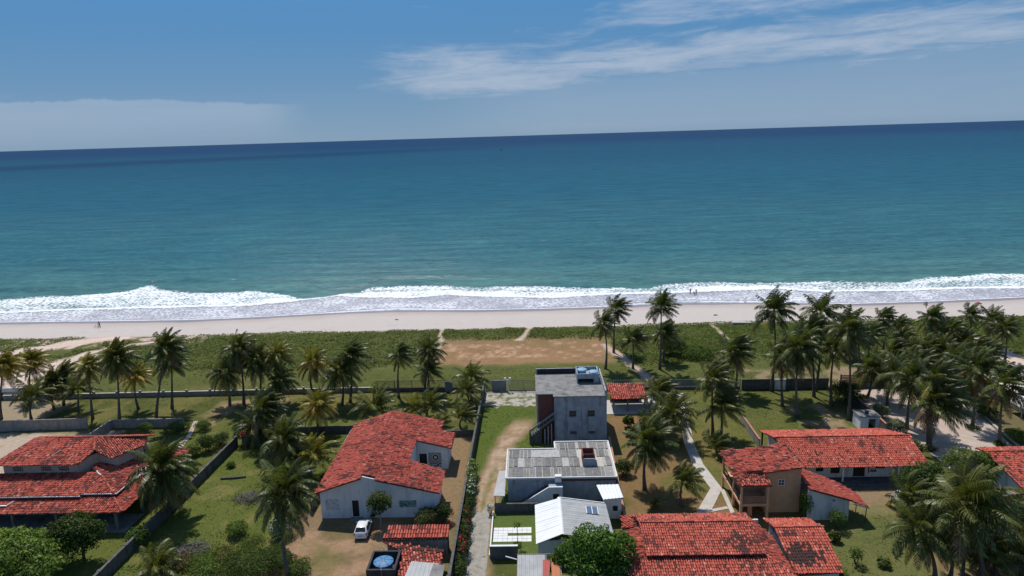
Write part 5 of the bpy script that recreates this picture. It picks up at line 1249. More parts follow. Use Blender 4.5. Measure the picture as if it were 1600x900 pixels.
# small lawn with two white slab strips
lw = plain('clipped_lawn', (0.088, 0.125, 0.024), (0.07, 0.10, 0.02), 3.0, 1.0, (0.13, 0.14, 0.05), 1.2, 0.55, 0.75, False, 0.6, 14)
sheet_poly('clipped_lawn', [(-5.2, 66.2), (0.0, 66.2), (0.0, 75.2), (-5.2, 75.2)], 0.03, lw)
GSL = GROUND
pv = random.Random(5)
for row, (y0, y1) in enumerate(((69.2, 69.75), (69.8, 70.35), (70.9, 71.45), (71.5, 72.05))):
    for i in range(8):
        x0 = -5.1+i*0.55
        o_ = obj('paving_slab', MB().box(x0, y0, 0.0, x0+0.53, y1, 0.055+pv.uniform(0, 0.012)), MATS['white_paint'], GROUND)
for i in range(3):
    o_ = obj('paving_slab', MB().box(-5.1+i*0.55, 70.40, 0.0, -5.1+i*0.55+0.53, 70.86, 0.058), MATS['white_paint'], GROUND)
# ------------------------------------------------------------------ coconut palms
WIND = np.array([1.0, -0.12, 0.0])
def frond_mesh(az, el, L, g, wind, seed, npair=24, wide=0.17):
    r = np.random.default_rng(seed)
    d = np.array([math.sin(az)*math.cos(el), math.cos(az)*math.cos(el), math.sin(el)])
    n = 11; pts = [np.zeros(3)]; dirs = [d.copy()]
    for i in range(n):
        s = (i+1)/n
        d = d+np.array([0, 0, -1.0])*g*(0.25+1.1*s)/n*3+WIND*wind*(0.2+s)/n*3
        d /= np.linalg.norm(d)
        pts.append(pts[-1]+d*L/n); dirs.append(d.copy())
    pts, dirs = np.array(pts), np.array(dirs)
    Q, C = [], []
    up = np.array([0, 0, 1.0])
    def at(s):
        f = s*n; i = min(int(f), n-1); t = f-i
        dd = dirs[i]*(1-t)+dirs[i+1]*t
        return pts[i]*(1-t)+pts[i+1]*t, dd/np.linalg.norm(dd)
    for i in range(n):                                            # rachis: two-sided keel
        w0, w1 = 0.055*(1-i/n)+0.012, 0.055*(1-(i+1)/n)+0.012
        sd0 = np.cross(dirs[i], up); sd0 /= np.linalg.norm(sd0)+1e-6; sd1 = np.cross(dirs[i+1], up); sd1 /= np.linalg.norm(sd1)+1e-6
        Q.append([pts[i]-sd0*w0, pts[i]+sd0*w0, pts[i+1]+sd1*w1, pts[i+1]-sd1*w1]); C.append((2.3, 2.0, 1.5))
    for side in (-1, 1):
        for k in range(npair):
            s = 0.15+0.85*(k+0.5*r.random())/npair
            p, dd = at(min(s, 1.0))
            sd = np.cross(dd, up); sd /= np.linalg.norm(sd)+1e-6
            ln = 1.18*L/4.2*(math.sin(math.pi*(0.16+0.80*s))**0.75)*r.uniform(0.82, 1.12)
            ld = sd*side*0.85+dd*(0.45+0.35*s)+np.array([0, 0, -0.22-0.30*r.random()])+WIND*wind*0.55
            ld /= np.linalg.norm(ld)
            m_ = p+ld*ln*0.5
            l2 = ld+np.array([0, 0, -0.75-0.3*r.random()])+WIND*wind*0.4; l2 /= np.linalg.norm(l2)
            t_ = m_+l2*ln*0.5
            w = dd*wide*0.5*(1.15-0.4*s)
            Q.append([p-w*0.6, p+w*0.6, m_+w, m_-w]); Q.append([m_-w, m_+w, t_+w*0.15, t_-w*0.15])
            b_ = r.uniform(0.62, 1.35); y_ = r.uniform(0, 0.25)
            C += [(b_*(1+y_), b_, b_*0.9)]*2
    V = np.array(Q, np.float32)
    me_o = quads('frond', V, MATS['frond'], np.array(C))
    me = me_o.data; bpy.data.objects.remove(me_o)
    return me
NAZ = 14
LEVELS = [(80, 0.20, 0.42), (60, 0.36, 0.45), (36, 0.46, 0.42), (10, 0.48, 0.34), (-18, 0.42, 0.24), (-52, 0.28, 0.12)]
FRS = [[[frond_mesh(2*math.pi*(k+0.3*q)/NAZ, math.radians(e-de), 4.2*ls, g*gs, w*ws, 1000+i*50+k+700*q) for k in range(NAZ)] for i, (e, g, w) in enumerate(LEVELS)] for q, (de, gs, ws, ls) in enumerate(((0, 1.0, 1.0, 1.0), (4, 1.55, 0.7, 1.08), (-4, 0.85, 1.75, 0.95)))]
GREEN = (0.075, 0.100, 0.026); OLIVE = (0.098, 0.118, 0.030); YEL = (0.30, 0.235, 0.04); YG = (0.18, 0.18, 0.036); DEAD = (0.17, 0.115, 0.06)
prng = random.Random(21)
def palm(base_px, crown_px, size, tone, label, group=None, dense=1.0, skirt=0, zb=0.0, nuts=False, world=None, low=False):
    if world: B, Cc = Vector(world[0]), Vector(world[1])
    else:
        B = P(base_px[0], base_px[1], zb); Cc = PY(crown_px[0], crown_px[1], B.y)
        Cc.z = max(Cc.z, 0.5)
    gz = float(land_z(np.array([B.x]), np.array([B.y]))[0]); B.z = gz-0.05
    R = thing('coconut_palm', B, label, 'palm tree', group)
    FR = FRS[prng.choice((0, 0, 1, 1, 2) if B.x < 25 else (0, 1, 2, 2, 2))]
    n = 9; pts, rad = [], []
    bend = Vector((prng.uniform(-0.5, 0.5), prng.uniform(-0.3, 0.3), 0))
    for i in range(n+1):
        t = i/n
        p = Vector((B.x+(Cc.x-B.x)*(t**1.35), B.y+(Cc.y-B.y)*t, B.z-0.15+(Cc.z-B.z+0.15)*t))+bend*math.sin(math.pi*t)
        pts.append(p); rad.append((0.21*(1-t)**3+0.125+0.02*(t > 0.95))*min(1.2, 0.75+0.25*size))
    obj('trunk', MB().tube(pts, rad, 7), MATS['palm_bark'], R, smooth=True)
    counts = [4, 6, 7, 7, 5, 0] if not low else [4, 6, 5, 2, 0, 0]
    if not low and not skirt and prng.random() < 0.45: skirt = 1
    if skirt: counts[5] = 3+skirt*2; counts[4] += skirt
    for lv, cnt in enumerate(counts):
        cnt = max(0, int(round(cnt*dense))); off = prng.random()
        for k in range(cnt):
            a_ = (k+off+prng.uniform(-0.3, 0.3))/max(cnt, 1)
            me = FR[lv][int(a_*NAZ) % NAZ]
            o = bpy.data.objects.new('frond', me); COL.objects.link(o); o.parent = R
            o.location = pts[-1]-B+Vector((prng.uniform(-.08, .08), prng.uniform(-.08, .08), -0.10*lv*0.6+0.12))
            sc = 0.97*size*prng.uniform(0.86, 1.12)*(0.92 if lv == 0 else 1.0)
            o.scale = (sc, sc, sc); o.rotation_euler = (prng.uniform(-.1, .1), prng.uniform(-.1, .1), prng.uniform(-0.2, 0.2))
            v = prng.uniform(0.72, 1.3); c = tone
            if lv >= 4 and prng.random() < 0.30: c = YG if tone != YEL else YEL
            if lv == 5: c = DEAD if prng.random() < 0.7 else YG
            if lv == 4 and prng.random() < 0.18: c = DEAD
            if tone == YEL and lv <= 1: c = YG
            o.color = (c[0]*v, c[1]*v, c[2]*v, 1)
    if nuts:
        mb = MB(); c0 = pts[-1]
        for k in range(9):
            a_ = prng.uniform(0, 6.28); q = c0+Vector((math.cos(a_)*0.32, math.sin(a_)*0.32, -0.25-prng.uniform(0, 0.3)))
            mb.lathe(q, [(0.03, -0.13), (0.11, -0.06), (0.12, 0.03), (0.05, 0.13)], 7)
        obj('coconuts', mb, MATS['nut'], R, kind='stuff', smooth=True)
    return R
plain('nut', (0.16, 0.15, 0.04), (0.20, 0.13, 0.04), 6, 0.6)
def row(group, lst):
    for base, crown, size, tone, label, *k in lst: palm(base, crown, size, tone, label, group, **(k[0] if k else {}))
row('yellow palms before the pillared wall', [
 ((2, 655), (6, 573), 0.95, YEL, 'golden palm on bare sand behind the plain grey yard wall'),
 ((47, 622), (48, 566), 0.85, YEL, 'yellow palm with ragged crown by the sandy end of the pillared wall'),
 ((145, 654), (138, 573), 0.75, YG, 'slim yellowish palm beside the gap in the grey yard wall'),
 ((217, 640), (212, 588), 0.8, YEL, 'shorter yellow palm between the skirted palm and the leaning palm'),
 ((434, 626), (434, 556), 0.85, YG, 'yellow-green palm at the tangled end of the pillared wall row'),
 ((489, 616), (489, 566), 0.85, YEL, 'yellow palm standing alone close to the pillared wall end')])
row('green palms before the pillared wall', [
 ((50, 657), (50, 624), 1.0, OLIVE, 'squat palm with fronds down to the plain grey yard wall', dict(low=True)), ((100, 633), (95, 590), 0.95, GREEN, 'dark palm in the thicket behind the plain grey yard wall'),
 ((122, 643), (122, 612), 0.85, OLIVE, 'short stocky palm between thicket and slim yellowish palm', dict(low=True)), ((187, 660), (182, 560), 1.0, OLIVE, 'full-crowned palm with a skirt of dead fronds at the grey corner wall', dict(dense=1.3, skirt=3)),
 ((244, 656), (258, 545), 0.95, GREEN, 'tall palm with strongly leaning trunk above the clipped bushes', dict(dense=1.2)), ((269, 638), (268, 568), 0.95, GREEN, 'upright palm just behind the leaning one'),
 ((359, 633), (352, 580), 0.95, GREEN, 'medium palm at the edge of the worn earth patch'), ((381, 631), (372, 546), 0.9, GREEN, 'tall dark palm with narrow crown beside the worn earth patch', dict(skirt=1)),
 ((405, 627), (402, 562), 1.0, GREEN, 'dark broad palm next to the narrow-crowned one', dict(skirt=1)), ((534, 633), (532, 582), 1.05, OLIVE, 'lower of two crowded palms near the iron fence corner', dict(dense=1.2)),
 ((547, 628), (547, 556), 1.0, GREEN, 'taller of two crowded palms near the iron fence corner'), ((430, 632), (436, 596), 0.85, GREEN, 'low dark palm beneath the yellow-green palm'), ((85, 640), (80, 600), 0.8, GREEN, 'small dark palm beside the squat one behind the yard wall')])
row('slim palms by the iron fence', [
 ((623, 621), (624, 554), 0.78, GREEN, 'slim straight palm alone before the dark iron fence'), ((662, 618), (670, 548), 0.8, GREEN, 'taller of two palms by the blank grey gate'), ((668, 614), (668, 578), 0.8, OLIVE, 'shorter of two palms by the blank grey gate'),
 ((736, 626), (736, 592), 0.9, OLIVE, 'low palm in the corner of iron fence and lane wall', dict(low=True)), ((731, 640), (728, 614), 0.8, OLIVE, 'low palm against the lane wall below the fence corner', dict(low=True))])
row('young palms behind the gabled house', [
 ((585, 668), (586, 640), 1.1, OLIVE, 'wide young palm behind the ridge of the gabled roof', dict(low=True)), ((668, 660), (670, 638), 1.0, OLIVE, 'young palm behind the right roof slope of the gabled house', dict(low=True)),
 ((724, 673), (722, 654), 0.75, OLIVE, 'small palm between the gabled house and the lane wall', dict(low=True)), ((655, 652), (650, 638), 0.7, YG, 'small pale palm close beside the wider young one', dict(low=True))])
row('palms in the green lot', [
 ((406, 700), (412, 640), 1.02, GREEN, 'big dark palm towering over the tiny tile-capped hut', dict(dense=1.2, skirt=1)), ((441, 738), (443, 690), 1.0, GREEN, 'broad palm between felled log and gabled house', dict(dense=1.2)),
 ((486, 742), (489, 716), 0.95, YG, 'low yellowish palm hugging the gabled house side wall', dict(low=True)), ((470, 735), (462, 712), 0.9, OLIVE, 'low green palm between the broad palm and the house side wall', dict(low=True)), ((420, 690), (400, 668), 0.9, GREEN, 'shorter palm under the big dark one by the hut')])
palm((498, 679), (498, 634), 0.85, YEL, 'small golden-yellow coconut palm alone on grass behind the gabled house', dense=1.3)
palm((452, 905), (445, 772), 0.98, GREEN, 'tall coconut palm on a thin trunk beside the white-flowered bush', dense=1.2, nuts=True, skirt=1)
palm((262, 806), (255, 735), 1.08, GREEN, 'bushy drooping coconut palm beside the garden wall of the tiered house', dense=1.5, skirt=4, nuts=True)
row('palms beyond the pavilion', [
 ((946, 578), (943, 505), 0.85, GREEN, 'palm with leftward drooping fronds at the dirt field corner', dict(skirt=1)), ((959, 552), (962, 483), 0.95, GREEN, 'tall palm further out on the sandy dune track', dict(skirt=1)),
 ((989, 578), (989, 530), 0.9, GREEN, 'medium palm beside the sandy dune track'), ((1031, 579), (1033, 480), 0.95, GREEN, 'tallest palm before the dark dune bush', dict(dense=1.2)), ((1036, 566), (1036, 520), 0.95, GREEN, 'half-height palm against the dark dune bush', dict(skirt=1))])
row('palms beside the garden path', [
 ((1114, 681), (1113, 594), 1.0, OLIVE, 'taller of two close palms right of the garden path'), ((1126, 686), (1127, 634), 1.05, OLIVE, 'lower fuller palm of the close pair by the garden path', dict(dense=1.2)),
 ((1030, 652), (1030, 614), 0.95, OLIVE, 'palm hanging over the pavilion corner'), ((1060, 692), (1052, 648), 1.05, OLIVE, 'broad palm overhanging the middle of the garden path', dict(dense=1.2)),
 ((1008, 765), (1014, 692), 1.05, GREEN, 'large dark palm on dry grass near the terracotta wall', dict(dense=1.3, skirt=1)), ((1066, 790), (1066, 754), 0.8, OLIVE, 'small bright palm near the path fork', dict(low=True)),
 ((1030, 690), (1022, 668), 0.9, GREEN, 'dark palm tucked behind the large one on dry grass'), ((1118, 712), (1118, 702), 0.85, GREEN, 'stemless fan of fronds at the foot of the close pair', dict(low=True)), ((1147, 613), (1148, 550), 1.05, GREEN, 'broad palm rising behind the grey bar fence end', dict(dense=1.2))])
palm((1022, 796), (1020, 793), 0.36, OLIVE, 'tiny spiky palm seedling under the palm by the garden path', low=True)
row('palms of the right back lawn', [
 ((1204, 611), (1209, 487), 1.1, GREEN, 'very tall palm beside the short white wall panel', dict(dense=1.2)), ((1274, 611), (1283, 490), 1.05, GREEN, 'very tall palm at the middle of the dark back wall'), ((1223, 635), (1222, 558), 1.0, GREEN, 'medium palm on the lawn near the white wall panel'),
 ((1247, 653), (1250, 545), 1.1, GREEN, 'tall full palm on the open middle of the right back lawn', dict(dense=1.2, skirt=1)), ((1272, 620), (1268, 520), 1.0, GREEN, 'second palm close to the dark back wall'), ((1299, 633), (1305, 540), 1.1, GREEN, 'full palm beside the dark lawn thicket', dict(dense=1.2, skirt=1)), ((1326, 656), (1326, 515), 1.0, GREEN, 'tall palm against the dark lawn divider wall')])
row('palms of the beach grove', [
 ((1378, 558), (1380, 497), 0.82, GREEN, 'tall grove palm directly behind the plank railing'), ((1405, 562), (1410, 527), 0.82, OLIVE, 'lower grove palm with olive fronds beside the tall one'), ((1452, 572), (1456, 497), 0.86, GREEN, 'windblown tall palm in the middle of the beach grove'),
 ((1448, 592), (1450, 543), 0.86, GREEN, 'shorter palm under the windblown one in the grove'), ((1487, 582), (1487, 515), 0.82, GREEN, 'grove palm between the windblown palm and the sand path'), ((1510, 556), (1515, 493), 0.73, GREEN, 'slim grove palm near the crimson umbrella'),
 ((1544, 546), (1550, 500), 0.82, GREEN, 'palm at the seaward bend of the winding sand path'), ((1569, 568), (1572, 512), 0.77, GREEN, 'palm on the inland bend of the winding sand path'), ((1495, 612), (1496, 562), 0.86, GREEN, 'grove palm by the end of the kerb'),
 ((1440, 617), (1440, 568), 0.86, GREEN, 'grove palm at the top of the sandy yard'), ((1340, 585), (1340, 530), 0.82, GREEN, 'grove palm at the left end of the plank railing'), ((1425, 580), (1424, 545), 0.77, GREEN, 'small grove palm behind the garden bench')])
row('palms of the beach grove', [
 ((1358, 572), (1362, 522), 0.82, GREEN, 'grove palm crowding the tall one behind the plank railing'), ((1392, 590), (1396, 548), 0.82, GREEN, 'bushy grove palm just above the stone wall'), ((1418, 600), (1422, 560), 0.77, OLIVE, 'olive grove palm behind the pale bench'),
 ((1470, 598), (1474, 548), 0.86, GREEN, 'grove palm standing among the densest crowns'), ((1500, 590), (1506, 535), 0.82, GREEN, 'grove palm on the inland side of the sand path'), ((1525, 600), (1530, 545), 0.77, GREEN, 'grove palm between sand path and kerb end'),
 ((1465, 560), (1470, 520), 0.73, GREEN, 'small seaward palm behind the windblown one'), ((1545, 600), (1548, 552), 0.77, GREEN, 'grove palm in front of the cream canopy'), ((1400, 545), (1404, 508), 0.73, GREEN, 'seaward grove palm against the beach sand'), ((1320, 560), (1322, 505), 0.82, GREEN, 'grove palm just beyond the dark back wall end')])
row('palms in the sandy yard', [
 ((1355, 621), (1362, 577), 0.95, GREEN, 'short palm at the upper corner of the sandy yard'), ((1387, 635), (1400, 586), 1.05, GREEN, 'palm with slanting trunk in the sandy yard'), ((1417, 670), (1426, 592), 1.1, GREEN, 'palm with dead skirt near the silvery shrubs', dict(skirt=1)),
 ((1455, 705), (1466, 628), 1.2, GREEN, 'largest yard palm, fronds swept sideways over twin trunks', dict(dense=1.3)), ((1451, 698), (1464, 594), 1.0, GREEN, 'taller twin behind the largest yard palm'), ((1519, 668), (1527, 576), 1.1, GREEN, 'skirted palm inside the kerb with a ring of plants', dict(skirt=2)),
 ((1562, 693), (1570, 600), 1.1, GREEN, 'skirted palm beside the kerb and the white building', dict(skirt=2)), ((1500, 640), (1502, 590), 1.0, GREEN, 'palm inside the upper stretch of the kerb')])
palm(None, None, 1.35, OLIVE, 'huge spreading coconut palm with arching green-gold fronds beside the lower lawn', dense=1.25, skirt=0, nuts=True, world=((43.6, 60.2, 0), (41.5, 60.6, 8.9)))
row('palm clump beside the lower lawn', [
 ((1460, 908), (1437, 828), 0.9, GREEN, 'palm with leaning trunk at the lawn side of the clump'), ((1482, 905), (1478, 850), 0.8, GREEN, 'short palm under the huge palm, next to the leaning trunk'), ((1504, 900), (1520, 850), 0.8, GREEN, 'dark palm directly beneath the huge spreading palm'),
 ((1556, 898), (1545, 858), 0.85, OLIVE, 'olive palm between the huge palm and the thicket'), ((1440, 800), (1424, 776), 0.9, GREEN, 'palm half covering the hidden white hatchback')])
palm((1600, 890), (1598, 838), 1.1, OLIVE, 'coconut palm rising beside the mixed green thicket', dense=1.2)
palm((248, 905), (246, 890), 0.8, OLIVE, 'low feathery palm at the foot of the dark garden wall', low=True)

# ------------------------------------------------------------------ broadleaf trees, bushes, flowers
lrng = np.random.default_rng(77)
def leaf_quads(Pn, Nn, size, shape=0.55):
    n = len(Pn)
    rv = lrng.normal(size=(n, 3)); t = np.cross(Nn, rv); t /= np.linalg.norm(t, axis=1)[:, None]+1e-6
    b_ = np.cross(Nn, t)
    sz = (size*lrng.uniform(0.6, 1.4, n))[:, None]
    fold = Nn*sz*0.18
    return np.stack([Pn-t*sz*0.5, Pn-b_*sz*shape*0.5+fold*0.3, Pn+t*sz*0.5-fold, Pn+b_*sz*shape*0.5+fold*0.3], 1)
def lobe_points(lobes, n, shell=0.5):
    vol = np.array([l[3]*l[4]*l[5] for l in lobes])**0.75; k = lrng.choice(len(lobes), n, p=vol/vol.sum())
    L = np.array(lobes)[k]
    d = lrng.normal(size=(n, 3)); d /= np.linalg.norm(d, axis=1)[:, None]
    d[:, 2] = np.where(d[:, 2] < -0.35, -d[:, 2], d[:, 2])
    bump = 0.55+0.85*fbm(d[:, 0]*2+k*3.1, d[:, 1]*2+d[:, 2]*1.7, 1.6, 5, 3)
    r = (shell+(1-shell)*lrng.random(n)**0.6)*bump
    return L[:, :3]+d*L[:, 3:6]*r[:, None], d
def leafy(name, label, cat, base, lobes, n, leaf, col, trunk=None, group=None, flowers=None, bark='bark', var=0.35, tip=None):
    """lobes are (dx, dy, dz, rx, ry, rz) from the base point"""
    B = Vector(base); R = thing(name, B, label, cat, group)
    Lb = [(B.x+l[0], B.y+l[1], B.z+l[2], l[3], l[4], l[5]) for l in lobes]
    p, d = lobe_points(Lb, n)
    p[:, 2] = np.maximum(p[:, 2], B.z+0.05)
    nn = d*0.7+lrng.normal(size=(n, 3))*0.55+np.array([0, 0, 0.35]); nn /= np.linalg.norm(nn, axis=1)[:, None]
    cl = fbm(p[:, 0], p[:, 1]+p[:, 2]*0.7, 1.1, 7, 2)[:, None]
    c = np.array(col)*(1+var*(lrng.random((n, 1))*2-1))*(0.7+0.65*cl)
    yl = (lrng.random(n) < 0.12)[:, None]; c = np.where(yl, c*np.array(tip or (1.7, 1.45, 0.9)), c)
    quads('crown' if trunk else 'foliage', leaf_quads(p, nn, leaf), MATS['leaf'], c, R)
    mb = MB()
    if trunk:
        h, r = trunk; top = B+Vector((lobes[0][0]*0.5, lobes[0][1]*0.5, h))
        mb.tube([B-Vector((0, 0, 0.1)), B.lerp(top, 0.5)+Vector((0.08, 0, 0)), top], [r, r*0.8, r*0.6], 7)
        for l in Lb: mb.tube([top-Vector((0, 0, h*0.15)), top.lerp(Vector(l[:3]), 0.5)+Vector((0, 0, 0.1)), Vector(l[:3])+Vector((0, 0, l[5]*0.3))], [r*0.5, r*0.32, r*0.12], 5)
        obj('trunk', mb, MATS[bark], R, smooth=True)
    else:
        for k in range(5):
            a_ = k*1.26+0.3; l = Lb[k % len(Lb)]
            mb.tube([B-Vector((0, 0, 0.1)), B+Vector((math.cos(a_)*l[3]*0.4, math.sin(a_)*l[4]*0.4, l[5]*0.5)), Vector(l[:3])+Vector((math.cos(a_)*l[3]*0.6, math.sin(a_)*l[4]*0.6, l[5]*0.4))], [0.05, 0.04, 0.015], 5)
        obj('stem', mb, MATS[bark], R)
    if flowers:
        fn, fc, fs = flowers
        p, d = lobe_points(Lb, fn, 0.9)
        m_ = d[:, 2] > -0.1; p, d = p[m_]+d[m_]*0.05, d[m_]
        cc = np.array(fc)*(1+0.25*(lrng.random((len(p), 1))*2-1))
        quads('flowers', leaf_quads(p, d, fs, 0.9), MATS['leaf'], cc, R, kind='stuff')
    return R
def blob(r, h, k=4, seed=0):
    q = random.Random(seed); L = [(0, 0, h*0.55, r*0.8, r*0.8, h*0.5)]
    for i in range(k):
        a_ = i*6.28/k+q.uniform(-0.4, 0.4); L.append((math.cos(a_)*r*0.5, math.sin(a_)*r*0.5, h*q.uniform(0.35, 0.62), r*q.uniform(0.42, 0.6), r*q.uniform(0.42, 0.6), h*q.uniform(0.32, 0.45)))
    return L
G1 = (0.068, 0.120, 0.026); G2 = (0.048, 0.080, 0.02); G3 = (0.105, 0.165, 0.03); G4 = (0.11, 0.135, 0.03)
def g(px, py): return P(px, py, 0)
leafy('sea_almond_tree', 'broad-leaved bright green tree crown spreading at the tiered house veranda', 'tree', (-55.5, 63.5, 0), [(0, 0, 3.2, 4.0, 3.2, 2.0), (-4.5, 1.5, 2.9, 3.6, 3.0, 1.9), (3.0, -1.5, 2.4, 3.0, 2.6, 1.6), (-3, -3, 2.6, 3.4, 3, 1.7), (-7.5, -1, 2.7, 3.2, 2.8, 1.8), (-0.5, 3.2, 2.2, 2.6, 2.0, 1.5)], 11000, 0.36, (0.14, 0.215, 0.045), (2.2, 0.22))
leafy('dense_tree', 'dense dark round-topped tree in front of the veranda posts', 'tree', (-51.0, 67.0, 0), [(0, 0, 3.6, 2.6, 2.2, 1.7), (-1.6, 0.3, 3.2, 2.0, 1.8, 1.6), (1.3, -0.3, 3.0, 1.8, 1.7, 1.7), (0.2, -1.0, 2.2, 2.2, 1.6, 1.5), (-0.8, 0.8, 4.2, 1.6, 1.4, 1.0), (-1.5, -1.3, 1.8, 1.6, 1.4, 1.2)], 9000, 0.26, (0.058, 0.092, 0.022), (2.4, 0.18))
leafy('yard_tree', 'small round tree on a pale bent trunk before the white gabled house', 'tree', (-18.6, 72.2, 0), [(0.1, 0.3, 3.5, 1.35, 1.2, 1.1), (-0.6, 0.2, 3.0, 1.0, 0.95, 0.9), (0.7, 0.2, 3.0, 1.0, 0.95, 0.9), (0.0, 0, 2.5, 0.9, 0.8, 0.7)], 2600, 0.22, (0.07, 0.105, 0.024), (1.9, 0.10), bark='pale_bark')
leafy('mango_tree', 'large glossy green tree overhanging the white metal roof', 'tree', (6.1, 61.9, 0), [(0, 0.3, 4.1, 3.2, 2.4, 1.7), (-2.4, 0.2, 3.0, 2.2, 1.9, 1.4), (2.2, 0.0, 3.8, 2.0, 1.9, 1.5), (-0.6, -1.2, 2.7, 2.8, 1.8, 1.4), (1.2, -1.0, 2.4, 2.4, 1.7, 1.3), (-3.9, 0.4, 2.2, 1.3, 1.2, 0.9), (0.3, 1.6, 3.3, 2.0, 1.4, 1.2)], 9500, 0.30, (0.085, 0.165, 0.028), (2.2, 0.24))
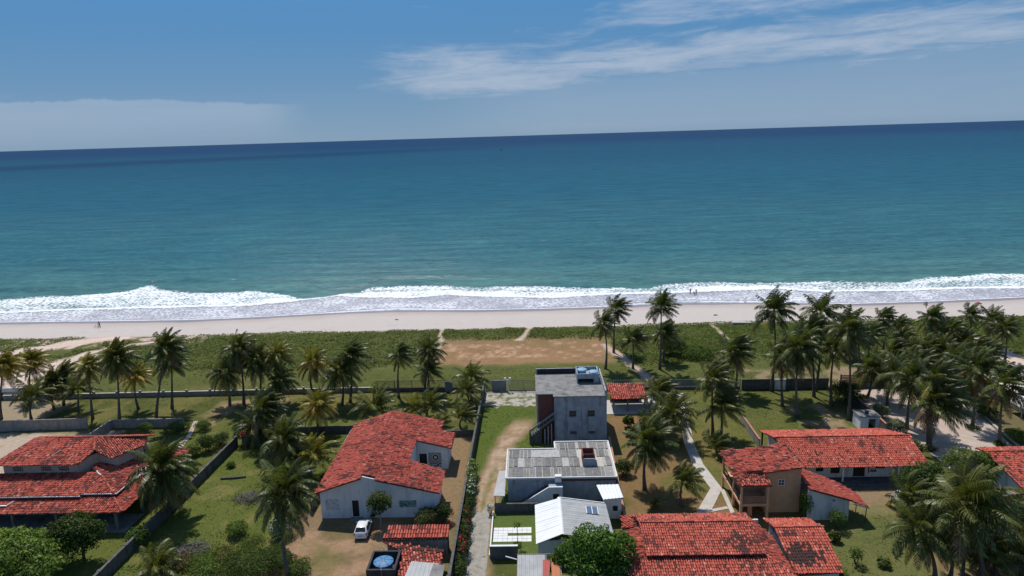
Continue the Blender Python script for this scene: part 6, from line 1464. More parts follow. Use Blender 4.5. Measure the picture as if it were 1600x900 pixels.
bushes = [
 ('leafy_bush', 'dense bush growing against the outer face of the garden wall', (218, 850), 1.5, 1.9, 2200, 0.22, G1, None),
 ('leafy_bush', 'bright feathery green bush alone in the green lot', (372, 836), 1.45, 1.6, 2400, 0.17, G3, None),
 ('leafy_bush', 'small dark shrub on the grass near the felled log', (361, 730), 0.75, 0.8, 700, 0.18, G1, None),
 ('clipped_bush', 'round clipped bush in front of the grey corner wall', (228, 676), 1.5, 1.6, 1700, 0.16, G1, None),
 ('clipped_bush', 'wide clipped bush right of the round one by the grey wall', (280, 674), 2.0, 1.6, 2000, 0.16, G1, None),
 ('leafy_bush', 'bush at the garden path gap near the grey wall', (318, 672), 1.5, 1.4, 1200, 0.2, G1, None),
 ('leafy_bush', 'tall bush leaning over the dark garden wall', (325, 705), 1.6, 2.4, 2000, 0.22, G2, None),
 ('leafy_bush', 'pale yellow-green crinkled shrub beside the garden wall', (302, 712), 1.3, 1.6, 1100, 0.24, (0.13, 0.16, 0.04), None),
 ('flowering_bush', 'white-flowered bush in the corner of the brown earth yard', (441, 838), 1.7, 2.3, 2200, 0.2, G1, (420, (0.75, 0.75, 0.72), 0.20)),
 ('hedge_bush', 'broad scrubby hedge at the foot of the green lot', (392, 890), 3.4, 1.7, 5200, 0.2, (0.07, 0.105, 0.024), None),
 ('hedge_bush', 'lower scrub right of the broad hedge near the brown yard', (440, 885), 2.0, 1.5, 2600, 0.2, (0.06, 0.092, 0.022), None),
 ('leafy_bush', 'rough low shrub between the brush pile and the hedge', (320, 885), 1.9, 1.2, 2000, 0.18, G3, None),
 ('leafy_bush', 'tangled shrub at the base of the garden wall', (252, 868), 1.6, 1.4, 1800, 0.18, G2, None),
 ('scrub', 'yellow-topped scrub patch in the middle of the foot of the green lot', (352, 876), 1.9, 1.2, 1600, 0.2, (0.12, 0.13, 0.035), None),
 ('scrub', 'dark low scrub patch beside the thin tall palm trunk', (428, 868), 1.5, 1.0, 1200, 0.2, (0.06, 0.09, 0.024), None),
 ('scrub', 'brownish scrub between brush heap and garden wall', (285, 885), 1.7, 1.0, 1200, 0.2, (0.13, 0.11, 0.045), None),
 ('scrub', 'fresh green scrub under the brownish scrub', (320, 902), 2.0, 1.3, 1500, 0.22, (0.105, 0.16, 0.035), None),
 ('scrub', 'green scrub at the earth yard corner of the hedge', (466, 896), 1.7, 1.3, 1500, 0.2, (0.085, 0.13, 0.028), None),
 ('scrub', 'thin weedy patch beneath the feathery green bush', (395, 850), 1.6, 0.7, 800, 0.18, (0.10, 0.14, 0.03), None),
 ('wall_hedge', 'dark hedge leaning on the garden wall just below the hut', (378, 678), 1.5, 1.9, 1500, 0.2, G2, None),
 ('wall_hedge', 'dark hedge half way down the garden wall', (345, 695), 1.5, 1.8, 1500, 0.2, G2, None),
 ('wall_hedge', 'leafy shrub beside the slab bench on the garden wall', (300, 735), 1.3, 1.4, 1200, 0.2, G1, None),
 ('round_bush', 'rounded olive bush right of the gabled house front', (668, 819), 1.75, 1.9, 2800, 0.17, (0.082, 0.098, 0.03), None),
 ('dark_bush', 'dark glossy bush at the right corner of the gabled house', (693, 815), 1.25, 2.3, 2000, 0.2, G2, None),
 ('leafy_bush', 'small dark bush in the corner beside the house door', (584, 808), 0.5, 0.7, 350, 0.15, G2, None),
 ('dark_bush', 'dark bush beside the terracotta-coloured wall', (975, 742), 1.4, 2.2, 1800, 0.22, G2, None),
 ('banana_shrub', 'young broad-leaved shrub on the dry grass near the pavilion', (982, 668), 0.9, 2.0, 260, 0.75, (0.10, 0.13, 0.03), None),
 ('banana_shrub', 'second broad-leaved shrub just below the first on dry grass', (988, 690), 1.0, 2.0, 300, 0.75, (0.09, 0.12, 0.03), None),
 ('dark_bush', 'dark rounded tree-bush on the dune beyond the pavilion', (1050, 556), 3.0, 3.6, 3600, 0.28, G2, None),
 ('dune_bush', 'broad bright bush on the dune right of the dark one', (1090, 560), 4.0, 2.2, 3400, 0.3, (0.075, 0.125, 0.026), None),
 ('dark_bush', 'dark thicket under the palms at the back of the right lawn', (1318, 628), 3.0, 3.4, 3600, 0.26, G2, None),
 ('variegated_shrub', 'silvery variegated shrub beside the tiny concrete shed', (1376, 652), 1.5, 2.0, 1900, 0.22, (0.17, 0.21, 0.13), None),
 ('variegated_shrub', 'silvery variegated shrub at the corner of the sandy yard', (1402, 678), 1.7, 2.1, 2100, 0.22, (0.18, 0.22, 0.13), None),
 ('variegated_shrub', 'small silvery shrub behind the end of the long roof', (1425, 700), 1.1, 1.4, 1000, 0.2, (0.15, 0.19, 0.10), None),
 ('variegated_shrub', 'sparse variegated shrub at the top of the dark divider wall', (1348, 626), 1.0, 1.0, 600, 0.2, (0.15, 0.16, 0.08), None),
 ('rose_bush', 'thin flowering bush against the white annex wall', (1308, 826), 1.2, 2.2, 900, 0.2, G1, None),
 ('garden_shrub', 'spiky pale young shrub on the lawn below the annex', (1304, 846), 0.7, 1.2, 240, 0.45, (0.13, 0.15, 0.045), None),
 ('garden_shrub', 'thin open sapling on the lower lawn', (1337, 882), 0.9, 2.0, 240, 0.25, G1, None),
 ('garden_shrub', 'leafy pale shrub right of the sapling on the lower lawn', (1380, 885), 0.75, 0.9, 260, 0.40, (0.13, 0.16, 0.05), None),
 ('garden_shrub', 'bright yellow-green shrub at the foot of the mossy roof', (1303, 905), 1.5, 1.4, 1100, 0.26, (0.14, 0.175, 0.03), None),
 ('wall_creeper', 'green creeper clinging to the corner of the tan house', (1257, 812), 0.9, 3.6, 900, 0.2, G3, None),
 ('grove_bush', 'low green bush under the palms near the stone wall', (1385, 600), 2.2, 1.8, 1600, 0.26, G1, None),
 ('grove_bush', 'low green bush under the densest grove palms', (1462, 585), 2.6, 2.0, 1800, 0.26, G1, None),
 ('grove_bush', 'bush on the seaward side of the beach grove', (1420, 560), 3.0, 2.0, 1800, 0.28, (0.08, 0.125, 0.028), None),
 ('grove_bush', 'bush beside the sand path end of the grove', (1492, 572), 2.6, 1.8, 1600, 0.28, (0.075, 0.12, 0.026), None),
 ('street_bush', 'bush beneath the palms right of the kerb', (1540, 652), 1.9, 1.8, 1800, 0.24, G1, None),
 ('street_bush', 'low bush between kerb and white building', (1592, 688), 2.2, 1.4, 1800, 0.22, G3, None),
 ('street_bush', 'small clump of greenery at a palm foot by the kerb', (1561, 696), 0.9, 0.6, 500, 0.2, G1, None),
 ('palm_ring', 'ring of low plants around a palm foot in the sandy yard', (1519, 670), 1.2, 0.5, 500, 0.2, G2, None),
 ('palm_ring', 'low plants around the two close palm trunks in the yard', (1450, 702), 1.3, 0.5, 500, 0.2, G2, None),
 ('stair_plant', 'small plant growing at the foot of the concrete house', (915, 698), 0.9, 1.0, 400, 0.2, G3, None),
]
for i, (nm, lab, px, r, h, n, lf, c, fl) in enumerate(bushes):
    leafy(nm, lab, 'bush', g(*px), blob(r, h, 5, i+40), int(n*1.5), lf*0.8, c, None, None, fl)
# trees at the right: dark broadleaf, flamboyant, thicket
leafy('dense_tree', 'dense dark green tree at the corner of the long house veranda', 'tree', g(1432, 782), [(0, 0, 2.9, 2.2, 1.9, 1.5), (1.4, 0.5, 3.3, 1.9, 1.7, 1.4), (-1.3, 0, 2.2, 1.5, 1.4, 1.2), (0.6, -1.2, 1.9, 1.9, 1.4, 1.2)], 5200, 0.26, (0.055, 0.095, 0.022), (1.8, 0.16))
leafy('light_tree', 'lighter green tree behind the huge palm at the long roof end', 'tree', (54.5, 80.5, 0), [(0, 0, 3.2, 2.4, 2.0, 1.6), (1.8, 0.3, 2.8, 1.8, 1.6, 1.4), (-1.5, 0.4, 2.6, 1.6, 1.5, 1.2)], 4200, 0.24, (0.11, 0.155, 0.034), (1.9, 0.15))
leafy('flame_tree', 'feathery green tree dotted with red blossom before the crimson roof', 'tree', (54.5, 69.0, 0), [(0, 0, 3.6, 3.0, 2.5, 1.4), (2.6, 0.5, 3.4, 2.4, 2.2, 1.2), (-2.2, 0.6, 3.2, 2.0, 1.9, 1.2), (1.0, 1.8, 3.8, 2.4, 1.8, 1.0)], 6500, 0.2, (0.085, 0.115, 0.026), (2.3, 0.18), flowers=(420, (0.45, 0.035, 0.02), 0.24))
leafy('thicket_tree', 'mixed green thicket growing in front of the flame tree', 'tree', (50.5, 63.2, 0), [(0, 0, 2.5, 2.2, 1.9, 1.4), (2.2, -0.5, 2.3, 2.2, 1.9, 1.4), (-1.0, -1.0, 1.8, 1.8, 1.5, 1.2), (2.5, -2.0, 1.6, 2.2, 1.6, 1.1)], 5600, 0.24, (0.088, 0.125, 0.028), (1.6, 0.15), flowers=(40, (0.7, 0.7, 0.72), 0.2))
# flowering climbers along the lane wall
vines = [((-8.55, 84.5), 0.8, 2.0, G3, (70, (0.78, 0.78, 0.72), 0.2), 'climber with pale yellow-green leaves over the lane wall'),
         ((-8.5, 81.6), 0.85, 2.1, (0.11, 0.16, 0.035), (50, (0.7, 0.74, 0.5), 0.2), 'pale-leaved climber thick on the lane wall'),
         ((-8.45, 78.9), 0.8, 1.8, G1, (90, (0.82, 0.82, 0.80), 0.2), 'climber with clusters of white blossom on the lane wall'),
         ((-8.4, 76.4), 0.8, 1.5, G2, None, 'dark leafy climber on the lane wall'),
         ((-8.35, 73.0), 0.75, 1.6, G2, (30, (0.38, 0.02, 0.05), 0.24), 'sparse climber with dark red blossom on the lane wall'),
         ((-8.3, 70.2), 0.75, 1.5, G2, (26, (0.42, 0.03, 0.04), 0.24), 'climber with a few red blossoms near the lane shed'),
         ((-8.25, 66.8), 0.85, 1.7, G2, (60, (0.42, 0.02, 0.05), 0.26), 'climber with thick crimson blossom beside the lane shed'),
         ((-8.2, 63.6), 0.8, 1.4, G2, None, 'low dark creeper at the near end of the lane wall')]
for i, ((x, y), r, h, c, fl, lab) in enumerate(vines):
    leafy('flowering_climber', lab, 'climber', (x, y, 0), [(0, 0, h*0.6, r, 1.4, h*0.5), (-0.2, 0.9, h*0.7, r*0.7, 0.9, h*0.4), (0.1, -0.9, h*0.5, r*0.8, 0.9, h*0.45)], 1500, 0.19, c, None, None, fl)
leafy('white_flower_plant', 'small white-flowered plant at the corner of the black court wall', 'plant', (-5.7, 74.9, 0), [(0, 0, 0.9, 0.45, 0.4, 0.5)], 160, 0.16, G1, None, None, (60, (0.8, 0.8, 0.8), 0.2))
leafy('lawn_sapling', 'thin sapling standing between the white slab strips', 'plant', (-2.3, 68.4, 0), [(0, 0, 2.6, 0.5, 0.45, 0.35), (0, 0, 0.25, 0.55, 0.5, 0.25)], 260, 0.18, G3, (2.5, 0.035))
# brush piles and a felled log
def brush(px, r, label):
    B = g(*px); R = thing('brush_pile', B, label, 'brush pile'); mb = MB(); q = random.Random(int(px[0]))
    for k in range(170):
        a_, rr = q.uniform(0, 6.28), r*math.sqrt(q.random()); c = Vector((B.x+math.cos(a_)*rr*1.25, B.y+math.sin(a_)*rr*0.9, 0.08+q.random()*0.75*(1-rr/r*0.8)))
        d = Vector((q.uniform(-1, 1), q.uniform(-1, 1), q.uniform(-0.35, 0.45))).normalized()*q.uniform(0.35, 0.8)
        mb.tube([c-d, c+Vector((0, 0, 0.05)), c+d], [0.03, 0.025, 0.012], 3, False)
    obj('twigs', mb, MATS['twig'], R, kind='stuff')
    return R
plain('twig', (0.20, 0.175, 0.17), (0.13, 0.11, 0.105), 5, 0.95)
brush((392, 780), 1.7, 'heap of grey dead branches beside the tall thin palm')
brush((302, 860), 1.6, 'heap of purple-grey dead branches near the hedge')
R = thing('felled_log', g(362, 748), 'grey felled palm log lying across the grass', 'log')
obj('log', MB().tube([g(345, 749)+Vector((0, 0, 0.14)), g(366, 748)+Vector((0, 0, 0.16)), g(384, 746)+Vector((0, 0, 0.15))], [0.15, 0.16, 0.13], 8), MATS['palm_bark'], R)
R = thing('fallen_log', g(1290, 664), 'pale log lying on the worn patch of the right lawn', 'log')
obj('log', MB().tube([g(1290, 654)+Vector((0, 0, 0.12)), g(1290, 668)+Vector((0, 0, 0.12))], [0.12, 0.14], 8), MATS['pale_bark'], R)

# ------------------------------------------------------------------ ground cover
def scatter(n, x0, x1, y0, y1, maskfn):
    x, y = lrng.uniform(x0, x1, n), lrng.uniform(y0, y1, n); m_ = lrng.random(n) < maskfn(x, y); return x[m_], y[m_]
def dune_mask(x, y):
    w = (fbm(x, y, 0.35, 9)-0.5)*2
    m_ = sstep(y+(fbm(x, y, 0.15, 91)-0.5)*8, 127, 134)*(1-sstep(y+(fbm(x, x*0, 0.12, 92)-0.5)*3, 156.2, 157.4))
    m_ = m_*np.where((x > -22) & (x < 17), sstep(y+w*1.5, 146.5, 149), 1.0)
    m_ = m_*np.where(x > 17, np.maximum(sstep(y, 118, 124), m_), 1.0)
    for L_, wd in ((LEFT_SAND, 3.0), (LEFT_SAND2, 1.8), (PATH690, 0.5), (PATH825, 1.1), (PATH1125, 0.8), (PATH1000, 1.2), (RPATH, 2.8)):
        m_ = m_*sstep(dist_line(x, y, L_)+w*0.7, wd*0.6, wd*1.25)
    m_ = m_*np.where(x < -88, sstep(fbm(x, y, 0.13, 94), 0.42, 0.56)*np.where(y < 140, sstep(fbm(x, y, 0.1, 95), 0.5, 0.6), 1.0), 1.0)
    return m_*(0.5+0.5*sstep(fbm(x, y, 0.22, 93), 0.34, 0.52))
x, y = scatter(330000, -150, 150, 118, 158, dune_mask)
lift = fbm(x, y, 0.5, 96)*0.55*dune_mask(x, y)
z = land_z(x, y)+lift+lrng.random(len(x))*0.22
nn = lrng.normal(size=(len(x), 3))*0.32+np.array([0, 0.05, 1.0]); nn /= np.linalg.norm(nn, axis=1)[:, None]
kk = fbm(x, y, 0.2, 97)[:, None]; k2 = fbm(x, y, 0.9, 98)[:, None]
c = (np.array((0.088, 0.124, 0.024))*(1-kk)+np.array((0.145, 0.188, 0.034))*kk)*(0.75+0.5*k2)*(0.8+0.4*lrng.random((len(x), 1)))
yy = (y[:, None] > 150)
o = quads('dune_vegetation', leaf_quads(np.stack([x, y, z], -1), nn, 0.33, 0.7), MATS['leaf'], c)
tag(o, 'carpet of low green creeping plants covering the dune', 'ground cover', kind='stuff')
BUILT = [(-28, -9, 73.5, 97.5), (-82, -49, 72, 89), (-17.5, -9, 57, 69), (-5.4, 11, 57, 88), (0, 11, 93.5, 105), (8.5, 31, 56, 70), (22, 39, 71.8, 82), (32, 51, 79.4, 91.2), (11.5, 20.2, 104.4, 111), (-9, 0.5, 108, 116), (52.5, 73, 84, 114), (57, 76, 73, 85), (-9, -5.4, 55, 76), (73, 96, 95, 115)]
PATHS = [[(25.4, 113.5), (24.6, 110.5), (23.9, 103), (22.6, 94), (22.3, 87), (23.05, 80.4), (21.0, 76.6), (19.3, 73.6)]]
def grass_mask(x, y):
    C = ground_colour(x, y)
    gr = sstep(C[:, 1]/np.maximum(C[:, 0], 1e-3), 0.86, 1.12)
    for a, b2, c_, d_ in BUILT: gr = gr*~((x > a) & (x < b2) & (y > c_) & (y < d_))
    for p_ in PATHS: gr = gr*(dist_line(x, y, p_) > 0.85)
    return gr*(0.25+0.75*sstep(fbm(x, y, 0.6, 99), 0.35, 0.6))
x, y = scatter(190000, -120, 95, 56, 128, grass_mask)
az_ = lrng.uniform(0, 6.28, len(x)); hh = lrng.uniform(0.03, 0.10, len(x))*np.where((x < -29) & (x > -46) & (y < 72), 1.7, 1.0); wd_ = lrng.uniform(0.08, 0.18, len(x))
ax = np.stack([np.cos(az_), np.sin(az_), np.zeros(len(x))], -1)*wd_[:, None]*0.5
ln = np.stack([-np.sin(az_), np.cos(az_), np.zeros(len(x))], -1)*(hh*lrng.normal(0, 1.6, len(x)))[:, None]
b0 = np.stack([x, y, land_z(x, y)-0.02], -1); tp = b0+ln+np.stack([0*x, 0*x, hh], -1)
C = ground_colour(x, y)*(0.8+0.6*lrng.random((len(x), 1)))*np.array((1.25, 1.2, 1.0))
V = np.stack([b0-ax, b0+ax, tp+ax*0.5, tp-ax*0.5], 1)
tag(quads('grass', V, MATS['grass'], C), 'rough grass tufts over the lawns and lots', 'grass', kind='stuff')
def weed_mask(x, y):
    m_ = grass_mask(x, y)
    return m_*sstep(fbm(x, y, 0.35, 201)*0.6+fbm(x, y, 1.4, 202)*0.4, 0.50, 0.66)*np.where((x < -28) & (y < 100), 1.0, 0.6)
x, y = scatter(120000, -120, 95, 56, 128, weed_mask)
nn = lrng.normal(size=(len(x), 3))*0.35+np.array([0, 0.1, 1.0]); nn /= np.linalg.norm(nn, axis=1)[:, None]
kk = fbm(x, y, 0.5, 203)[:, None]
c = (np.array((0.075, 0.112, 0.022))*(1-kk)+np.array((0.15, 0.165, 0.045))*kk)*(0.6+0.8*lrng.random((len(x), 1)))
z = land_z(x, y)+0.04+0.16*lrng.random(len(x))
tag(quads('weeds', leaf_quads(np.stack([x, y, z], -1), nn, 0.2, 0.6), MATS['leaf'], c), 'low weeds growing in patches through the grass', 'weeds', kind='stuff')
# ------------------------------------------------------------------ cars
def car_mesh():
    """white hatchback, length along +Y (nose at +Y), origin on the ground at its centre"""
    prof = [  # y, half width low, half width belt, z bottom, z belt, z top, half width top
        (-1.92, 0.62, 0.66, 0.36, 0.72, 0.86, 0.60), (-1.86, 0.74, 0.78, 0.26, 0.84, 0.96, 0.66), (-1.72, 0.79, 0.82, 0.22, 0.90, 1.10, 0.66), (-1.30, 0.81, 0.84, 0.20, 0.92, 1.45, 0.60),
        (-0.70, 0.81, 0.84, 0.20, 0.92, 1.50, 0.60), (0.00, 0.81, 0.84, 0.20, 0.91, 1.49, 0.60), (0.45, 0.81, 0.84, 0.20, 0.90, 1.38, 0.60), (1.02, 0.81, 0.83, 0.20, 0.88, 0.98, 0.70),
        (1.45, 0.79, 0.80, 0.21, 0.80, 0.86, 0.64), (1.80, 0.72, 0.74, 0.24, 0.66, 0.72, 0.56), (1.93, 0.55, 0.60, 0.34, 0.56, 0.60, 0.45)]
    vs, fs = [], []
    for y, wl_, wb_, zb, zt, zr, wr_ in prof:
        vs += [(-wl_*0.92, y, zb), (-wl_, y, zb+0.14), (-wb_, y, zt-0.12), (-wb_*0.985, y, zt), (-wr_-0.03, y, zt+(zr-zt)*0.82), (-wr_*0.8, y, zr-0.01), (0, y, zr+0.012), (wr_*0.8, y, zr-0.01), (wr_+0.03, y, zt+(zr-zt)*0.82), (wb_*0.985, y, zt), (wb_, y, zt-0.12), (wl_, y, zb+0.14), (wl_*0.92, y, zb)]
    k = 13
    for i in range(len(prof)-1):
        for j in range(k-1): fs.append((i*k+j, (i+1)*k+j, (i+1)*k+j+1, i*k+j+1))
        fs.append((i*k+k-1, (i+1)*k+k-1, (i+1)*k, i*k))
    fs += [tuple(range(k)), tuple(range((len(prof)-1)*k+k-1, (len(prof)-1)*k-1, -1))]
    return MB().add(vs, fs)
def car(loc, rz, label):
    R = thing('car', loc, label, 'car', None, rz)
    kw = dict(local=True)
    body = obj('body', car_mesh(), MATS['car_paint'], R, smooth=True, **kw)
    body.modifiers.new('edge', 'BEVEL').width = 0.015
    q = lambda n, pts, mat, par=R: obj(n, MB().add(pts, [tuple(range(len(pts)))]), MATS[mat], par, **kw)
    q('rear_window', [(-0.63, -1.735, 1.10), (0.63, -1.735, 1.10), (0.55, -1.335, 1.455), (-0.55, -1.335, 1.455)], 'glass_dark')
    q('windscreen', [(0.66, 0.99, 1.01), (-0.66, 0.99, 1.01), (-0.56, 0.48, 1.40), (0.56, 0.48, 1.40)], 'glass_dark')
    for s in (-1, 1):
        for y0, y1 in ((-1.25, -0.62), (-0.54, 0.12), (0.18, 0.62)):
            t = 1.40 if y1 < 0.5 else 1.30
            pts = [(s*0.848, y0, 0.95), (s*0.848, y1 if y1 < 0.5 else 0.78, 0.95), (s*0.66, y1 if y1 < 0.5 else 0.30, t), (s*0.66, y0+0.02, t)]
            q('side_window', pts if s > 0 else pts[::-1], 'glass_dark')
        obj('tail_lamp', MB().box(s*0.70-0.09, -1.90, 0.70, s*0.70+0.09, -1.75, 0.98), MATS['red_lamp'], R, **kw)
        obj('headlight', MB().box(s*0.55-0.15, 1.72, 0.55, s*0.55+0.15, 1.88, 0.68), MATS['glass_dark'], R, **kw)
        obj('mirror', MB().box(s*0.93-0.09, 0.55, 0.92, s*0.93+0.09, 0.68, 1.05), MATS['car_paint'], R, **kw)
        for y in (-1.15, 1.22):
            w = obj('wheel', MB().tube([(s*0.70, y, 0.30), (s*0.84, y, 0.30)], 0.30, 16), MATS['rubber'], R, **kw)
            obj('rim', MB().tube([(s*0.80, y, 0.30), (s*0.852, y, 0.30)], 0.19, 10), MATS['metal_grey'], w, **kw)
    obj('bumper', MB().box(-0.70, -1.965, 0.34, 0.70, -1.87, 0.56), MATS['car_paint'], R, **kw)
    obj('number_plate', MB().box(-0.2, -1.972, 0.60, 0.2, -1.90, 0.71), MATS['grey_sheet'], R, **kw)
    return R
a_, b_ = P(563, 846), P(573.5, 817)
ctr = (a_+b_)/2; hd = b_-a_
CAR1 = car((ctr.x, ctr.y, 0.0), -math.atan2(hd.x, hd.y), 'white hatchback parked on the earth yard of the gabled house')
CAR1.scale = (0.94, 0.94, 0.94)
c2 = P(1414, 790)
car((c2.x+0.8, c2.y+1.2, 0.0), math.radians(-62), 'white hatchback almost hidden under the trees by the long house')

# ------------------------------------------------------------------ people
def beach_point(px, py):
    z = -1.0
    for _ in range(12):
        p = P(px, py, z); z = float(beach_z(np.array([p.y]))[0]) if p.y > YV else 0.0
    return Vector((p.x, p.y, z))
def person_mat(name, top, bottom, skin, z_top=1.42, z_waist=0.98, z_hem=0.55):
    mt, N, b, o = newmat(name)
    z = N.sep(N.new('ShaderNodeTexCoord').outputs['Object'])[2]
    c = N.mix(N.step(z, z_hem-0.01, z_hem+0.01), skin, bottom)
    c = N.mix(N.step(z, z_waist-0.01, z_waist+0.01), c, top)
    c = N.mix(N.step(z, z_top-0.01, z_top+0.01), c, skin)
    N.l.new(c, b.inputs['Base Color']); b.inputs['Roughness'].default_value = 0.8
    return mt
def person(loc, label, mt, joints, links, hair=(0.02, 0.015, 0.012), rz=0.0):
    """one skinned body grown on joints {name: (x, y, z, radius)}"""
    R = thing('person', loc, label, 'person', None, rz)
    names = list(joints); me = bpy.data.meshes.new('body')
    me.from_pydata([joints[n][:3] for n in names], [(names.index(a), names.index(b)) for a, b in links], [])
    o = mesh_obj('body', me, None, R); me.materials.append(mt)
    o.modifiers.new('skin', 'SKIN').use_smooth_shade = True
    if not me.skin_vertices: me.skin_vertices.new()
    for i, n in enumerate(names):
        r = joints[n][3]; me.skin_vertices[0].data[i].radius = (r, r)
        me.skin_vertices[0].data[i].use_root = (n == 'pelvis')
    o.modifiers.new('sub', 'SUBSURF').levels = 1
    h = joints['head']
    obj('hair', MB().lathe((h[0], h[1]-0.015, h[2]+0.0), [(0.118, -0.02), (0.124, 0.04), (0.10, 0.10), (0.03, 0.135)], 12), MATS.get('hair') or plain('hair', hair), R, smooth=True, local=True)
    return R
LK = [('pelvis', 'chest'), ('chest', 'neck'), ('neck', 'head'), ('chest', 'sl'), ('chest', 'sr'), ('sl', 'el'), ('el', 'hl'), ('sr', 'er'), ('er', 'hr'), ('pelvis', 'kl'), ('kl', 'al'), ('al', 'tl'), ('pelvis', 'kr'), ('kr', 'ar'), ('ar', 'tr')]
def pose(lean=0.0, arm=0.1, step=0.15, crouch=0.0):
    k = 1-crouch
    return {'pelvis': (0, 0, 0.93*k, 0.14), 'chest': (0.02, lean*0.6, 1.28*k, 0.155), 'neck': (0.02, lean*0.85, 1.47*k, 0.06), 'head': (0.02, lean*0.95+0.02, 1.62*k, 0.105),
            'sl': (-0.19, lean*0.75, 1.41*k, 0.065), 'sr': (0.23, lean*0.75, 1.41*k, 0.065), 'el': (-0.27, lean*0.8+arm, 1.14*k, 0.048), 'hl': (-0.26, lean+arm*2.2, 0.95*k, 0.042), 'er': (0.30, lean*0.8+arm, 1.14*k, 0.048), 'hr': (0.28, lean+arm*2.2, 0.95*k, 0.042),
            'kl': (-0.10, step, 0.50*k, 0.075), 'al': (-0.11, step*0.6, 0.09, 0.05), 'tl': (-0.11, step*0.6+0.15, 0.04, 0.04), 'kr': (0.10, -step*0.4+0.05, 0.50*k, 0.075), 'ar': (0.11, -step, 0.09, 0.05), 'tr': (0.11, -step+0.15, 0.04, 0.04)}
SKIN = (0.22, 0.115, 0.07)
pb = beach_point(155, 512)
person((pb.x+0.15, pb.y+0.05, pb.z), 'person in dark clothes pushing a bicycle along the beach', person_mat('walker', (0.03, 0.03, 0.035), (0.02, 0.02, 0.025), SKIN, z_hem=0.12), pose(0.12, 0.16, 0.20), LK, rz=math.radians(75))
R = thing('bicycle', (pb.x-0.25, pb.y-0.45, pb.z), 'dark bicycle pushed by the person on the beach', 'bicycle', None, math.radians(90))
def wheel(y):
    ring = [(0, y+0.33*math.cos(t), 0.33+0.33*math.sin(t)) for t in np.linspace(0, 2*math.pi, 21)]
    w = obj('wheel', MB().tube(ring, 0.022, 6, False), MATS['rubber'], R, local=True)
    sp = MB()
    for k in range(8):
        t = k*math.pi/4; sp.tube([(0, y, 0.33), (0, y+0.32*math.cos(t), 0.33+0.32*math.sin(t))], 0.006, 3, False)
    obj('spokes', sp, MATS['metal_grey'], w, local=True)
wheel(-0.52); wheel(0.52)
obj('frame', MB().tube([(0, -0.52, 0.33), (0, -0.05, 0.30), (0, 0.36, 0.78), (0, -0.18, 0.76), (0, -0.05, 0.30)], 0.022, 6).tube([(0, -0.52, 0.33), (0, -0.18, 0.76), (0, -0.2, 0.9)], 0.018, 6).tube([(0, 0.52, 0.33), (0, 0.36, 0.78), (0, 0.33, 0.95)], 0.02, 6), MATS['metal_dark'], R, local=True)
obj('handlebar', MB().tube([(-0.28, 0.26, 0.98), (0, 0.33, 0.96), (0.28, 0.26, 0.98)], 0.016, 6), MATS['metal_dark'], R, local=True)
obj('saddle', MB().hexa([(-0.05, -0.33, 0.9), (0.05, -0.33, 0.9), (0.03, -0.06, 0.9), (-0.03, -0.06, 0.9), (-0.08, -0.33, 0.95), (0.08, -0.33, 0.95), (0.03, -0.06, 0.94), (-0.03, -0.06, 0.94)]), MATS['rubber'], R, local=True)
WZ = -2.45
p1 = P(1078.5, 458, WZ); person((p1.x, p1.y, WZ-0.3), 'person in dark swimwear standing deepest in the foam', person_mat('bather1', (0.05, 0.03, 0.03), (0.02, 0.02, 0.03), SKIN), pose(0.02, 0.05, 0.08), LK, rz=0.3)
p1 = P(1087.6, 460.5, WZ); person((p1.x, p1.y, WZ-0.15), 'person in dark clothes standing upright beside a crouching bather', person_mat('bather2', (0.04, 0.035, 0.05), (0.03, 0.03, 0.04), SKIN), pose(0.02, 0.04, 0.08), LK, rz=-0.5)
p1 = P(1085.2, 460.5, WZ); person((p1.x, p1.y, WZ-0.15), 'person bending low in the shallow water beside a standing bather', person_mat('bather3', (0.06, 0.04, 0.03), (0.03, 0.03, 0.035), SKIN, 0.95, 0.66, 0.4), pose(0.30, 0.10, 0.16, 0.34), LK, rz=1.2)

# ------------------------------------------------------------------ boat, beach things, birds
bp_ = P(783, 234.2, -2.5)
R = thing('fishing_boat', (bp_.x, bp_.y, -2.5), 'tiny dark fishing boat far out on the sea', 'boat')
hull = MB()
st_ = [(-4, 0.6, 0.2, 0.9), (-2.5, 1.2, -0.2, 0.8), (0, 1.3, -0.4, 0.7), (2.5, 1.0, -0.2, 0.9), (4, 0.1, 0.4, 1.3)]
vs = []
for x, w, zb, zt in st_: vs += [(bp_.x+x, bp_.y-w, -2.5+zt), (bp_.x+x, bp_.y-w*0.5, -2.5+zb), (bp_.x+x, bp_.y+w*0.5, -2.5+zb), (bp_.x+x, bp_.y+w, -2.5+zt)]
hull.add(vs, [(i*4+j, i*4+4+j, i*4+5+j, i*4+1+j) for i in range(4) for j in range(3)]+[(i*4+3, i*4+7, i*4+4, i*4) for i in range(4)]+[(0, 1, 2, 3), (19, 18, 17, 16)])
obj('hull', hull, MATS['metal_dark'], R)
obj('cabin', MB().box(bp_.x-2.5, bp_.y-0.9, -1.75, bp_.x+0.5, bp_.y+0.9, -0.5), MATS['dark_wood'], R)
obj('cabin_roof', MB().box(bp_.x-2.8, bp_.y-1.1, -0.5, bp_.x+0.9, bp_.y+1.1, -0.4), MATS['dark_wood'], R)
obj('mast', MB().tube([(bp_.x+1.2, bp_.y, -1.6), (bp_.x+1.2, bp_.y, 0.9)], 0.07, 6), MATS['dark_wood'], R)
ub_ = beach_point(1527, 484)
R = thing('beach_umbrella', ub_, 'small crimson beach umbrella on the sand behind the palms', 'umbrella')
obj('pole', MB().tube([ub_-Vector((0, 0, 0.2)), ub_+Vector((0.05, 0, 2.0))], 0.025, 6), MATS['white_paint'], R)
cn = MB(); n = 10
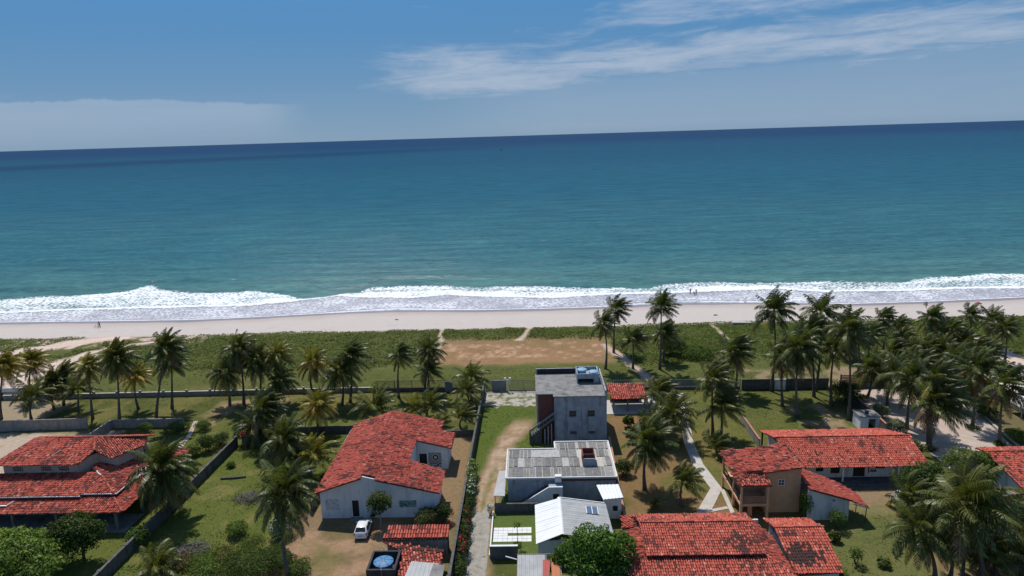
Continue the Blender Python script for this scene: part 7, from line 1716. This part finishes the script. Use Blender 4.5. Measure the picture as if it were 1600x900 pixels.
top_ = ub_+Vector((0.05, 0, 2.05)); rim = [ub_+Vector((0.05+0.85*math.cos(2*math.pi*i/n), 0.85*math.sin(2*math.pi*i/n), 1.62)) for i in range(n)]
cn.add([top_]+rim+[top_-Vector((0, 0, 0.03))]+[p_-Vector((0, 0, 0.03)) for p_ in rim], [(0, i+1, (i+1) % n+1) for i in range(n)]+[(n+1, n+2+(i+1) % n, n+2+i) for i in range(n)])
obj('canopy', cn, plain('crimson_cloth', (0.28, 0.02, 0.04), None, 1, 0.8), R)
for px, lab in (((1118, 493), 'dark lump of driftwood alone on the pale sand'), ((620, 500), 'small pale driftwood stick on the dry sand')):
    w_ = beach_point(*px); R = thing('driftwood', w_, lab, 'driftwood')
    obj('wood', MB().tube([w_+Vector((-0.5, 0.1, 0.08)), w_+Vector((0, 0, 0.18)), w_+Vector((0.55, -0.1, 0.1))], [0.08, 0.15, 0.05], 6), MATS['bark' if px[0] > 1000 else 'pale_bark'], R)
w_ = P(1158, 508); R = thing('beach_slab', w_, 'pale ruined concrete slab at the edge of the dune plants', 'slab')
obj('slab', MB().hexa([(w_.x-2.2, w_.y-0.6, -0.2), (w_.x+2.2, w_.y-0.5, -0.2), (w_.x+2.2, w_.y+0.5, -0.2), (w_.x-2.2, w_.y+0.6, -0.2), (w_.x-2.2, w_.y-0.6, 0.85), (w_.x+2.2, w_.y-0.5, 0.7), (w_.x+2.2, w_.y+0.5, 0.7), (w_.x-2.2, w_.y+0.6, 0.85)]), MATS['pale_concrete'], R)
def hen(px, rz, lab):
    B = P(*px); R = thing('black_bird', (B.x, B.y, 0), lab, 'bird', None, rz)
    vs, fs = [], []
    prof = [(-0.34, 0.02, 0.42), (-0.22, 0.07, 0.36), (-0.05, 0.125, 0.30), (0.10, 0.12, 0.31), (0.20, 0.075, 0.40), (0.24, 0.045, 0.52), (0.28, 0.045, 0.58), (0.34, 0.02, 0.57), (0.39, 0.006, 0.55)]
    obj('body', MB().tube([(0, y, z) for y, r, z in prof], [r for y, r, z in prof], 10), MATS['feather'], R, smooth=True, local=True)
    obj('tail', MB().hexa([(-0.05, -0.50, 0.46), (0.05, -0.50, 0.46), (0.04, -0.28, 0.38), (-0.04, -0.28, 0.38), (-0.03, -0.46, 0.60), (0.03, -0.46, 0.60), (0.03, -0.26, 0.44), (-0.03, -0.26, 0.44)]), MATS['feather'], R, local=True)
    for s in (-1, 1): obj('leg', MB().tube([(s*0.06, 0.02, 0.26), (s*0.06, -0.02, 0.13), (s*0.06, 0.01, 0.01), (s*0.06, 0.08, 0.005)], 0.014, 5), MATS['metal_dark'], R, local=True)
    return R
plain('feather', (0.016, 0.015, 0.014), (0.026, 0.024, 0.022), 8, 0.7)
hen((1399, 872), math.radians(25), 'black bird with raised tail on the lower lawn')
hen((1406.5, 864), math.radians(-60), 'black bird turned sideways on the lower lawn')

# wooden railing and low stone wall at the top of the sandy yard
R = thing('plank_railing', (54, 114.6, 0), 'brown wooden railing above a low dark stone wall', 'railing')
for x0 in (53.8, 56.6, 59.4):
    for k in range(5):
        obj('plank', MB().box(x0+0.05, 114.5, 1.0+k*0.28, x0+2.6, 114.56, 1.2+k*0.28), MATS['plank'] if 'plank' in MATS else plain('plank', (0.20, 0.095, 0.065), (0.14, 0.065, 0.045), 3, 0.85), R)
for x0 in (53.7, 56.5, 59.3, 62.1): obj('post', MB().box(x0, 114.4, -0.1, x0+0.14, 114.66, 2.5), MATS['dark_wood'], R)
boundary('stone_wall', [(53.4, 114.2), (62.6, 114.0)], 1.0, 0.4, 'dark_wall', 'low dark stone wall closing the top of the sandy yard')
R = thing('ladder_bench', (63.6, 112.9, 0), 'pale garden bench beside the low stone wall', 'bench')
obj('seat', MB().box(63.0, 112.6, 0.42, 64.4, 113.1, 0.48), MATS['pale_bark'], R)
obj('backrest', MB().box(63.0, 113.08, 0.55, 64.4, 113.14, 1.0), MATS['pale_bark'], R)
for x0 in (63.05, 64.25):
    for y0 in (112.65, 113.0): obj('leg', MB().box(x0, y0, -0.05, x0+0.08, y0+0.08, 0.419 if y0 < 112.9 else 0.55), MATS['pale_bark'], R)
